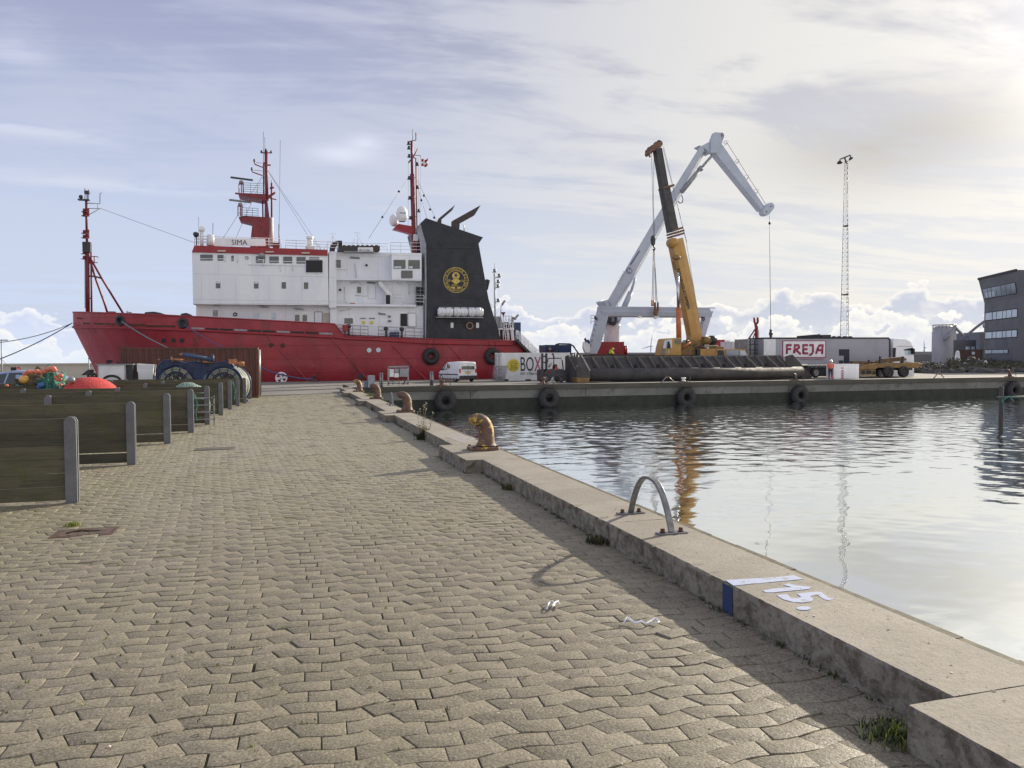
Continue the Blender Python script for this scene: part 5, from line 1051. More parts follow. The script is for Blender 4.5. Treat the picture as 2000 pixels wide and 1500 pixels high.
# emblem
ec = PY(890.5, 546.8, 79.84); rE = 24.3*ec.y/ray(1000, 700).y/1500*1.0; rE = (PY(914.8, 546.8, 79.84)-ec).length
def ering(mb, r0, r1, n=48):
    pts = [ec+V((r_*math.cos(2*math.pi*i/n), 0, r_*math.sin(2*math.pi*i/n))) for r_ in (r0, r1) for i in range(n)]; mb.add(pts, [(i, (i+1) % n, n+(i+1) % n, n+i) for i in range(n)])
b = MB(); ering(b, rE*.955, rE); ering(b, rE*.70, rE*.735)
def arctext(mb, txt, r_, a0, a1, size, flip=False):
    for i, ch in enumerate(txt):
        if ch == ' ': continue
        a = a0+(a1-a0)*i/(len(txt)-1); er = V((math.cos(a), 0, math.sin(a))); ex = V((math.sin(a), 0, -math.cos(a))); ey = er
        if flip: ex, ey = -ex, -er
        o_ = ec+er*(r_ if not flip else r_+size*.7)-ex*size*.30+V((0, -.002, 0)); mb.text(ch, o_, ex, ey, size, .0, .012)
arctext(b, 'JD-CONTRACTOR A/S', rE*.765, R(168), R(12), rE*.235); arctext(b, 'DENMARK', rE*.765, R(195), R(259), rE*.22, True); arctext(b, 'SINCE 1972', rE*.765, R(281), R(346), rE*.215, True)
for a in (R(181), R(-1), R(270)): q = ec+V((math.cos(a)*rE*.845, 0, math.sin(a)*rE*.845)); b.obox(q, rE*.07, .004, rE*.07)
hd = lambda pts: b.add([ec+V((x_*rE, -.004, z_*rE)) for x_, z_ in pts], [tuple(range(len(pts)))])
hd([(.0+.30*math.cos(a*math.pi/10), .33+.29*math.sin(a*math.pi/10)) for a in range(-3, 14)]); hd([(-.17, .12), (.17, .12), (.22, .02), (.38, -.04), (.30, -.16), (.12, -.28), (0, -.34), (-.12, -.28), (-.30, -.16), (-.38, -.04), (-.22, .02)])
for s_ in (-1, 1):
    for k in range(3): z_ = -.02-.07*k; hd([(s_*.42, z_), (s_*.52, z_+.03), (s_*.64, z_-.02), (s_*.66, z_+.01), (s_*.52, z_+.055), (s_*.42, z_+.025)])
hd([(-.36, -.47), (.36, -.47), (.36, -.49), (-.36, -.49)]); b.text('BIMSEA', ec+V((-rE*.34, -.004, -rE*.44)), (1, 0, 0), (0, 0, 1), rE*.15, 0, .008); hd([(-.42, -.54), (-.08, -.54), (-.08, -.66), (-.28, -.66)]); hd([(.42, -.54), (.08, -.54), (.08, -.66), (.28, -.66)])
em = b.build('emblem', M['gold'], fn)
b = MB(); b.lathe([(0, 0), (.085*rE*1.2, 0)], ec+V((0, -.008, rE*.36)), (0, -1, 0), 14); b.lathe([(.14*rE, 0), (.16*rE, 0)], ec+V((0, -.008, rE*.36)), (0, -1, 0), 20); b.build('emblem_detail', M['black'], em)
# life rafts in their cradle on the funnel side
for (a, c) in ((855, 884.5), (885.5, 913), (914, 943)):
    b = MB(); z0, z1 = PY(a, 618.5, 79.2), PY(a, 600.5, 79.2); rr_ = (z1.z-z0.z)/2; 
    for (u0, u1) in ((a, (a+c)/2+.3), ((a+c)/2-.3, c)):
        p0, p1 = PY(u0, 609.5, 79.25), PY(u1, 609.5, 79.25); Lq = p1.x-p0.x
        prof = [(0, 0), (rr_*.66, .0), (rr_*.92, Lq*.12), (rr_, Lq*.24), (rr_*.93, Lq*.27), (rr_*.93, Lq*.33), (rr_, Lq*.36), (rr_*1.0, Lq*.48), (rr_*1.06, Lq*.49), (rr_*1.06, Lq*.53), (rr_*1.0, Lq*.54), (rr_, Lq*.68), (rr_*.93, Lq*.71), (rr_*.93, Lq*.76), (rr_, Lq*.79), (rr_*.9, Lq*.9), (rr_*.66, Lq), (0, Lq)]
        b.lathe(prof, p0, (1, 0, 0), 16)
    b.build('life_raft', M['whiteclean'], fn)
b = MB(); b.beam(PY(851, 619.6, 79.3), PY(943, 620.5, 79.3), .5, .09); b.beam(PY(857, 600, 79.6), PY(941, 600.8, 79.6), .06); b.build('raft_cradle', M['grey'], fn)
for x_ in (883, 932.8): panel(fn, x_-2.8, 630, x_+2.8, 640.5, 79.9, M['white2'], 'notice', .05)
b = MB(); b.torus(PY(917.3, 636.4, 79.75), (0, 1, 0), .33, .085, 22, 8); b.build('lifebuoy', pm('faded_orange', (.28, .12, .07), (.30, .22, .18), .6, ns=9), fn)
# ---------------- foremast
def tubes(par, name, mt, Y, segs):
    b = MB()
    for s_ in segs:
        pts, r_ = s_[0], s_[1]; b.path([PY(x_, y_, Y) for x_, y_ in pts], r_, n=8)
    return b.build(name, mt, par)
fm_ = tubes(ship, 'foremast', M['redmast'], YC, [([(171.5, 612), (171, 560), (170.5, 505), (170, 478)], .20), ([(170, 480), (169, 430), (168.5, 390)], .12)])
tubes(fm_, 'mast_stay', M['redmast'], YC, [([(179, 610), (178.5, 560), (178, 494), (173, 491)], .09), ([(173, 500), (188, 548), (204, 592), (210, 612)], .10), ([(176, 504), (200, 546), (241, 613)], .10), ([(172, 539), (186, 540), (199, 544)], .08), ([(172, 582), (179, 583)], .06)])
tubes(fm_, 'ladder', M['wire'], YC-.2, [([(166, 602), (165.7, 505)], .03), ([(167.8, 602), (167.5, 505)], .03)]+[([(166, y_), (167.8, y_)], .02) for y_ in range(508, 602, 6)])
for (x_, y_) in ((165, 410), (165, 418), (165, 452), (165, 461), (165, 492), (165, 502)): b = MB(); q = PY(x_, y_, YC-.1); b.tube(q+V((0, 0, -.12)), q+V((0, 0, .12)), .15, n=10); b.lathe([(.30, -.22), (.28, -.16), (0, -.14)], q, n=10); b.obox(q+V((.25, .1, 0)), .3, .2, .4); b.build('navigation_light', M['redmast'], fm_)
b = MB(); b.obox(PY(170, 483, YC), .7, .6, 1.0); b.obox(PY(164, 390.5, YC), 1.0, .5, .12); b.sphere(PY(158, 384.5, YC), .2); b.tube(PY(158, 391, YC), PY(158, 384, YC), .06, n=6); b.obox(PY(170, 376, YC), .42, .4, .30); b.beam(PY(166, 374, YC), PY(172.5, 374, YC), .05); b.tube(PY(166, 390, YC), PY(166, 368, YC), .035, n=6); b.tube(PY(172.5, 390, YC), PY(172.5, 370, YC), .035, n=6); b.tube(PY(170, 488, YC), PY(170, 373, YC), .05, n=6); b.build('mast_head', M['dark'], fm_)
tubes(fm_, 'wind_sensor', M['grey'], YC, [([(171, 397), (178, 397), (195, 398), (195.5, 378), (199, 376.5)], .045), ([(191, 398), (191, 407)], .03), ([(171, 407), (196, 407.5)], .035), ([(171, 421), (196, 407)], .035)])
tubes(fm_, 'bell_frame', M['redmast'], YC-.2, [([(179, 501), (190, 501), (192, 504)], .04), ([(184, 501), (184, 513)], .05), ([(179, 513), (191, 513)], .04)])
# ---------------- main mast with radars
b = MB(); b.pp([(466, 424), (478, 421), (527.3, 424.8), (526.4, 484), (488, 481), (492.8, 437), (469, 431)], YC-.8, 1.6); mm = b.build('main_mast', M['redmast'], ship)
b = MB(); b.pp([(465.7, 376.5), (518, 379), (519, 391), (508, 389.5), (466, 381.5)], YC-1.2, 2.2); b.pp([(459, 376), (467, 376.5), (467, 378.5), (459, 378)], YC-.3, .4); b.pp([(517, 389), (522, 389), (526.5, 426), (516.5, 426)], YC-.5, 1.0); b.pp([(519, 384), (537, 374), (538, 377), (524, 388)], YC-.2, .3); b.build('radar_platform', M['redmast'], mm)
tubes(mm, 'pole', M['redmast'], YC, [([(521.3, 392), (520.5, 345), (519.8, 294)], .17), ([(515.3, 380), (515, 320), (516, 318), (519, 318)], .08), ([(511, 298.5), (530, 298.5)], .06), ([(520, 322), (529, 322.6)], .08), ([(513, 392), (513.5, 424)], .07)])
tubes(mm, 'antenna', M['wire'], YC, [([(514.6, 318), (514.4, 257)], .025), ([(517.4, 300), (517.3, 268)], .025), ([(547.5, 273.6), (546, 400), (545, 440)], .022), ([(545, 438), (545.2, 484)], .06), ([(530.4, 360), (530.2, 352)], .03), ([(388, 479), (388, 424)], .02), ([(416, 480), (416, 436)], .035)])
tubes(mm, 'signal_arm', M['redmast'], YC-.4, [([(496.5, 317), (498, 321), (516, 328)], .06), ([(491.8, 333), (493, 336), (516, 344)], .06), ([(500, 317.5), (516, 319)], .02), ([(495, 332.5), (516, 334)], .02)])
for (x_, y_) in ((496.5, 313), (491.8, 329.5), (510.5, 296), (529.5, 296.5), (519.5, 293)): b = MB(); q = PY(x_, y_, YC-.3); b.tube(q+V((0, 0, -.15)), q+V((0, 0, .12)), .10, .08, n=8); b.build('signal_lamp', M['dark'], mm)
for (xa, ya, xb, yb, bx_, by, mt) in ((450.8, 346.4, 493.3, 352, 471.3, 356, 'dark'), (448.4, 390.4, 489.6, 395.3, 469.3, 399.5, 'wire')):
    b = MB(); b.beam(PY(xa, ya, YC-1.5), PY(xb, yb, YC-.5), .22, .16); rb = b.build('radar_scanner', M[mt], mm)
    b = MB(); q = PY(bx_, by, YC-1); b.sphere(q, .24, 1.0, 1, .8); b.tube(q, PY(bx_, by-3.5, YC-1), .10, n=8); b.build('radar_motor', M['grey'], rb)
    y2 = by+(20 if by < 380 else 23); b = MB()
    for dx in (-4.5, 0, 3.5): b.tube(PY(bx_+dx, by+3, YC-1), PY(bx_+dx, y2, YC-1), .05, n=6)
    b.beam(PY(bx_-5, by+3.3, YC-1), PY(bx_+4.5, by+3.3, YC-1), .3, .06); b.build('radar_stand', M['redmast'], mm)
rail(mm, [(476, 378), (516, 380)], 21, YC-.9, 12, M['wire'], .02, 5); rail(mm, [(471, 423.5), (504, 425)], 18, YC-.9, 11, M['wire'], .022, 4)
tubes(mm, 'aft_pole', M['white2'], YC+.3, [([(531, 482), (530.6, 425)], .16), ([(506.5, 425), (506.5, 470)], .09)]); tubes(mm, 'aft_pole', M['redmast'], YC+.3, [([(530.6, 426), (530.4, 357)], .09), ([(523, 386), (540, 390)], .06), ([(527, 368), (535, 366)], .1)])
b = MB(); b.pr(533, 474, 545, 483, YC, 1.6); b.build('mast_locker', M['redmast'], mm)
for (x_, y0, y1, r_, hd_) in ((384, 482, 459, .05, 1), (394, 482, 452, .16, 2), (412, 480, 459, .35, 0), (605.5, 486, 462, .26, 3), (649.5, 489, 457, .04, 4), (698, 490, 455, .03, 4)):
    b = MB(); q0, q1 = PY(x_, y0, 80.8), PY(x_, y1, 80.8); b.tube(q0, q1, r_, n=10)
    if hd_ == 1: b.lathe([(0, -.1), (.28, 0), (.2, .3), (0, .35)], q1, (-.5, -.8, .3), 12)
    if hd_ == 2: b.sphere(q1+V((0, 0, .2)), .3)
    if hd_ == 3: b.lathe([(.34, -.25), (.36, 0), (0, .05)], q1, (0, 0, 1), 14); b.obox(q0, .9, .7, .5)
    if hd_ == 4: b.beam(q1+V((-.3, 0, 0)), q1+V((.3, 0, 0)), .05); b.tube(q1+V((0, 0, -.2)), q0+V((-.9 if x_ > 600 else 0, 0, 0)), .02, n=5); b.tube(q1+V((0, 0, -.2)), q0+V((.9, 0, 0)), .02, n=5)
    b.build('roof_fitting', M['dark'] if hd_ == 1 else M['white2'], ship)
# ---------------- aft mast, domes, flag
am = tubes(ship, 'aft_mast', M['redmast'], YC-1, [([(809.3, 494), (808, 450), (806.5, 400), (805, 340)], .24), ([(805, 342), (804.2, 300), (804, 275)], .14), ([(814.5, 459), (813.3, 380), (812.2, 309), (807, 308)], .07), ([(797.5, 318), (806, 308), (816, 291)], .07), ([(800, 276), (812, 274), (813, 262)], .05), ([(810, 303), (821.4, 304), (821.5, 309)], .035)]+[([(808, y_), (813.5, y_)], .03) for y_ in (347, 388, 423)])
tubes(am, 'antenna', M['wire'], YC-1, [([(806, 274), (805.8, 252)], .03), ([(812.3, 272), (812, 259)], .05), ([(797.5, 318), (797, 455)], .012), ([(817, 310), (818.5, 440)], .012), ([(821.5, 309), (821, 436)], .010)])
for (x_, y_) in ((798, 279), (798.5, 288), (799, 304), (799, 347), (800, 386), (801.5, 425), (814.5, 320), (815.7, 365), (818, 411)): b = MB(); q = PY(x_, y_, YC-1.2); b.tube(q+V((0, 0, -.15)), q+V((0, 0, .15)), .13, n=10); b.lathe([(.22, -.18), (.2, -.12), (0, -.1)], q, n=10); b.build('navigation_light', M['dark'], am)
b = MB(); b.pp([(767.7, 447), (778, 437), (806.7, 442), (809, 451), (805, 458), (790, 453)], YC-1.3, .9); br_ = b.build('dome_bracket', M['redband'], am)
for (x_, y_, rx, k) in ((785, 417, 10.4, 1), (769, 429, 8.2, 0)):
    q = PY(x_, y_, YC-(2.4 if k else .2)); r_ = rx*88/1500; b = MB(); b.lathe([(r_*.55, -r_*1.42), (r_*.9, -r_*1.1), (r_, -r_*.75), (r_, 0), (r_*.95, r_*.38), (r_*.75, r_*.80), (r_*.45, r_*1.12), (.02, r_*1.28)], q, n=22); o = b.build('satellite_dome', M['white2'], am)
    if k: b = MB(); b.text('SEASAT', q+V((-r_*.55, -r_*1.03, -r_*.2)), (1, 0, 0), (0, 0, 1), r_*.36, 0, .004); b.build('lettering', M['ropeblue'], o)
b = MB(); b.pr(808, 457.5, 816.5, 470, YC-1.5, .5); b.build('speaker_box', M['white2'], am)
FY = YC-1; a0, a1 = PY(822.7, 310.5, FY), PY(835.3, 325.5, FY); fw, fh = a1.x-a0.x, a0.z-a1.z
fl = MB(); NX = 14
for j in range(9):
    for i in range(NX+1): fl.v.append(V((a0.x+fw*i/NX, FY+.16*math.sin(i*.8+j*.2)*(i/NX), a0.z-fh*j/8+.10*math.sin(i*.55)*(i/NX))))
for j in range(8):
    for i in range(NX): fl.f.append([j*(NX+1)+i, j*(NX+1)+i+1, (j+1)*(NX+1)+i+1, (j+1)*(NX+1)+i]); fl.fm.append(1 if (i in (5, 6) or j in (3, 4)) and not False else 0); fl.sm.append(True)
fo = fl.build('flag', [pm('flag_red', (.35, .03, .04), None, .8), M['textwhite']], loc=tuple(a0)); OFF[fo.name] = V(); tag(fo, 'small red flag with a white cross flying from the aft mast', 'flag'); sd_ = fo.modifiers.new('s', 'SOLIDIFY'); sd_.thickness = .01
# rigging wires
def wire(par, pts, r_=.018): 
    b = MB(); b.path(pts, r_, n=5); return b.build('rigging_wire', M['wire'], par)
for (a, b0, Ya, c, d_, Yb_) in ((196, 407, YC, 380, 474, 82), (522, 331.5, YC, 600, 458, 81), (522, 331.5, YC, 627, 485, 81), (512, 345, YC, 436, 465, 81), (514, 345, YC, 460, 466, 86), (796.3, 348.4, YC-1, 720, 466, 81), (815.4, 352, YC-1, 853, 431, 80.5), (817, 371, YC-1, 834, 426, 83), (605, 463, 81, 628, 489, 80)): wire(ship, [PY(a, b0, Ya), PY(c, d_, Yb_)])
for (x_, y_) in ((779, 374), (747, 424), (828, 382), (840, 409), (848, 425), (823, 391)): b = MB(); b.sphere(PY(x_, y_, 82.5), .13, n=8, m=6); b.build('insulator', M['dark'], am)
# ---------------- stern gear
sm_ = tubes(ship, 'stern_mast', M['white2'], 83, [([(968, 636), (967, 600), (966, 534)], .12), ([(966, 542), (977, 541.5)], .08), ([(956, 592), (966, 602), (972, 612), (974, 618)], .02)])
tubes(sm_, 'antenna', M['wire'], 83, [([(966, 530), (965.8, 514)], .02)])
for (x_, y_) in ((966, 528.5), (975, 538), (973, 549.5), (972.5, 558.5), (973, 586.5)): b = MB(); q = PY(x_, y_, 82.9); b.tube(q+V((0, 0, -.16)), q+V((0, 0, .16)), .15, n=10); b.lathe([(.28, -.20), (.26, -.14), (0, -.12)], q, n=10); b.lathe([(.0, .2), (.2, .16), (.2, .12)], q, n=10); b.build('navigation_light', M['grey'], sm_)
b = MB(); b.pp([(966, 618), (979, 618), (984, 640), (972, 640)], 81.5, 1.6); b.build('grey_locker', M['grey'], ship)
b = MB(); b.pp([(973, 641), (1004, 641), (1004, 644), (973, 644)], 81, 3)
for x_ in (975, 983, 992, 1000): b.tube(PY(x_, 642, 81.2), PY(x_+(2 if x_ > 990 else 0), 668, 81.2), .10, n=6)
for x_ in (984, 996):
    b.beam(PY(x_-2, 616, 81), PY(x_+4, 665, 80.6), .07); b.beam(PY(x_+3, 616, 81), PY(x_+8, 665, 80.6), .07)
    for k in range(8): b.beam(PY(x_-1+k*.7, 622+k*6, 80.9), PY(x_+4+k*.7, 622+k*6, 80.9), .05)
b.build('stern_gantry', M['white2'], ship)
rail(ship, [(984, 640), (1003, 641)], 23, 81.2, 7, M['white2'], .04); b = MB(); b.pr(1003, 629.5, 1017.4, 668, 82, 2.2); b.build('blue_cabin', M['bluec'], ship, bevel=.04); b = MB(); b.pr(986, 629, 993, 641, 82.5, 1); b.build('blue_winch_cover', M['bluec'], ship); b = MB(); b.pp([(976, 642), (1000, 642), (1003, 668), (978, 668)], 82.2, 1.5); b.build('dark_winch', M['steel'], ship)
tubes(ship, 'flood_lamp_arm', M['white2'], 81.2, [([(978.4, 637), (978.4, 600), (980, 596), (982, 594)], .06)]); tubes(ship, 'flood_lamp_arm', M['dark'], 81.2, [([(1000.5, 642), (1000, 619), (1004, 622), (1006, 622)], .12)])
for (P) in ([(981, 592.5), (986, 586), (988, 588), (982, 597)], [(1004.5, 622), (1012, 613.5), (1014, 616), (1007, 625)]): b = MB(); b.pp(P, 81.0, .4); b.build('flood_lamp', M['grey'], ship)
b = MB(); b.lathe([(.05, 0), (.1, .2), (.28, .45)], PY(983, 618, 81), n=10); b.build('vent_cowl', M['redmast'], ship)
g_ = PY(1028, 676, 78.6); t = thing('gangway', 'white railed gangway sloping down from the stern of the ship', 'gangway', (g_.x, 78.6, 0), 0)
b = MB(); b.beam(PY(1008, 664, 78.2), PY(1050, 705, 78.2), .12, .2); b.beam(PY(1010, 664, 79.0), PY(1052, 705, 79.0), .12, .2)
b.prism([PY(1008, 664.5, 78.2), PY(1050, 705.5, 78.2), PY(1050, 705.5, 78.2)+V((0, .9, 0)), PY(1008, 664.5, 78.2)+V((0, .9, 0))], (0, 0, -.05)); b.build('walkway', M['dark'], t)
for Yq, dx in ((78.2, 0), (79.0, 3)):
    b = MB()
    for k in (7, 13, 19): b.tube(PY(1008+dx, 664-k, Yq), PY(1050+dx, 705-k, Yq), .035, n=5)
    for k in range(7): b.tube(PY(1008+dx+k*7, 664+k*6.8, Yq), PY(1008+dx+k*7, 664+k*6.8-19, Yq), .035, n=5)
    b.build('handrail', M['white2'], t)
# hanging fender tyres on the hull
def tyre_obj(c, ax, Rr, r_, label, grp, rope=None):
    t = thing('fender_tyre', label, 'tyre fender', tuple(c), 0, grp); b = MB(); b.torus(c, ax, Rr, r_, 36, 12, 1.15); axv = V(ax).normalized(); b.lathe([(Rr-r_*.6, -r_*.9), (Rr-r_*.9, -r_*.2), (Rr-r_*.6, r_*.9)], c, ax, 32)
    for i in range(30):
        a = i*2*math.pi/30; u = axv.orthogonal().normalized(); v = axv.cross(u); q = V(c)+(u*math.cos(a)+v*math.sin(a))*(Rr+r_*.96); b.obox(q, .07, r_*1.3, .07)
    b.build('tyre', M['rubber'], t)
    if rope:
        for dx in rope: b = MB(); b.path([V(c)+V((dx, -.02, Rr+r_*.6)), V(c)+V((dx*1.1, .06, Rr+r_+.25)), V(c)+V((dx*1.2, .12, Rr+r_+.9))], .028, n=6); b.build('hanging_chain', M['rustbolt'], t)
    return t
c_ = PY(842, 696, 78.72); tyre_obj(c_, (0, 1, 0), .57, .30, 'black tyre fender hanging on the red hull above the white van', 'tyre fenders on the ship', (-.3, .3))
c_ = PY(962, 696, 78.72); tyre_obj(c_, (0, 1, 0), .57, .30, 'black tyre fender on the red hull, half hidden by the white container', 'tyre fenders on the ship', (-.3, .3))
# mooring ropes
def mrope(pts, r_, mt, label):
    b = MB(); b.path(pts, r_, n=6); o = b.build('mooring_rope', mt, loc=tuple(pts[0])); tag(o, label, 'rope', 'mooring ropes')
def sag(a, b_, s_, n=14): return [V(a).lerp(V(b_), i/n)+V((0, 0, -s_*4*(i/n)*(1-i/n))) for i in range(n+1)]
bq = PY(141, 631, YC)
mrope(sag(bq, PD(-60, 672, 60), .5), .035, M['ropegrey'], 'upper mooring rope running left from the ship bow out of the picture')
mrope(sag(bq, PD(-60, 722, 60), .35), .045, M['ropeblue'], 'lower blue mooring rope running left from the ship bow')
mrope(sag(near(238, 628, .2), PY(330, 680, 76.5), .15)+[PY(345, 690, 76)], .06, M['ropegrey'], 'grey-green mooring rope from the forward hawse hole to behind the rusty container')
mrope(sag(near(359, 633, .2), PY(440, 680, 76.5), .15)+[PY(455, 690, 76)], .05, M['ropeblue'], 'blue mooring rope from the second hawse hole to behind the rusty container')
mrope(sag(PY(500, 712, 76.8), PY(560, 734, 76.6), .15)+sag(PY(560, 734, 76.6), PY(613, 740, 76.5), .1)[1:], .07, M['ropeblue'], 'blue mooring rope sagging low along the hull to a quay bollard')
# ================================================================== PEOPLE
def skin_mesh(name, mt, par, verts, edges, radii, loc=(0, 0, 0), sub=2, root=0):
    me = bpy.data.meshes.new(name); me.from_pydata([tuple(v) for v in verts], edges, []); me.materials.append(mt)
    o = bpy.data.objects.new(name, me); COL.objects.link(o); o.parent = par
    s_ = o.modifiers.new('skin', 'SKIN'); s_.use_smooth_shade = True
    if not me.skin_vertices: me.attributes.new
    return o, s_
def person(loc, rz, label, J, top, bottom, helmet, extra=None, hi=None):
    """one continuous skinned body; clothes are slightly larger skins over it"""
    t = thing('person', label, 'person', loc, rz, local=True)
    def grow(name, mt, keys, edges, rad, sub=2):
        me = bpy.data.meshes.new(name); idx = {k: i for i, k in enumerate(keys)}
        me.from_pydata([J[k] for k in keys], [(idx[a], idx[b_]) for a, b_ in edges], []); o = bpy.data.objects.new(name, me); COL.objects.link(o); o.parent = t; me.materials.append(mt)
        bm_ = __import__('bmesh').new(); bm_.from_mesh(me); lay = bm_.verts.layers.skin.verify(); bm_.verts.ensure_lookup_table()
        for k, i in idx.items(): bm_.verts[i][lay].radius = (rad[k], rad[k]); bm_.verts[i][lay].use_root = (i == 0)
        bm_.to_mesh(me); bm_.free(); sk = o.modifiers.new('s', 'SKIN'); sk.use_smooth_shade = True; sb = o.modifiers.new('ss', 'SUBSURF'); sb.levels = sb.render_levels = sub; return o
    R_ = dict(pelvis=.14, spine=.13, chest=.155, neck=.06, head=.095, crown=.075, shl=.07, shr=.07, ell=.048, elr=.048, wrl=.033, wrr=.033, hal=.03, har=.03, hipl=.10, hipr=.10, knl=.065, knr=.065, anl=.045, anr=.045, tol=.04, tor=.04)
    for s_ in 'lr':
        h, wv = V(J['ha'+s_]), V(J['wr'+s_]); d = (h-wv).normalized(); sd_ = d.cross(V((0, 0, 1))); sd_ = sd_.normalized() if sd_.length > .1 else V((1, 0, 0))
        for i in range(4): J['f%s%d' % (s_, i)] = tuple(h+d*(.075-.006*abs(i-1.4))+sd_*(i-1.5)*.022+V((0, 0, -.012))); R_['f%s%d' % (s_, i)] = .0085
        J['f%s4' % s_] = tuple(wv.lerp(h, .55)+sd_*-.055); R_['f%s4' % s_] = .0095
    keys = list(R_.keys()); ed = [('pelvis', 'spine'), ('spine', 'chest'), ('chest', 'neck'), ('neck', 'head'), ('head', 'crown')]
    for s_ in 'lr': ed += [('chest', 'sh'+s_), ('sh'+s_, 'el'+s_), ('el'+s_, 'wr'+s_), ('wr'+s_, 'ha'+s_), ('pelvis', 'hip'+s_), ('hip'+s_, 'kn'+s_), ('kn'+s_, 'an'+s_), ('an'+s_, 'to'+s_)]+[('ha'+s_, 'f%s%d' % (s_, i)) for i in range(4)]+[('wr'+s_, 'f%s4' % s_)]
    body = grow('body', M['skin'], keys, ed, R_)
    tk = ['spine', 'pelvis', 'chest', 'shl', 'shr', 'ell', 'elr', 'wrl', 'wrr']; rr = {k: R_[k]+.022 for k in R_}; grow('jacket', top, tk, [('spine', 'pelvis'), ('spine', 'chest'), ('chest', 'shl'), ('chest', 'shr'), ('shl', 'ell'), ('shr', 'elr'), ('ell', 'wrl'), ('elr', 'wrr')], rr)
    lk = ['pelvis', 'hipl', 'hipr', 'knl', 'knr', 'anl', 'anr']; rr = {k: R_[k]+.020 for k in R_}; grow('trousers', bottom, lk, [('pelvis', 'hipl'), ('pelvis', 'hipr'), ('hipl', 'knl'), ('hipr', 'knr'), ('knl', 'anl'), ('knr', 'anr')], rr)
    for s_ in 'lr': b = MB(); q = V(J['an'+s_]).lerp(V(J['to'+s_]), .5); b.sphere((q.x, q.y, q.z+.01), .075, .75, 1.6, .7, 10, 6); b.build('boot', M['dark'], t)
    hd_ = V(J['head']); up = (V(J['crown'])-hd_).normalized(); b = MB(); b.lathe([(.165, .03), (.15, .045), (.135, .05), (.125, .10), (.09, .15), (.0, .17)], hd_, up, 16); b.build('helmet', helmet, t)
    f = V(J.get('face', (0, -1, 0))).normalized(); sdv = f.cross(up).normalized(); b = MB(); b.sphere(hd_+f*.105-up*.01, .018, 1, 1, 1.3, 8, 6)
    for s_ in (-1, 1): b.sphere(hd_+f*.09+sdv*.035*s_+up*.015, .012, n=6, m=4); b.sphere(hd_+sdv*.10*s_, .025, .5, 1, 1.2, 6, 4)
    b.build('face', M['skin'], t)
    if hi:
        b = MB()
        for s_ in 'lr':
            for k in (.45, .75): q = V(J['kn'+s_]).lerp(V(J['an'+s_]), k); b.lathe([(.082, -.03), (.082, .03)], q, V(J['kn'+s_])-V(J['an'+s_]), 12)
        b.build('reflective_band', hi, t)
    return t
stand = dict(pelvis=(0, 0, .96), spine=(0, -.01, 1.14), chest=(0, 0, 1.36), neck=(0, -.02, 1.52), head=(0, -.04, 1.64), crown=(0, -.04, 1.72), shl=(.19, 0, 1.42), shr=(-.19, 0, 1.42), ell=(.27, -.03, 1.14), elr=(-.27, -.03, 1.14), wrl=(.20, -.24, 1.06), wrr=(-.20, -.24, 1.06), hal=(.12, -.31, 1.07), har=(-.12, -.31, 1.07),
             hipl=(.10, 0, .90), hipr=(-.10, 0, .90), knl=(.12, -.03, .50), knr=(-.12, -.03, .50), anl=(.13, 0, .09), anr=(-.13, 0, .09), tol=(.14, -.13, .05), tor=(-.14, -.13, .05))
g_ = G(1622, 741, 0); Jn = dict(stand); Jn['crown'] = (0, -.08, 1.715); Jn['head'] = (0, -.07, 1.63)
person((g_.x, g_.y, 0), R(-25), 'worker in orange hi-vis jacket and white helmet standing left of the white block', Jn, M['hiviso'], M['trouser'], M['whiteclean'], hi=M['hiviso'])
Jb = dict(stand); Jb.update(spine=(0.05, -.04, 1.13), chest=(.14, -.10, 1.30), neck=(.22, -.14, 1.42), head=(.30, -.18, 1.48), crown=(.335, -.2, 1.56), shl=(.28, -.02, 1.34), shr=(.02, -.16, 1.36), ell=(.34, -.2, 1.1), elr=(.12, -.34, 1.12), wrl=(.36, -.38, .98), wrr=(.26, -.42, .98), hal=(.36, -.45, .96), har=(.28, -.48, .96), face=(.7, -.6, -.5))
DK = 2.0
# ================================================================== SMALL QUAY FURNITURE
def gt(name, label, cat, px, py, grp=None, Y=None): q = G(px, py, 0) if Y is None else PY(px, py, Y); return thing(name, label, cat, (q.x, q.y, 0), 0, grp), q.y
t, Y = gt('power_cabinet', 'galvanised frame carrying grey electrical boxes on the far quay', 'electrical cabinet', 778, 752)
for (a, b0, c, d_) in ((758.5, 753, 758.5, 716), (797, 751, 797, 716), (757, 716.5, 798.5, 716), (758, 748.5, 797, 748.5)): b = MB(); b.beam(PY(a, b0, Y), PY(c, d_, Y), .12); b.build('frame_bar', M['galv'], t)
for (x0, y0, x1, y1, mt) in ((761, 721, 769, 736, 'white2'), (770.5, 720, 779, 728, 'grey'), (770.5, 729, 779, 737, 'white2'), (781, 720, 796, 736, 'grey')): b = MB(); b.pr(x0, y0, x1, y1, Y-.15, .3); b.build('electrical_box', M[mt], t, bevel=.01)
for (x0, x1) in ((763, 767), (774, 779), (784, 789), (791, 786)):
    b = MB(); b.path([PY(x0, 736, Y), PY((x0+x1)/2+3, 745, Y-.1), PY(x1, 751, Y-.1)], .03, n=5); b.build('cable', M['rubber'], t)
t, Y = gt('grey_panel', 'plain dark grey upright metal panel behind the farthest near-side bollards', 'panel', 726, 756); b = MB(); b.pr(718.5, 733, 732.5, 757, Y, .35); b.build('panel', M['grey'], t, bevel=.01); b = MB(); b.pr(711, 745, 718, 757, Y+.1, .3); b.build('side_box', M['bluegrey'], t)
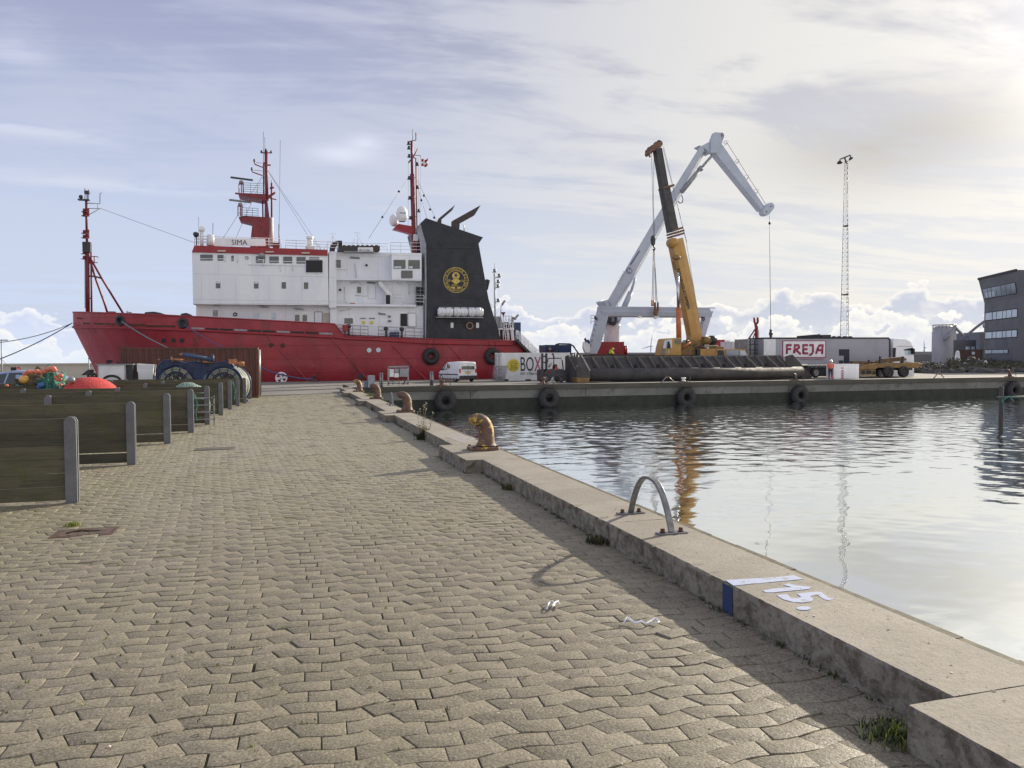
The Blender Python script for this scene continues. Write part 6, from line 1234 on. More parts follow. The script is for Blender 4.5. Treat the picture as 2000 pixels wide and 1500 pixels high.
for (x0, x1, yb, lab) in ((743, 747.5, 756, 'pair of short galvanised pipes standing left of the electrical frame'), (841, 845.5, 753, 'pair of galvanised pipes with a box standing right of the electrical frame')):
    t, Y = gt('pipe_post', lab, 'post', x0, yb, 'galvanised pipe posts')
    for x_ in (x0, x1-1): b = MB(); b.tube(PY(x_, yb, Y), PY(x_, yb-26, Y), .07, n=10); b.sphere(PY(x_, yb-26, Y), .08, n=10, m=6); b.build('pipe', M['galv'], t)
    if x0 > 800: b = MB(); b.pr(843, 733, 847, 742, Y-.1, .15); b.build('socket_box', M['grey'], t)
t, Y = gt('spoked_wheel', 'white four-spoked wheel standing against the red hull', 'wheel', 549.5, 746.5, Y=77.2)
q = PY(549.5, 738, 77.2); b = MB(); b.torus(q, (0, 1, 0), .50, .07, 30, 8); 
for k in range(4):
    a = k*math.pi/2+.2; u = V((math.cos(a), 0, math.sin(a))); v = V((-u.z, 0, u.x)); b.prism([q+v*.07-V((0, .04, 0)), q-v*.07-V((0, .04, 0)), q+u*.5-v*.16-V((0, .04, 0)), q+u*.5+v*.16-V((0, .04, 0))], (0, .08, 0))
b.build('spokes_and_rim', M['whiteclean'], t); b = MB(); b.lathe([(0, -.1), (.1, -.1), (.1, .1), (0, .1)], q, (0, 1, 0), 14); b.build('hub', M['whiteclean'], t)
def qboll(px, py, hpx, Y, label, mt, kind=0):
    q = PY(px, py, Y); k = q.y/ray(px, py).y/1500; t = thing('quay_bollard', label, 'bollard', (q.x, q.y, 0), 0, 'bollards on the far quay edge', local=True); h = hpx*k
    b = MB(); b.lathe([(0, 0), (.42, 0), (.42, .06), (0, .07)], n=20); b.build('base_plate', M['rust'], t)
    b = MB(); b.lathe([(.20, .05), (.15, .12), (.12, h*.45), (.13, h*.62), (.20, h*.70), (.21, h*.86), (.14, h*.98), (0, h)], n=20) if kind == 0 else b.path([(.08, 0, .05), (.08, 0, h*.45), (.05, 0, h*.75), (-.05, 0, h*.93), (-.18, 0, h*.97), (-.26, 0, h*.90)], .1, n=14, rs=[.19, .13, .12, .12, .10, .06]); b.build('head', mt, t)
    return t
qboll(863, 753.5, 12, 58.5, 'rusty bollard with a pale band on the far quay edge below the van', M['boll2']); qboll(1060.5, 749.5, 14, 58.5, 'worn pale bollard on the far quay edge below the forklift', M['boll2'], 0)
qboll(1335, 746, 9, 58.5, 'white-topped bollard on the far quay edge before the middle of the steel trough', M['white2']); qboll(1552, 744, 12, 58.5, 'dark hooked bollard on the far quay edge near the right end of the trough', M['dark'], 1)
qboll(1971, 739, 13, 58.5, 'hooked rust-orange bollard on the far quay edge at the right side', M['boll2'], 1)
qboll(614, 745, 12, 76.6, 'dark bollard with blue rope turned round it beside the red hull', M['dark'])
for (x0, xm, x1, yb, yt, lab) in ((1292, 1304, 1317, 746.5, 736, 'thin steel ladder handle on the far quay edge in front of the trough middle'), (1822, 1834, 1846, 740.5, 729, 'rusty A-shaped ladder handle on the far quay edge near the dolly')):
    t, Y = gt('quay_ladder_handle', lab, 'handle', xm, yb, 'ladder handles on the far quay edge', Y=58.3); b = MB(); b.path([PY(x0, yb, 58.2), PY(xm-3, yt+1, 58.4), PY(xm, yt, 58.5), PY(xm+3, yt+1, 58.5), PY(x1, yb, 58.7)], .045, n=8); b.build('bar', M['galv'] if x0 < 1500 else M['rust'], t)
    b = MB(); b.sphere(PY(xm+1, yt+1, 58.5), .13, 1.3, 1, .7, 8, 6); b.build('joint', M['rustbolt'], t)
for i, (px, py, lab) in enumerate(((870, 783, 'black tyre fender on the far quay wall under the van'), (1072, 778, 'black tyre fender on the far quay wall under the forklift'), (1340, 776, 'black tyre fender on the far quay wall below the middle of the trough'), (1562, 772, 'black tyre fender on the far quay wall near the right end of the trough'), (1979, 762, 'black tyre fender on the far quay wall at the right edge, behind the mooring post'))):
    q = PY(px, py, 57.68); tyre_obj(q, (0, 1, 0), .54, .30, lab, 'tyre fenders on the far quay wall', (-.35, .35))
# mooring post with frame in the water
q = G(1955, 829, -1.85); t = thing('mooring_post', 'dark timber post standing in the water at the right edge with green rope and bar', 'post', (q.x, q.y, -1.85), 0)
Y = q.y; b = MB(); z1 = PY(1955, 755, Y).z; b.lathe([(.14, -1.5), (.125, 0), (.12, 1), (.115, z1+1.85), (0, z1+1.86)], (q.x, q.y, -1.85), n=12); b.build('pile', pm('wet_pile', (.04, .032, .04), (.06, .05, .045), .8, ns=5, stretch=(1, 1, .2)), t)
b = MB(); b.tube(PY(1948, 775, Y-.1), PY(2030, 774, Y-.1), .035, n=8); b.build('cross_bar', pm('green_grey_bar', (.12, .17, .15), None, .7), t); b = MB(); b.path([PY(1956, 784, Y-.12), PY(1961, 780, Y-.12), PY(1972, 774, Y-.12), PY(1980, 784, Y-.12)], .03, n=6); b.path([PY(1957, 778, Y-.13), PY(1959, 790, Y-.13), PY(1960, 812, Y-.13)], .02, n=6); b.build('rope', M['net'], t)
# ================================================================== VAN
g_ = G(899, 745.5, 0); t = thing('parked_van', 'white delivery van seen from its rear left, parked on the far quay', 'van', (g_.x-.15, g_.y+.8, 0), R(105), local=True)
st = [(-2.2, .32, 1.0, 1.70, .88, .80), (-2.12, .28, 1.05, 1.80, .90, .80), (-1.0, .26, 1.05, 1.84, .90, .80), (.35, .26, 1.05, 1.80, .90, .78), (.85, .26, 1.03, 1.58, .90, .76), (1.45, .26, 1.0, 1.10, .89, .82), (2.0, .28, .86, .92, .84, .74), (2.2, .38, .62, .68, .74, .62)]
bd = Body(st); b = MB(); bd.shell(b); b.build('body', M['whiteclean'], t)
for sg in (-1, 1):
    b = MB(); bd.side(b, sg, [(.15, .08), (1.15, .12), (.72, .78), (.15, .84)]); b.build('door_window', M['carglass'], t)
    b = MB(); b.box(-2.0, 2.0, sg*.905-.012, sg*.905+.012, .62, .72); b.build('side_moulding', M['dark'], t)
    b = MB(); b.sphere((1.0, sg*1.0, 1.12), .11, .7, 1.2, .9); b.build('wing_mirror', M['dark'], t)
    b = MB(); b.box(-2.225, -2.19, sg*.80-.08, sg*.80+.08, .82, 1.18); b.build('tail_light', M['redlamp'], t)
    for x_ in (-1.35, 1.38): wheel(t, x_, sg*.80, .33, .20, sg)
    for xx in (.05, 1.2): b = MB(); b.box(xx, xx+.012, sg*.912-.003, sg*.912+.003, .40, 1.04); b.build('door_gap', M['dark'], t)
b = MB(); b.prism([(-2.18, -.66, 1.12), (-2.18, .66, 1.12), (-2.155, .60, 1.62), (-2.155, -.60, 1.62)], (-.035, 0, 0)); b.build('rear_window', M['carglass'], t)
b = MB(); b.box(-2.30, -2.1, -.86, .86, .30, .58); b.build('rear_bumper', M['dark'], t, bevel=.04); b = MB(); b.box(-2.235, -2.2, -.26, .26, .78, .90); b.build('number_plate', M['plate'], t)
b = MB(); b.box(-2.225, -2.19, -.45, .45, .96, 1.0); b.build('tailgate_handle', M['grey'], t); b = MB(); [b.box(-2.22, -2.18, sx-.01, sx+.01, .6, 1.7) for sx in (0,)]; b.build('tailgate_gap', M['dark'], t)
b = MB(); q = V((-.15, .912, 1.38)); b.lathe([(0, .0), (.20, .0)], q, (0, 1, -.12), 20); o = b.build('door_emblem', M['black'], t); b = MB(); b.lathe([(.16, .0), (.185, .0)], q+V((0, .006, 0)), (0, 1, -.12), 20); b.lathe([(0, .0), (.09, .0)], q+V((0, .006, 0)), (0, 1, -.12), 12); b.build('emblem_ring', M['gold'], o)
# ================================================================== WHITE BOX CONTAINER
g_ = G(980, 744, 0); bx = container(g_.x-.66, g_.y, 0, 6.1+.66, 2.44, 2.62, M['white2'], 'white container with large black and maroon lettering and a round yellow sticker behind the forklift', door_end=-1, plain=True); bx.location.x = PY(980, 700, g_.y).x; Yb = g_.y-.012; off = V((bx.location.x, g_.y, 0))
def ltext(par, txt, x0, x1, yb, Y, mt, off, name='lettering', asp=None, bold=.0, hpx=None, yb2=None):
    p0, p1 = PY(x0, yb, Y)-off, PY(x1, yb2 if yb2 is not None else yb, Y)-off; L_ = (p1-p0).length; b = MB(); b.text(txt, (0, 0, 0), (1, 0, 0), (0, 0, 1), 1.0, 0, bold); xs_ = [v.x for v in b.v]; zs_ = [v.z for v in b.v]; w0, w1, h1, h0 = min(xs_), max(xs_), max(zs_), min(zs_)
    ex = (p1-p0).normalized(); hh = (PY(x0, yb-hpx, Y)-off-p0).length if hpx else L_/(w1-w0)*(h1-h0)
    b.v = [p0+ex*((v.x-w0)/(w1-w0)*L_)+V((0, 0, (v.z-h0)/(h1-h0)*hh)) for v in b.v]; return b.build(name, mt, par)
ltext(bx, 'BO', 1017, 1042.5, 725, Yb, M['text'], off, hpx=28); ltext(bx, 'X', 1043.5, 1057, 725, Yb, M['textred'], off, hpx=28)
ltext(bx, 'DIT', 1017, 1026, 732, Yb, M['text'], off, bold=.015, hpx=4.6); ltext(bx, 'X', 1028.3, 1031.5, 732, Yb, M['textred'], off, bold=.015, hpx=4.6); ltext(bx, 'TRA DEPOT', 1032, 1066, 732, Yb, M['text'], off, bold=.015, hpx=4.6)
q = PY(1003, 713.5, Yb)-off; b = MB(); b.lathe([(0, 0), (.60, 0)], q, (0, -1, 0), 32); stk = b.build('round_sticker', M['sticker'], bx)
for i, (s_, w_) in enumerate((('LEJ EN', 5), ('CONTAINER', 8), ('MED DEN', 5.5), ('TOPPEDE', 7), ('SERVICE', 7))): ltext(stk, s_, 1003-w_, 1003+w_, 707.2+i*3.7, Yb-.01, M['text'], off, bold=.012, hpx=2.3)
b = MB(); b.box(.2, .62, -.05, .0, 0, .16); b.box(2.3, 2.85, -.02, .02, .0, .13); b.build('fork_pocket', M['dark'], bx)
# crowd barriers leaning on the container
g_ = G(975, 744.5, 0); Y = g_.y-.5
t = thing('crowd_barriers', 'bundle of grey crowd barriers leaning on the left end of the white container', 'barrier', (g_.x, Y, 0), 0)
for k in range(3):
    b = MB(); dx = k*1.6; Yk = Y+k*.12; b.tube(PY(963+dx, 714.5, Yk+.4), PY(989+dx, 715, Yk+.4), .028, n=6); b.tube(PY(961+dx, 742, Yk), PY(984+dx, 743, Yk), .028, n=6)
    for i in range(9): b.tube(PY(965+dx+i*2.9, 714.8, Yk+.4), PY(961.5+dx+i*2.7, 742.5, Yk), .018, n=5)
    b.build('barrier', M['grey'], t)
# ================================================================== FORKLIFT
g_ = G(1080, 747, 0); YF = g_.y-.1; t = thing('forklift', 'dark grey forklift truck with tall mast in front of the white container', 'forklift', (g_.x, YF, 0), 0)
for Yq in (YF+.15, YF+.85):
    for x_ in (1059, 1067): b = MB(); b.beam(PY(x_, 745, Yq), PY(x_, 690 if x_ > 1060 else 690, Yq), .16); b.build('mast_rail', M['dark'], t)
for y_ in (696, 708, 722, 736): b = MB(); b.beam(PY(1063, y_, YF+.1), PY(1063, y_, YF+.95), .34, .12); b.build('mast_cross', M['dark'], t)
b = MB(); b.pr(1056, 722, 1062, 744, YF+.05, 1.0); b.build('fork_carriage', M['dark'], t)
for Yq in (YF+.25, YF+.75): b = MB(); b.beam(PY(1060, 743.5, Yq), PY(1046, 744.5, Yq), .12, .06); b.build('fork', M['steel'], t)
b = MB(); b.pp([(1063, 745), (1063, 727), (1069, 722), (1078, 721), (1086, 720), (1101, 721), (1104, 728), (1104, 741), (1100, 745), (1092, 744), (1090, 736), (1080, 735), (1075, 744)], YF, 1.15); b.build('chassis', pm('forklift_grey', (.055, .06, .07), (.04, .043, .05), .5), t, bevel=.04)
b = MB(); b.pp([(1099, 721), (1105, 724), (1105.5, 742), (1099, 745)], YF-.02, 1.19); b.build('counterweight', M['steel'], t, bevel=.05)
for Yq in (YF+.08, YF+1.05):
    for (P) in ([(1066, 727), (1068, 712), (1071, 700), (1096, 699.5), (1098, 704), (1100, 721)], [(1081, 721), (1082, 700)]): b = MB(); b.path([PY(x_, y_, Yq) for x_, y_ in P], .05, n=6); b.build('guard_post', M['dark'], t)
b = MB()
for i in range(6): b.beam(PY(1071+i*5, 699.6, YF+.08), PY(1071+i*5, 699.6, YF+1.05), .05)
b.build('roof_guard', M['dark'], t)
b = MB(); b.pp([(1082, 721), (1083, 713), (1088, 711), (1090, 721)], YF+.35, .5); b.build('seat', M['rubber'], t, bevel=.05); b = MB(); b.path([PY(1072, 718, YF+.5), PY(1075, 713, YF+.5), PY(1077, 715, YF+.5)], .04, n=6); b.torus(PY(1074, 713, YF+.55), (-.7, 0, .7), .2, .02, 18, 5); b.build('steering_wheel', M['dark'], t)
b = MB(); b.pp([(1083, 722), (1089, 722), (1086.3, 714)], YF-.04, .04); b.build('red_triangle', M['redlamp'], t); b = MB(); b.pr(1070, 724, 1077.5, 730, YF-.03, .05); b.build('side_sticker', M['redmast'], t)
b = MB(); b.tube(PY(1081, 700, YF+.5), PY(1081, 692.5, YF+.5), .03, n=6); b.obox(PY(1080, 692, YF+.5), .16, .16, .18); b.obox(PY(1081.5, 697, YF+.5), .12, .12, .2); b.build('beacon_stalk', M['redmast'], t)
for (x_, r_) in ((1066, .36), (1096.5, .28)):
    q = PY(x_, 746.5, YF); wheel(t, (q.x-g_.x), 0.08, r_, .24, -1); wheel(t, (q.x-g_.x), 1.05, r_, .24, 1)
g_ = G(1106, 744, 0); Y = g_.y+.6; t = thing('pallet_stack', 'short stack of pale wooden pallets right of the forklift', 'pallets', (g_.x, Y, 0), 0)
for i in range(7):
    b = MB(); z_ = .0+i*.15; x0 = PY(1098, 740, Y).x; x1 = PY(1112, 740, Y).x+rk.uniform(-.05, .05)
    for j in range(5): b.box(x0+(x1-x0)*j/5, x0+(x1-x0)*(j+.8)/5, Y, Y+.9, z_+.12, z_+.145)
    for j in range(3): b.box(x0, x1, Y+j*.4, Y+j*.4+.1, z_, z_+.12)
    b.build('pallet', M['pallet'], t)
# ================================================================== STEEL TROUGH (bottom-opening spreader)
Y1 = 60.3; xa, xb = PY(1128, 745, Y1).x, PY(1583, 742, Y1).x; q = PY(1350, 745, Y1); t = thing('steel_trough', 'long dark ribbed steel trough lying along the far quay edge', 'steel structure', (q.x, Y1, 0), 0)
pr_ = .56; PCY, PCZ = Y1+.75, .62; b = MB(); b.lathe([(0, 0), (pr_, 0), (pr_, xb-xa-1.4), (0, xb-xa-1.4)], (xa+.9, PCY, PCZ), (1, 0, 0), 28); b.build('bottom_tube', M['steel'], t)
M['ribsteel'] = pm('brownish_rib_steel', (.17, .15, .13), (.11, .10, .09), .7, ns=2); TZ = 2.22; b = MB(); b.prism([(xa+.1, Y1+1.05, 1.05), (xa+.1, Y1+2.55, TZ), (xa+.1, Y1+2.70, TZ), (xa+.1, Y1+1.25, .98)], (xb-xa-1.5, 0, 0)); b.build('side_plate', pm('dark_plate_steel', (.035, .033, .033), (.055, .05, .047), .75, ns=1.5), t)  # side plate coloured darker, ribs lighter, than the other trough steel
b = MB(); b.prism([(xa+.1, Y1+2.38, TZ-.34), (xa+.1, Y1+2.42, TZ+.02), (xa+.1, Y1+2.70, TZ+.02), (xa+.1, Y1+2.70, TZ-.34)], (xb-xa-1.5, 0, 0)); b.build('top_beam', pm('grey_brown_beam', (.105, .095, .088), (.07, .065, .062), .6, ns=1.5), t)
b = MB(); b.prism([(xa+.1, Y1+2.9, 0), (xa+.1, Y1+2.9, TZ), (xa+.1, Y1+3.0, TZ), (xa+.1, Y1+3.0, 0)], (xb-xa-1.5, 0, 0)); b.build('back_plate', M['steel'], t)
n_ = 19
for i in range(n_):
    x_ = xa+1.1+(xb-xa-3.2)*i/(n_-1); b = MB(); big = i % 2; y0_ = Y1+(.55 if big else .95); b.prism([(x_, y0_, 1.12), (x_, y0_+.05, 1.30), (x_, Y1+2.22, TZ-.02), (x_, Y1+2.50, TZ-.02), (x_, Y1+1.25, 1.05)], (.05, 0, 0)); b.build('rib', M['ribsteel'], t)
    if not big and 1 < i < n_-2: b = MB(); b.prism([(x_+.4, Y1+.45, 1.10), (x_+.4, Y1+.85, 1.55), (x_+.4, Y1+1.5, 1.45), (x_+.4, Y1+1.3, 1.1)], (.06, 0, 0)); b.build('gusset', M['steel'], t)
b = MB(); b.prism([(xa, Y1+.0, .35), (xa, Y1+.0, .85), (xa, Y1+.9, 1.35), (xa, Y1+2.3, TZ+.12), (xa, Y1+3.0, TZ+.02), (xa, Y1+3.0, .0), (xa, Y1+.2, .0)], (.10, 0, 0))
b.pp([(1126, 740), (1127, 701), (1136, 693), (1153, 724), (1153, 740)], Y1-.02, .14); b.build('end_plate', M['steel'], t)
b = MB(); b.pp([(1125, 737.5), (1152.5, 738), (1150, 748), (1128, 748)], Y1-.1, 1.0); b.build('yellow_foot', M['yellow2'], t, bevel=.03)
b = MB(); b.pp([(1536, 695.5), (1548, 692.5), (1587, 735), (1583, 741), (1575, 743), (1556, 743), (1536, 722)], Y1+1.3, .16); b.build('end_plate', M['steel'], t)
b = MB(); b.tube(PY(1127, 716, Y1-.1), PY(1130, 694, Y1+2), .05, n=6); b.beam(PY(1135, 693, Y1), PY(1152, 724, Y1), .12, .12, (0, 1, 0)); b.build('edge_flange', M['grey'], t)
b = MB(); b.pr(1397, 719, 1406, 721, Y1+.5, .4); b.pr(1399, 721, 1404, 727, Y1+.6, .2); b.build('lifting_lug', M['rust'], t)
# ================================================================== WORK BARGE
q = PY(1230, 700, 80); z_dk = PY(1230, 692.8, 80).z; t = thing('work_barge', 'low red work barge lying beyond the quay behind the trough', 'barge', (q.x, 80, -1.85), 0)
xl, xr = PY(1103, 700, 80).x, PY(1480, 700, 80).x; b = MB(); b.prism([(xl, 80, -2.6), (xl, 80, z_dk), (xr, 80, z_dk), (xr, 80, -2.6)], (0, 17, 0)); b.build('hull', M['red'], t)
b = MB(); b.box(xl, xr, 79.9, 80.0, z_dk-.55, z_dk+.03); b.box(xl+.1, xr-.1, 80.02, 96.9, z_dk+.004, z_dk+.03); b.build('deck_and_fender', M['steel'], t)
b = MB(); b.pr(1110, 733.5, 1124, 736.5, 79.85, .1); b.build('white_mark', M['white2'], t)
rail(t, [(1106, 737), (1114, 729), (1124, 722)], 34, 79.4, 4, M['grey'], .035, 5)
# blue container and bent pipe frame on the barge
zb = z_dk
def onb(px, py, Y): return PY(px, py, Y)
p0, p1 = PY(1065.5, 690, 84), PY(1116, 690, 84); cb = container(p0.x, 84, 0, p1.x-p0.x, 2.4, PY(1090, 673.5, 84).z-1.6, M['bluec'], 'dark blue container on deck behind the white container', door=False, z0=1.6)
o = tubes(None, 'goal_frame', M['dark'], 82, [([(1076, 690), (1086, 673), (1091, 671.5), (1113, 672), (1120, 676), (1131, 692)], .09), ([(1091, 690), (1091, 671)], .06), ([(1112, 690), (1112, 671)], .06)]); tag(o, 'bent dark pipe frame standing in front of the dark blue container', 'frame')
q = PY(1073.5, 700, 83); Jc = dict(stand); person((q.x, 83, PY(1073, 675.5, 83).z-1.78), R(20), 'worker with dark jacket and hi-vis sleeves half hidden above the white container', Jc, M['trouser'], M['trouser'], M['dark'], hi=M['hivisy'])
q = PY(1191.5, 693, 82); person((q.x-.05, 82, PY(1198, 679, 82).z-1.66), R(0), 'worker in yellow hi-vis jacket and yellow helmet leaning forward before the red container', Jb, M['hivisy'], M['trouser'], M['hivisy'])
p0, p1 = PY(1166.5, 694, 84), PY(1219, 694, 84); cr_ = container(p0.x, 84, 0, p1.x-p0.x, 2.4, PY(1190, 667.5, 84).z-1.9, M['redband'], 'red container under the white crane pedestal', door=False, z0=1.9)
b = MB(); 
for x_ in (1220.5, 1223.5): b.tube(PY(x_, 694, 84.2), PY(x_, 675, 84.2), .12, n=8)
o = b.build('red_rack', M['redband'], loc=tuple(PY(1222, 690, 84.2))); tag(o, 'pair of upright red tubes right of the red container', 'rack')
# ================================================================== WHITE KNUCKLE-BOOM CRANE
YK = 88.0; q = PY(1195, 690, YK); t = thing('knuckle_crane', 'huge white knuckle-boom crane on a white pedestal behind the yellow crane', 'crane', (q.x, YK, 1.0), 0)
b = MB(); kx = q.x; k_ = (PY(1209, 650, YK).x-PY(1181, 650, YK).x)/2; cxp = (PY(1209, 650, YK).x+PY(1181, 650, YK).x)/2
b.lathe([(k_, 1.0), (k_, PY(1195, 640, YK).z), (k_*1.12, PY(1195, 637.5, YK).z), (k_*1.12, PY(1195, 634, YK).z), (0, PY(1195, 634, YK).z)], (cxp, YK, 0), n=28); b.build('pedestal', M['white2'], t)
b = MB(); b.pp([(1181, 634), (1209, 634), (1212, 618), (1206, 600), (1186, 598), (1180, 588), (1187, 586), (1191, 599), (1186, 620)], YK-1.2, 2.4); b.build('slewing_head', M['crane_white'], t, bevel=.05)
b = MB(); b.torus(PY(1197, 623, YK-1.5), (0, 1, 0), .45, .13, 20, 8); b.torus(PY(1189, 624, YK-1.5), (0, 1, 0), .32, .12, 20, 8); b.path([PY(1190, 632, YK-1.4), PY(1198, 634, YK-1.5), PY(1206, 628, YK-1.5), PY(1206, 616, YK-1.4)], .14, n=8); b.build('hose_bundle', M['dark'], t)
b = MB(); b.pp([(1203, 634), (1208, 634), (1214, 612), (1209, 606)], YK-1.6, .5); b.build('slew_bracket', M['crane_white'], t)
rail(t, [(1154, 633), (1168, 633)], 17, YK-1, 7, M['white2'], .04); rail(t, [(1169, 668), (1180, 668)], 16, YK-1, 5, M['white2'], .04); rail(t, [(1160, 634), (1180, 634)], 2, YK-1, 7, M['white2'], .06, 1)
b = MB(); P = [(1184.5, 588), (1243, 467), (1365, 287.5), (1380, 290), (1282, 475), (1249, 538), (1243, 548), (1209, 600), (1191, 600)]
P = [(1187, 586), (1233, 506), (1277, 431), (1323, 356), (1368, 284), (1376, 291), (1328, 376), (1290, 443), (1241, 530), (1199, 600), (1191, 601)]
b.prism([PY(x_, y_, YK-.9) for x_, y_ in P], (.95, 1.5, -.1)); mbm = b.build('main_boom', M['crane_white'], t, bevel=.08)
b = MB(); b.prism([PY(x_, y_, YK-.8) for x_, y_ in [(1192, 601), (1234, 530), (1240, 534), (1236, 546), (1200, 602)]], (.5, 1.4, -.05)); b.build('boom_knee', M['crane_white'], mbm)
b = MB(); b.beam(PY(1231.5, 517, YK-.93), PY(1249, 490, YK-.93), .14, .02, (0, 1, 0)); b.build('dark_stripe', M['ropeblue'], mbm)
q = PY(1229, 528.5, YK-.93); b = MB(); b.lathe([(0, 0), (.42, 0)], q, (0, -1, 0), 24); lg = b.build('round_logo', M['ropeblue'], mbm); b = MB(); b.lathe([(.30, 0), (.34, 0)], q+V((0, -.01, 0)), (0, -1, 0), 24); b.text('N', q+V((-.16, -.012, -.18)), (1, 0, 0), (0, 0, 1), .5, 0, .02); b.build('logo_mark', M['textwhite'], lg)
p0 = PY(1209, 556, YK-.92); p1 = PY(1219, 538, YK-.92); b = MB(); b.text('ENMAR', p0, p1-p0, V((-(p1-p0).z, 0, (p1-p0).x)), .55, 0, .0); b.build('lettering', M['grey'], mbm)
b = MB(); b.pp([(1365, 284), (1371, 284.5), (1389, 275), (1391, 290), (1388, 300), (1378, 291)], YK-.85, 1.4); b.pp([(1388, 273), (1393, 260), (1397, 258), (1408, 259), (1410, 275), (1404, 296), (1394, 300), (1388, 298)], YK-1.0, .35); b.pp([(1388, 273), (1393, 260), (1397, 258), (1408, 259), (1414, 267), (1410, 281), (1404, 296), (1394, 300), (1388, 298)], YK+.4, .35); b.build('knuckle_joint', M['crane_white'], t, bevel=.03)
for (x_, r_) in ((1398.5, 6.2), (1408, 6.4)): b = MB(); q = PY(x_, 265.5, YK-(.6 if x_ < 1400 else -.3)); rr_ = r_*95/1500; b.lathe([(rr_*.35, -.12), (rr_*.8, -.08), (rr_, -.14), (rr_, .14), (rr_*.8, .08), (rr_*.35, .12)], q, (0, 1, 0), 24); b.build('sheave', M['grey'], t)
b = MB(); b.pp([(1392, 292), (1404, 276), (1412, 284), (1494, 404), (1489, 411)], YK-.75, 1.2); jb = b.build('jib', M['crane_white'], t)
b = MB(); b.prism([PY(1490, 409+3*0, YK-.5)]*0 or [PY(1491+a*1.0, c, YK-.95) for a, c in [(0, 409), (4, 402), (14, 395.5), (18, 396), (22, 401), (21.5, 406), (13, 417), (8, 420.5), (2, 419.5), (-1, 414)]], (0, 1.0, 0)); b.build('jib_head', M['crane_white'], t, bevel=.05)
for (x_, y_) in ((1506, 403), (1497, 413.5)): b = MB(); b.lathe([(0, 0), (.10, 0)], PY(x_, y_, YK-.97), (0, -1, 0), 12); b.build('pin', M['dark'], t)
tubes(t, 'walkway_wire', M['wire'], YK-.4, [([(1418, 276), (1495, 398)], .03)]+[([(x_, y_), (x_-5, y_+7)], .025) for x_, y_ in ((1420, 278), (1443, 313), (1463, 345), (1481, 373))]+[([(x_-5, y_), (x_-2, y_-4), (x_+6, y_-4), (x_+1, y_+3), (x_-5, y_)], .025) for x_, y_ in ((1418, 279), (1440, 316), (1458, 346), (1477, 374))])
for (segs) in ([([(1216, 606), (1232, 571)], .36), ([(1232, 571), (1241, 543)], .17)], [([(1331, 375), (1367, 331)], .30), ([(1366, 332), (1395, 299)], .16), ([(1365, 326), (1371, 333)], .3)], [([(1205, 632), (1214, 613)], .26)]):
    o = tubes(t, 'hydraulic_cylinder', M['crane_white'] if segs[0][0][0][0] != 1331 else M['grey'], YK-.9, segs)
tubes(t, 'slack_hose', M['dark'], YK-.9, [([(1331, 381), (1334, 388), (1333, 395), (1328, 397), (1324, 393)], .06)])
tubes(t, 'hoist_wire', M['wire'], YK-.2, [([(1503, 418), (1504, 540), (1505.5, 655)], .035)])
b = MB()
for (y_, r_) in ((436, .16), (646, .18), (652, .26), (657, .18)): b.sphere(PY(1503+(y_-418)*.0105, y_, YK-.2), r_, 1, 1, 1.3, 10, 6)
b.build('hook', M['dark'], t)
# ================================================================== WHITE GANTRY (A-frame) hanging in the slings
YG = 78.5; q = PY(1280, 607, YG); t = thing('gantry_frame', 'white steel gantry frame with two splayed legs held in the slings of the yellow crane', 'gantry', (q.x, YG, 0), 0)
b = MB(); p = [(1172, 598.5), (1396, 600.5), (1390, 610), (1176, 608)]; P0, P1 = PY(1175, 608.5, YG), PY(1391, 610.5, YG)
b.prism([P0, P0+V((-.25, .2, .55)), P0+V((0, 1.3, .62)), P0+V((.0, 1.3, -.55)), P0+V((.05, 0.1, -.48))], P1-P0); b.build('cross_beam', M['crane_white'], t, bevel=.03)
b = MB(); b.beam(P0+V((-.2, -.02, .52)), P1+V((.35, -.02, .52)), .12, .1); b.build('beam_flange', M['crane_white'], t)
b = MB(); b.pp([(1172, 600), (1186, 603), (1190, 612), (1173, 676), (1166, 691), (1151, 691), (1153, 678), (1163, 640)], YG+.1, .8); b.build('leg', M['crane_white'], t, bevel=.04)
b = MB(); b.pp([(1378, 612), (1394, 607), (1388, 622), (1375, 668), (1369, 676), (1366, 668)], YG+.1, .8); b.build('leg', M['crane_white'], t, bevel=.04)
b = MB(); b.pp([(1141, 668), (1146, 666), (1152, 672), (1154, 684), (1150, 690), (1143, 688), (1140, 679)], YG, .5); b.build('winch_bracket', M['white2'], t, bevel=.05)
for (x_, y_) in ((1143.5, 664), (1149, 667), (1163, 621)): b = MB(); b.tube(PY(x_-1.5, y_-3, YG), PY(x_+2, y_+3, YG), .13, n=8); b.build('pin', M['dark'], t)
for (x_, y_) in ((1250, 618), (1283, 620)): b = MB(); b.pp([(x_-4, y_-3), (x_+4, y_-3), (x_+5, y_), (x_-1, y_+3), (x_-4, y_+1)], YG+.1, .3); b.build('bracket', M['white2'], t)
for i in range(6): b = MB(); b.pr(1163-i*2.6+2, 622+i*10, 1166-i*2.6+2, 627+i*10, YG+.05, .06); b.build('leg_opening', M['grey'], t)
b = MB(); b.torus(PY(1374, 623, YG-.1), (0, 1, 0), .16, .05, 12, 6); b.build('shackle', M['dark'], t)
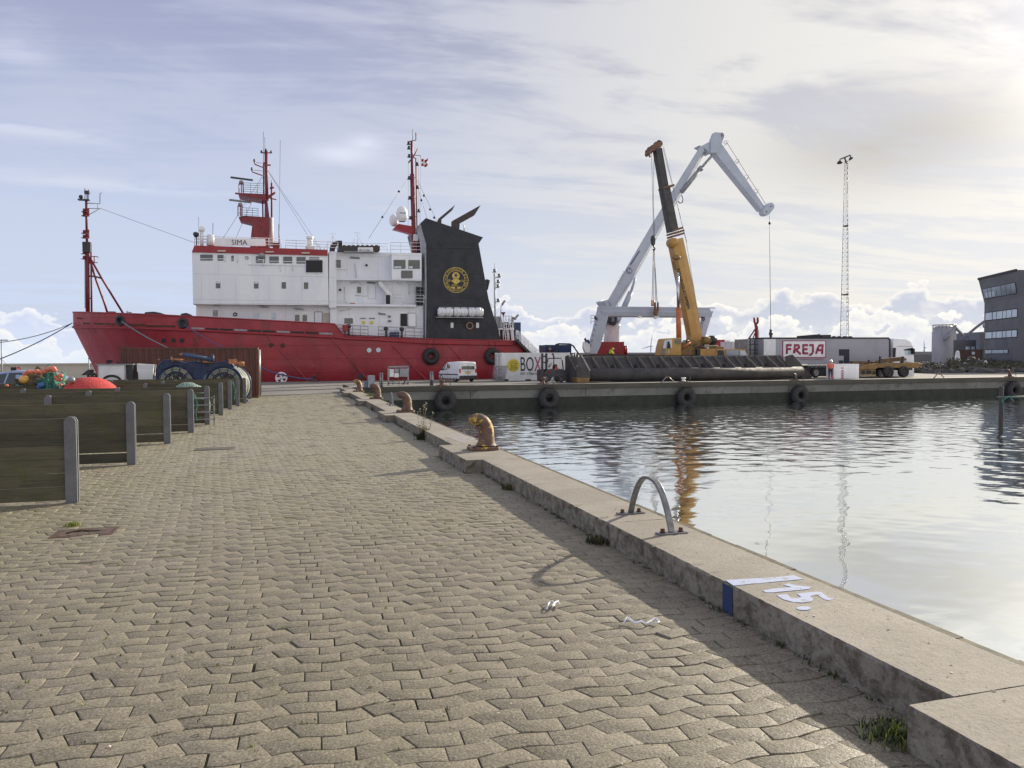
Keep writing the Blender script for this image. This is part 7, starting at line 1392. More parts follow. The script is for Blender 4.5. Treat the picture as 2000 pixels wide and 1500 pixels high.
# ================================================================== YELLOW MOBILE CRANE
YY = 68.0; q = PY(1365, 745, YY); t = thing('mobile_crane', 'yellow mobile crane with long telescopic boom raised over the quay', 'crane', (q.x, YY, 0), 0)
b = MB(); b.prism([PY(x_, y_, YY-.75) for x_, y_ in [(1312, 468), (1325, 466), (1339, 528), (1351, 588), (1363, 650), (1365, 668), (1350, 668), (1350, 655), (1337, 588), (1325, 532)]], (0, 1.0, 0)); bm0 = b.build('boom_base', M['yellow'], t, bevel=.03)
b = MB(); b.prism([PY(x_, y_, YY-.74) for x_, y_ in [(1325, 466), (1339, 528), (1351, 588), (1363, 650), (1365, 668)]]+[PY(x_, y_, YY-.40) for x_, y_ in [(1374, 666), (1371, 650), (1360, 588), (1348, 528), (1334, 464)]], (0, .7, 0)); b.build('boom_side', M['yellow'], bm0)
b = MB(); b.pp([(1295.5, 368), (1309.5, 366), (1326, 449), (1311, 453)], YY-.6, 1.0); b.build('boom_section', M['steel'], t, bevel=.05)
b = MB(); b.pp([(1281.5, 291), (1293.5, 288), (1307, 366), (1294.5, 369)], YY-.5, .8); b.build('boom_section', M['steel'], t, bevel=.05)
b = MB()
for (x0, y0, x1, y1) in ((1291, 369, 1312, 363.5), (1308, 452, 1329, 446), (1307, 458, 1331, 451.5), (1308, 463.5, 1331, 457)): b.beam(PY(x0, y0, YY-.1), PY(x1, y1, YY-.1), 1.15, .18)
b.build('boom_collar_plates', M['rust'], t)
b = MB(); b.lathe([(0, -.45), (.40, -.40), (.46, 0), (.46, .5), (0, .55)], PY(1314, 474, YY-.8), (0, 1, 0), 20); b.build('pivot_housing', M['yellow'], t); b = MB(); b.sphere(PY(1321, 503, YY-.9), .3, 1.5, 1, .8); b.pp([(1317, 510), (1324, 507), (1328, 524), (1321, 526)], YY-1.0, .5); b.build('boom_lug', M['yellow2'], t)
b = MB(); b.pp([(1268, 289), (1272, 287), (1284, 276.5), (1294, 276), (1295, 282), (1290, 289), (1281, 293), (1274, 295), (1270, 303), (1267, 299)], YY-.45, .9); hdn = b.build('boom_head', M['rust'], t, bevel=.04)
for (x_, y_) in ((1285, 282), (1272, 292)): b = MB(); b.lathe([(.1, -.3), (.34, -.3), (.28, -.1), (.28, .1), (.34, .3), (.1, .3)], PY(x_, y_, YY-.1), (0, 1, 0), 18); b.build('sheave', M['rustbolt'], hdn)
b = MB(); b.sphere(PY(1269, 305.5, YY), .10); b.build('weight', M['dark'], hdn)
p0, p1 = PY(1326, 524, YY-.78), PY(1344, 592, YY-.78); ex = (p1-p0).normalized(); ey = V((-ex.z, 0, ex.x)); b = MB(); b.text('REDNINGS-KORPSEN', p0-ey*.22, ex, ey, (p1-p0).length/8.2, 0, .03); b.build('lettering', M['text'], bm0)
tubes(t, 'hoist_wire', M['wire'], YY-.2, [([(1272.5, 295), (1275, 400), (1276.5, 460)], .022), ([(1277.5, 296), (1276.2, 400), (1278.5, 460)], .022), ([(1295, 290), (1340, 470), (1368, 640)], .02), ([(1296, 286), (1333, 440), (1342, 474)], .018)])
b = MB(); b.pp([(1275.5, 459), (1277.5, 459), (1280.5, 467), (1280, 476), (1277.5, 480), (1275, 476), (1273.5, 467)], YY-.4, .4); b.build('hook_block', M['dark'], t, bevel=.04)
tubes(t, 'hook', M['dark'], YY-.2, [([(1277, 480), (1277, 483), (1279.5, 485), (1278, 488), (1275, 487)], .08)])
o = tubes(None, 'lifting_sling', M['wire'], 78.0, [([(1276, 489), (1273.5, 588)], .035), ([(1277, 489), (1277, 590)], .035), ([(1277.5, 489), (1281, 588)], .035), ([(1278, 489), (1283.5, 590)], .035)]); tag(o, 'four-part wire sling from the crane hook down to the white gantry', 'sling')
tubes(o, 'shackle', M['brass'], 77.6, [([(1273.5, 586), (1273.4, 598)], .10), ([(1277, 586), (1277, 598)], .08)]); b = MB(); b.pp([(1279.5, 590), (1281, 590), (1282, 603), (1285, 603), (1285, 590), (1286.5, 590), (1287, 606), (1283, 617), (1277.5, 615), (1279, 605)], 77.9, .25); b.build('lifting_clamp', M['rust'], o)
tubes(t, 'luffing_cylinder', M['orange'], YY-1.0, [([(1326, 668), (1325, 601)], .26)]); tubes(t, 'cylinder_rod', M['chrome'], YY-1.0, [([(1325, 602), (1323.5, 532)], .15)])
# crane cab
b = MB(); b.pp([(1290.5, 694), (1293, 678), (1297, 663), (1300, 661), (1330, 659.5), (1331, 694)], YY-2.1, 1.3); cbn = b.build('operator_cab', M['yellow'], t, bevel=.04)
for P in ([(1295, 678), (1299, 664), (1302, 663.5), (1301, 680), (1296, 681)], [(1303, 663.5), (1312.5, 663), (1312.5, 680), (1302, 680)], [(1318, 663), (1329, 662), (1329, 672), (1319, 672)]):
    b = MB(); b.pp(P, YY-2.14, .06); b.build('cab_window', M['glasspale'] if P[0][0] != 1318 else M['glass'], cbn)
for P in ([(1294, 680), (1300, 681), (1299, 693), (1292.5, 693)],): b = MB(); b.pp(P, YY-2.14, .06); b.build('lower_window', M['glass'], cbn)
b = MB(); b.pp([(1304, 668), (1307, 666), (1309, 672), (1310, 680), (1303, 680)], YY-2.18, .05); b.build('seat_silhouette', M['rubber'], cbn)
p0 = PY(1304.5, 689, YY-2.13); b = MB(); b.text('3', p0, (1, 0, 0), (0, 0, 1), .34, 0, .02); b.build('lettering', M['textwhite'], cbn)
b = MB(); b.pp([(1331, 694), (1331, 680), (1347, 676), (1350, 668), (1362, 664), (1398, 661), (1400, 668), (1397, 676), (1414, 677), (1414, 694)], YY-1.4, 2.6); b.build('slewing_platform', M['yellow2'], t, bevel=.05)
b = MB(); b.tube(PY(1333, 679, YY-1.6), PY(1348, 669, YY-1.5), .12, n=8); b.build('orange_strut', M['orange'], t)
b = MB(); b.tube(PY(1372, 665, YY-1.5), PY(1388, 665, YY-1.5), .38, n=14); b.build('winch_drum', M['yellow2'], t); b = MB(); b.lathe([(0, 0), (.46, 0), (.46, .5), (0, .5)], PY(1387, 664.5, YY-1.5), (1, 0, 0), 18); b.build('winch_motor', M['dark'], t)
for sg_ in (((1334, 665.5, 1346, 665.5), (1341, 662.5, 1341, 669)), ((1352, 676, 1362, 671), (1358, 680, 1374, 673), (1366, 678, 1380, 680))): b = MB(); [b.tube(PY(x_, y_, YY-1.7), PY(x2, y2, YY-1.7), .06, n=6) for x_, y_, x2, y2 in sg_]; b.build('hydraulic_pipe', M['dark'], t)
b = MB(); b.pr(1380, 674, 1403, 676, YY-1.6, 2.2); b.pr(1376, 671, 1385, 682, YY-1.5, .4); b.build('deck_tray', M['pod'], t)
b = MB(); b.pr(1368, 681.5, 1398, 700, YY-1.8, 2.7); b.build('engine_cover', M['yellow'], t, bevel=.05); b = MB(); b.pr(1362, 682, 1368, 700, YY-1.75, 2.4); b.build('gap_shade', M['dark'], t)  # solid dark block beside the engine cover, coloured as shade between parts
b = MB(); b.pp([(1396, 700), (1400, 682), (1456, 682), (1461, 692), (1461, 700)], YY-1.9, 2.7); fc = b.build('driving_cab', M['yellow'], t, bevel=.05)
for (P, mt) in (([(1402, 684), (1413, 684), (1415, 697), (1401, 697)], 'dark'), ([(1417, 684), (1443, 684), (1443, 697), (1419, 697)], 'glassblue'), ([(1445, 684.5), (1455, 685), (1459, 694), (1446, 695)], 'glasspale')): b = MB(); b.pp(P, YY-1.94, .06); b.build('cab_window', M[mt], fc)
b = MB(); q0, q1 = PY(1292, 745, YY), PY(1470, 745, YY); b.box(q0.x, q1.x, YY-1.2, YY+1.2, .75, PY(1400, 697, YY).z); b.build('carrier_frame', M['yellow2'], t)
for f in (.10, .24, .60, .74, .9):
    for sg in (-1, 1): wheel(t, (q0.x+(q1.x-q0.x)*f-OFF[t.name].x), sg*1.05, .62, .45, sg, rim='rimdark')
# ================================================================== FREJA TRUCK
YT = 65.5; q = PY(1600, 742, YT); t = thing('articulated_truck', 'white articulated truck with a long grey curtain-side trailer bearing a framed maroon-lettered sign', 'truck', (q.x, YT, 0), 0); O = OFF[t.name]
b = MB(); b.pp([(1491.5, 661), (1737, 660.5), (1739, 664), (1739, 711), (1491.5, 711)], YT, 2.5); tr = b.build('trailer_box', M['curtain'], t, bevel=.02)
b = MB(); b.pp([(1491.5, 659), (1736, 658.8), (1740, 664), (1737.5, 664), (1735, 661.6), (1491.5, 661.8)], YT-.04, 2.58); b.build('roof_rail', M['text'], tr); b = MB(); b.pr(1737, 662, 1739.4, 711, YT-.04, .3); b.build('front_edge', M['text'], tr)
b = MB(); b.pr(1492, 662.5, 1515, 694, YT-.03, .04); b.build('white_curtain_panel', M['white2'], tr)
b = MB(); b.pr(1528.5, 665, 1613.5, 698.5, YT-.03, .04); pn = b.build('sign_panel', M['white2'], tr)
b = MB()
for (x0, y0, x1, y1) in ((1528.5, 665, 1613.5, 666.5), (1528.5, 697, 1613.5, 698.5), (1528.5, 666.5, 1530, 697), (1612, 666.5, 1613.5, 697)): b.pr(x0, y0, x1, y1, YT-.045, .02)
b.build('sign_border', M['textred'], pn)
def strokes(par, lst, w_, Y, mt, name='lettering'):
    b = MB()
    for P in lst: 
        for i in range(len(P)-1):
            b.beam(PY(*P[i], Y), PY(*P[i+1], Y), w_, .02, (0, 1, 0)) if False else b.tube(PY(*P[i], Y), PY(*P[i+1], Y), w_/2, n=8)
            b.sphere(PY(*P[i+1], Y), w_/2, n=8, m=6)
    sy = Y
    for v in b.v: v.y = sy+(v.y-sy)*.12
    return b.build(name, mt, par)
strokes(pn, [[(1537, 691), (1537, 674), (1545, 674)], [(1537, 682), (1544, 681.5)], [(1551, 690), (1553, 674)], [(1551, 674), (1560, 674.5), (1561, 679), (1557, 682), (1553, 682.5), (1559, 687), (1563, 691)], [(1578, 674), (1569, 674), (1569, 690), (1577, 690)], [(1569, 682), (1576, 682)],
             [(1581, 674), (1588, 674), (1588, 687), (1585, 692), (1582, 693)], [(1594, 691), (1596, 684), (1600, 675), (1607, 674), (1606, 690)], [(1597, 684), (1606, 683.5)]], .23, YT-.055, M['textred'])
ltext(tr, 'TRANSPORT & LOGISTICS', 1562, 1613, 703.5, YT-.02, M['textred'], V((0, 0, 0)), bold=0, hpx=2.4) if False else None
b = MB(); b.text('TRANSPORT & LOGISTICS', PY(1562, 703.5, YT-.03), (1, 0, 0), (0, 0, 1), .24, 0, 0); b.build('lettering', M['textred'], tr)
for (x0, y0, x1, y1) in ((1639, 682, 1659, 694.5), (1648.5, 694.5, 1659, 709.5), (1639, 704, 1647, 709.5)): b = MB(); b.pr(x0, y0, x1, y1, YT-.03, .05); b.build('dark_patch', M['trouser'], tr)
for (P, mt) in (([(1571, 655.5), (1602, 652.5), (1603.5, 658.8), (1571, 659)], 'trouser'), ([(1606, 654), (1623, 653.5), (1623, 659), (1606, 659)], 'dark')): b = MB(); b.pp(P, YT+.6, 1.2); b.build('roof_load', M[mt], t)
for x_ in (1629, 1639, 1650, 1660): b = MB(); b.sphere(PY(x_, 659.5, YT+.5), .22, 1.4, 1.4, .8, 10, 6); b.build('roof_hoop', M['trouser'], t)
rail(t, [(1578, 719.5), (1625, 719)], 8, YT, 7, M['grey'], .035, 3)
b = MB(); b.box(PY(1500, 712, YT).x, PY(1745, 712, YT).x, YT+.6, YT+2.0, .75, 1.2); b.build('chassis', M['dark'], t); b = MB(); b.pr(1560, 719.5, 1628, 735, YT+.3, .2); b.build('side_skirt', M['dark'], t)
for px in (1548, 1571, 1595, 1741, 1776):
    for (yy, sg) in ((.2, -1), (2.3, 1)): wheel(t, PY(px, 742, YT).x-O.x, yy, .50, .32, sg)
b = MB(); b.pp([(1744, 741-5), (1744, 664), (1748, 661), (1770, 662), (1780, 668), (1784, 680), (1786, 700), (1786, 737)], YT, 2.45); tc_ = b.build('cab', M['whiteclean'], t, bevel=.10)
b = MB(); b.pp([(1768, 684), (1783.5, 681), (1784.5, 693), (1769, 694)], YT-.03, .06); b.build('cab_window', M['glasspale'], tc_); b = MB(); b.pp([(1766, 682.5), (1784, 679), (1785, 684), (1767, 684.5)], YT-.05, .05); b.build('window_trim', M['text'], tc_)
b = MB(); b.pp([(1744.5, 680), (1750, 679), (1749, 700), (1744.5, 700)], YT-.03, .08); b.build('air_intake', M['text'], tc_); b = MB(); b.pr(1784, 681, 1787, 692, YT-.4, .3); b.build('wing_mirror', M['text'], tc_)
b = MB(); b.pr(1752, 676, 1784, 676.8, YT-.02, .04); b.build('door_line', M['grey'], tc_)
# containers standing behind
p0 = PY(1460, 735, 66.5); cc2 = container(p0.x, 66.5, 0, PY(1488, 700, 66.5).x-p0.x, 2.3, PY(1470, 662, 66.5).z, M['grey'], 'grey container with barred doors at the left end of the trailer', door=False)
for i in range(3):
    b = MB(); xx = (PY(1465+i*8.5, 700, 66.5)-p0).x; b.box(xx, xx+.06, -.05, -.01, .2, 4.0); b.build('door_bar', M['dark'], cc2)
for y_ in (673, 684, 690): b = MB(); zq = PY(1470, y_, 66.5).z; b.box(.1, (PY(1486, 700, 66.5)-p0).x, -.06, -.01, zq, zq+.06); b.build('door_bar', M['dark'], cc2)
for (x0, x1, yt, Yq, mt, lab) in ((1395, 1415, 663.5, 76.0, 'redband', 'red container just right of the yellow crane winch'), (1415, 1425.5, 664.5, 76.4, 'white2', 'narrow white container between the red one and the offices'), (1431, 1459, 667, 72, 'white2', 'low white site container with a dark opening left of the grey container')):
    p0, p1 = PY(x0, 700, Yq), PY(x1, 700, Yq); c_ = container(p0.x, Yq, 0, p1.x-p0.x, 2.4, PY(x0, yt, Yq).z, M[mt], lab, door=False)
    if x0 == 1431: b = MB(); a0, a1 = PY(1435, 680, Yq)-p0, PY(1450, 669, Yq)-p0; b.box(a0.x, a1.x, -.03, .02, PY(1435, 680, Yq).z, PY(1435, 669, Yq).z); b.build('opening', M['grey'], c_)
q = PY(1477, 660, 90); t = thing('red_mast', 'short red forked mast with diagonal struts left of the hoist wire', 'mast', (q.x, 90, 0), 0)
for s_ in (([(1477.5, 700), (1477.5, 640), (1476, 632)], .22), ([(1476.5, 634), (1473.5, 629), (1473, 620)], .14), ([(1477, 634), (1480, 629), (1480, 620)], .16), ([(1462, 662), (1477, 640)], .10), ([(1470, 662), (1477, 645)], .08), ([(1482, 660), (1482, 644)], .04)): tubes(t, 'mast_tube', M['redmast'], 90, [s_])
# white concrete block with chevrons
Y = 59.6; p0, p1 = PY(1629, 741, Y), PY(1678, 741, Y); t = thing('white_block', 'large white block with a vertical strip of dark red chevrons on the quay edge', 'block', (p0.x, Y, 0), 0)
b = MB(); b.box(p0.x, p1.x, Y, Y+1.1, .0, PY(1650, 711, Y).z); b.build('block', M['whiteclean'], t, bevel=.03)
for i in range(5): y_ = 718+i*4.6; b = MB(); b.pp([(1643.2, y_+2.6), (1645.7, y_), (1648.2, y_+2.6), (1648.2, y_+4.4), (1645.7, y_+1.9), (1643.2, y_+4.4)] if i else [(1643.2, 718), (1648.2, 718), (1648.2, 719.6), (1643.2, 719.6)], Y-.03, .04); b.build('chevron', M['chev'], t)
b = MB(); b.box(p0.x+.02, p1.x-.02, Y-.004, Y, PY(1650, 713, Y).z, PY(1650, 713, Y).z+.01); b.build('block_seam', M['grey'], t)
# counterweight dolly
Y = 62.0; q = PY(1740, 742, Y); t = thing('counterweight_dolly', 'rusty yellow-brown trailer with twin axles and timber load in front of the truck cab', 'trailer', (q.x, Y, 0), 0); O = OFF[t.name]
b = MB(); b.pp([(1678, 713), (1716, 710), (1790, 708), (1803, 710), (1800, 716), (1785, 719), (1716, 718), (1708, 722), (1680, 722)], Y, 2.3); b.build('deck', M['yellow2'], t, bevel=.03)
b = MB(); b.pp([(1679, 722), (1711, 722), (1711, 735), (1679, 736)], Y+.1, 2.1); b.build('ballast_box', M['yellow2'], t, bevel=.05)
for (x0, y0, x1, y1) in ((1684, 724, 1690, 731), (1693, 724, 1702, 730), (1705, 725, 1710, 731)): b = MB(); b.pr(x0, y0, x1, y1, Y+.05, .08); b.build('recess', M['trouser'], t)
b = MB(); b.pr(1680, 731.5, 1710, 735.5, Y-.02, .2); b.build('bottom_beam', M['pallet'], t)
for (x0, y0, x1, y1) in ((1703, 709, 1757, 700), (1716, 706, 1768, 702), (1722, 703, 1764, 699), (1662, 708, 1700, 708.5), (1760, 708, 1800, 712)): b = MB(); b.beam(PY(x0, y0, Y+.6), PY(x1, y1, Y+.8), .30, .26); b.build('timber', M['wood'], t)
for x_ in (1697, 1719, 1763): b = MB(); b.beam(PY(x_, 710, Y+.1), PY(x_, 696 if x_ != 1697 else 703, Y+.1), .14); b.build('stanchion', M['dark'], t)
for px in (1734, 1764):
    for (yy, sg) in ((.0, -1), (2.1, 1)): wheel(t, PY(px, 742, Y).x-O.x, yy, .56, .46, sg, rim='rimdark')
b = MB(); b.pr(1722, 717, 1782, 723, Y+.3, 1.4); b.build('axle_frame', M['dark'], t)
# ================================================================== LATTICE LIGHT TOWER
q = PD(1650.5, 715, 118); t = thing('lattice_light_tower', 'tall slender lattice light tower behind the trailer', 'light tower', (q.x, q.y, 0), 0)
zt_ = PD(1649, 318, 118).z; b = MB(); H_ = zt_; NB = 46
def cor(z_, k): w_ = .78-(.78-.26)*(z_/H_); a = k*2*math.pi/3+.5; return V((q.x+w_*math.cos(a), q.y+w_*math.sin(a), z_))
for k in range(3): b.tube(cor(0, k), cor(H_, k), .045, .035, n=6)
for i in range(NB):
    for k in range(3): b.tube(cor(H_*i/NB, k), cor(H_*(i+1)/NB, (k+1) % 3), .013, n=4, cap=False); b.tube(cor(H_*(i+1)/NB, k), cor(H_*(i+1)/NB, (k+1) % 3), .012, n=4, cap=False)
b.build('lattice_mast', M['galv'], t)
for z_ in (PD(1650, 443, 118).z, PD(1650, 576, 118).z): b = MB(); [b.tube(cor(z_, k), cor(z_, (k+1) % 3), .09, n=6) for k in range(3)]; b.build('splice_ring', M['dark'], t)
b = MB(); b.beam(PD(1641, 311, 118), PD(1661, 303, 118), .18, .18); b.tube((q.x, q.y, H_-.3), PD(1649.5, 308, 118), .12, n=6); b.build('cross_arm', M['dark'], t)
for (x_, y_, d_) in ((1640, 317, -1), (1662, 310, 1)): b = MB(); c_ = PD(x_, y_, 118); b.tube(PD(x_+(1 if d_ < 0 else -1), y_-6, 118), c_, .1, n=6); b.lathe([(.12, .25), (.3, .1), (.42, -.12), (0, -.15)], c_, (d_*-.1 if d_ < 0 else -.6, .2, 1), 14); b.build('floodlight', M['dark'], t)
# ================================================================== WIND TURBINES
def turbine(px, hub, base, D, blades, label):
    c = PD(px, hub, D); t = thing('wind_turbine', label, 'wind turbine', (c.x, c.y, 0), 0, 'distant wind turbines'); k = D/1500; b = MB(); b.tube((c.x, c.y, -1), tuple(c), 1.5*k, .9*k, n=12); b.build('tower', M['bluegrey'] if False else TURB, t)
    b = MB(); b.tube(c+Rt*(-1.5*k), c+Rt*(3.5*k), 1.3*k, n=10); b.build('nacelle', TURB, t)
    for (dx, dy) in blades: e = c+Rt*(dx*k)-Up*(dy*k)*-1*-1; e = PD(px+dx, hub+dy, D); m_ = c.lerp(e, .25); b = MB(); b.path([c, m_, c.lerp(e, .6), e], 1*k, n=6, rs=[.6*k, 1.1*k, .7*k, .2*k]); b.build('blade', TURB, t)
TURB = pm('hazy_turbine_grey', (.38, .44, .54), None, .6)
turbine(1271, 676, 695, 900, ((3.5, -25), (-20, 6), (1.5, 8)), 'distant wind turbine seen between the red container and the yellow crane cab')
turbine(1805.5, 679, 695, 1300, ((-1, -15), (5.5, 0), (-3, 14)), 'distant wind turbine seen right of the truck cab')
# ================================================================== RIGHT BACKGROUND
b = MB(); xa, xb = PY(1000, 690, 260).x, PY(1900, 690, 260).x; b.box(xa, xb, 260, 266, -2, PY(1270, 688.5, 260).z); o = b.build('harbour_wall', conc('grey_breakwater', (.22, .22, .23), (.17, .17, .18), .4, .04)); tag(o, 'long grey breakwater on the horizon behind the cranes', 'wall')
b = MB(); p0, p1 = PY(1783, 692, 190), PY(1835, 692, 190); b.box(p0.x, p1.x, 190, 200, 0, PY(1800, 692.5, 190).z); o = b.build('low_shed', M['paneldark'], loc=(p0.x, 190, 0)); tag(o, 'long low dark shed on the horizon left of the silo', 'shed')
def CM(xc, D): q = CAM+Fw*D+Rt*xc; return V((q.x, q.y, 0))
D = 165; c = PD(1843.5, 700, D); r_ = 20.3*D/1500; t = thing('storage_silo', 'weathered grey cylindrical silo left of the dark buildings', 'silo', (c.x, c.y, 0), 0); zt2 = PD(1843, 641, D).z
b = MB(); b.lathe([(r_, 0), (r_, zt2), (r_*.6, zt2+.5), (0, zt2+.6)], (c.x, c.y, 0), n=36); b.build('silo_shell', M['silo'], t)
b = MB()
for i in range(20): a = i*math.pi/10; p = V((c.x+r_*math.cos(a), c.y+r_*math.sin(a), zt2)); b.tube(p, p+V((0, 0, .7)), .06, n=5)
b.torus((c.x, c.y, zt2+.7), (0, 0, 1), r_, .06, 36, 5); b.build('roof_rail', M['galv'], t); b = MB(); b.tube(PD(1864, 638, D-2), PD(1880, 654, D), .3, n=8); b.tube(PD(1864, 640, D-2), PD(1845, 664, D-r_-1), .3, n=8); b.build('conveyor_chute', M['grey'], t)
def bldg(x0, x1, yt, D, dep, mt, label, name='industrial_building', yt2=None, wins=()):
    a, b_ = PD(x0, 700, D), PD(x1, 700, D); t = thing(name, label, 'building', (a.x, a.y, 0), 0); d = V((b_.x-a.x, b_.y-a.y, 0)); nv = V((a.x, a.y, 0)).normalized()*dep; z0, z1 = PD(x0, yt, D).z, PD(x1, yt2 or yt, D).z; b = MB()
    b.prism([(a.x, a.y, 0), (a.x, a.y, z0), (b_.x, b_.y, z1), (b_.x, b_.y, 0)], nv); w_ = b.build('wall', mt, t)
    for (wx0, wy0, wx1, wy1, m_) in wins: b = MB(); b.prism([PD(wx0, wy0, D-.15), PD(wx1, wy0, D-.15), PD(wx1, wy1, D-.15), PD(wx0, wy1, D-.15)], nv.normalized()*.1); b.build('window', m_, w_)
    return t
GP = M['glasspale']
bldg(1856, 1921, 652, 180, 14, M['bluegrey'], 'blue-grey industrial hall behind the silo', yt2=648, wins=())
bldg(1862, 1906, 664, 150, 8, M['paneldark'], 'dark grey hall with two small bright windows between silo and offices', wins=((1886, 677, 1894, 683, GP), (1896.5, 677, 1904, 683, GP)))
bldg(1913, 1930, 650, 148, 8, M['paneldark'], 'narrow dark block against the left side of the office building')
bldg(1873, 1926, 682.5, 138, 8, M['brick'], 'low dark red brick building in front of the halls', wins=((1898, 687, 1904, 692.5, GP), (1919, 684, 1923, 700, M['paneldark'])))
o = tubes(None, 'grain_pipe', pm('purplish_pipe', (.12, .11, .15), None, .5), 135, [([(1868, 672), (1888, 655), (1906, 640), (1922, 628), (1930, 627)], .28), ([(1868, 672), (1864, 690), (1865, 705)], .24), ([(1888, 655), (1897, 668), (1906, 682)], .14), ([(1920, 630), (1921, 640)], .12)]); tag(o, 'long slanting grain pipe rising to the office building', 'pipe')
b = MB(); q = PD(1870, 700, 134); b.lathe([(.5, 0), (.45, 1.8), (.25, 3.0), (0, 3.1)], (q.x, q.y, 0), n=14); o = b.build('pale_tank', M['white2']); tag(o, 'small pale tank at the foot of the slanting grain pipe', 'tank')
# office building: near corner K, long face running away to the left
K = CM(75.7, 115.0); Fd = (CM(.1667*12+75.7, 127.0)-K).normalized(); Gd = V((Fd.y, -Fd.x, 0)); Lf = 11.6
def onface(px, py):                                                             # pixel -> (distance along the face, height)
    d = ray(px, py); nrm = Gd; s_ = (K-CAM).dot(nrm)/d.dot(nrm); p = CAM+d*s_; return (p-K).dot(Fd), p.z
t = thing('office_building', 'dark grey four-storey office building with outward-leaning top floor at the right edge', 'building', (K.x, K.y, 0), 0)
zT = PD(1987, 528, 115).z; u_, zl_ = onface(1930, 590); z5 = PD(1987, 582, 115).z
b = MB(); f = K+Fd*Lf; b.prism([K, K+V((0, 0, z5)), f+V((0, 0, z5)), f], Gd*26); wl = b.build('wall', M['paneldark'], t)
ov = 1.0; b = MB(); A0 = K+V((0, 0, z5)); B0 = f+V((0, 0, z5)); A1 = K-Gd*ov*.6-Fd*ov*.4+V((0, 0, zT)); B1 = f-Gd*ov*.6+Fd*ov+V((0, 0, zT)); C0, C1 = A0+Gd*26, A1+Gd*26+V((0, 0, -1.4)); D0, D1 = B0+Gd*26, B1+Gd*26+V((0, 0, -1.4))
b.add([A0, B0, D0, C0, A1, B1, D1, C1], [(0, 1, 5, 4), (1, 2, 6, 5), (2, 3, 7, 6), (3, 0, 4, 7), (4, 5, 6, 7)]); b.build('leaning_top_floor', M['paneldark'], t)
def fq_(u0, u1, z0, z1, mt, name='window', out=.06, lean=False):
    def P(u, z_): 
        s_ = max(0, (z_-z5)/(zT-z5)) if lean else 0; return K+Fd*u-Gd*(ov*.6*s_)+V((0, 0, z_))
    b = MB(); b.prism([P(u0, z0)-Gd*out, P(u1, z0)-Gd*out, P(u1, z1)-Gd*out, P(u0, z1)-Gd*out], Gd*(out+.05)); return b.build(name, mt, wl)
for (yc0, yc1, n_) in ((607, 621.5, 6), (648, 660.5, 6), (682.5, 689.5, 3)):
    z1_, z0_ = PD(1987, yc0-3.4 if n_ == 6 else yc0, 115).z, PD(1987, yc1-3.0 if n_ == 6 else yc1, 115).z
    fq_(.25, Lf-.4, z0_-.15, z1_+.15, M['text'], 'window_band', .03) if n_ == 6 else fq_(3.0, Lf-.4, z0_-.12, z1_+.12, M['text'], 'window_band', .03)
    us_ = [(.4, 1.9), (2.1, 3.7), (3.9, 4.9), (5.1, 7.0), (7.2, 8.4), (8.7, 11.0)] if n_ == 6 else [(3.2, 4.5), (4.7, 8.4), (8.7, 11.0)]
    for (a, b_) in us_: fq_(a, b_, z0_, z1_, M['glasspale'])
za, zb_ = PD(1987, 574, 115).z, PD(1987, 551, 115).z
fq_(.3, Lf-.3, za, zb_, M['text'], 'window_band', .04, True)
for i in range(7): fq_(.45+i*1.56, .45+i*1.56+1.42, za+.12, zb_-.1, M['glassblue'], 'window', .07, True)
for i in range(3): fq_(7.4+i*1.2, 7.4+i*1.2+.75, za+.2, za+1.0, M['glasspale'], 'bright_pane', .1, True)
b = MB(); b.prism([A1-Gd*.1+V((0, 0, -.25)), B1-Gd*.1+V((0, 0, -.25)), B1-Gd*.1+V((0, 0, .12)), A1-Gd*.1+V((0, 0, .12))], Gd*.25); b.build('roof_edge', M['text'], t)
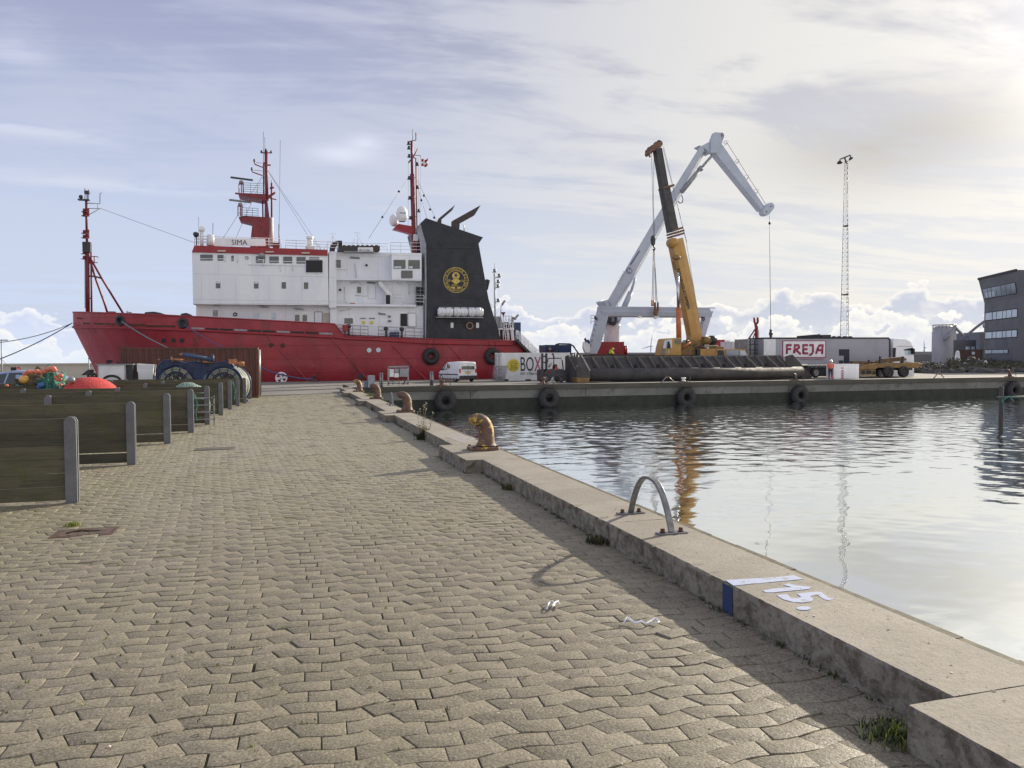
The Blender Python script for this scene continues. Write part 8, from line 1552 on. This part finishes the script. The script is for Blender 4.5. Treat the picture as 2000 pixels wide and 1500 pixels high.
for k in range(1, 4):                                                           # windows round the corner
    zq = za-3.6*(k-1)
    for j in range(6): b = MB(); q0 = K+Gd*(1.0+j*2.2)-Fd*.05; b.prism([q0+V((0, 0, zq)), q0+Gd*1.9+V((0, 0, zq)), q0+Gd*1.9+V((0, 0, zq+1.4)), q0+V((0, 0, zq+1.4))], Fd*.1); b.build('window', M['glassblue'], wl)
# rubble bank with scrub
b = MB(); rr = random.Random(21)
for i in range(620):
    px = rr.uniform(1690, 2060); D = rr.uniform(96, 128); c = PD(px, 715, D); h_ = (D-92)/36*1.5*(.5+.5*math.sin(px*.05+1)*.6+.3)*(1 if px > 1800 else .7); s_ = rr.uniform(.25, .85); n0 = len(b.v)
    b.mat(0 if rr.random() < .55 else 1).sphere((c.x, c.y, rr.uniform(0, max(h_, .1))), s_, rr.uniform(.8, 1.5), rr.uniform(.8, 1.4), rr.uniform(.45, .8), 6, 4); b.smooth = False
    for v in b.v[n0:]: v += V((rr.uniform(-.15, .15), rr.uniform(-.15, .15), rr.uniform(-.1, .1)))
b.sm = [False]*len(b.sm)
for i in range(5200):
    px = rr.uniform(1740, 2060); D = rr.uniform(98, 130); c = PD(px, 715, D); z_ = rr.uniform(.1, 1.7)*(1 if px > 1850 else .5)*(D-80)/45; a = rr.uniform(0, 6.28); e = V((rr.uniform(-.3, .3), rr.uniform(-.2, .2), rr.uniform(.1, .45))); sd2 = V((math.cos(a), math.sin(a), .3))*.14; p = V((c.x, c.y, z_)); b.mat(2).add([p-sd2, p+sd2, p+e], [(0, 1, 2)])
o = b.build('rubble_bank', [M['stone'], M['container'] if False else pm('dark_stone', (.10, .095, .09), (.06, .058, .055), .9), M['scrub']]); setting(o, 'stuff', 'low bank of broken stone overgrown with scrub in front of the buildings', 'rubble')
for (px, py, lab) in ((1884, 712, 'small white marker standing on the rubble bank'), (1925, 708, 'small white drum standing on the rubble bank below the offices')):
    q = PD(px, py, 112); b = MB(); b.lathe([(0, 0), (.25, 0), (.24, .5), (.1, .8), (0, .82)], (q.x, q.y, q.z-.5), n=10); o = b.build('white_marker', M['white2']); tag(o, lab, 'marker', 'white markers on the rubble bank')
lamp_pole(1820, 650, 716, 210, 'thin distant lamp pole just left of the silo')
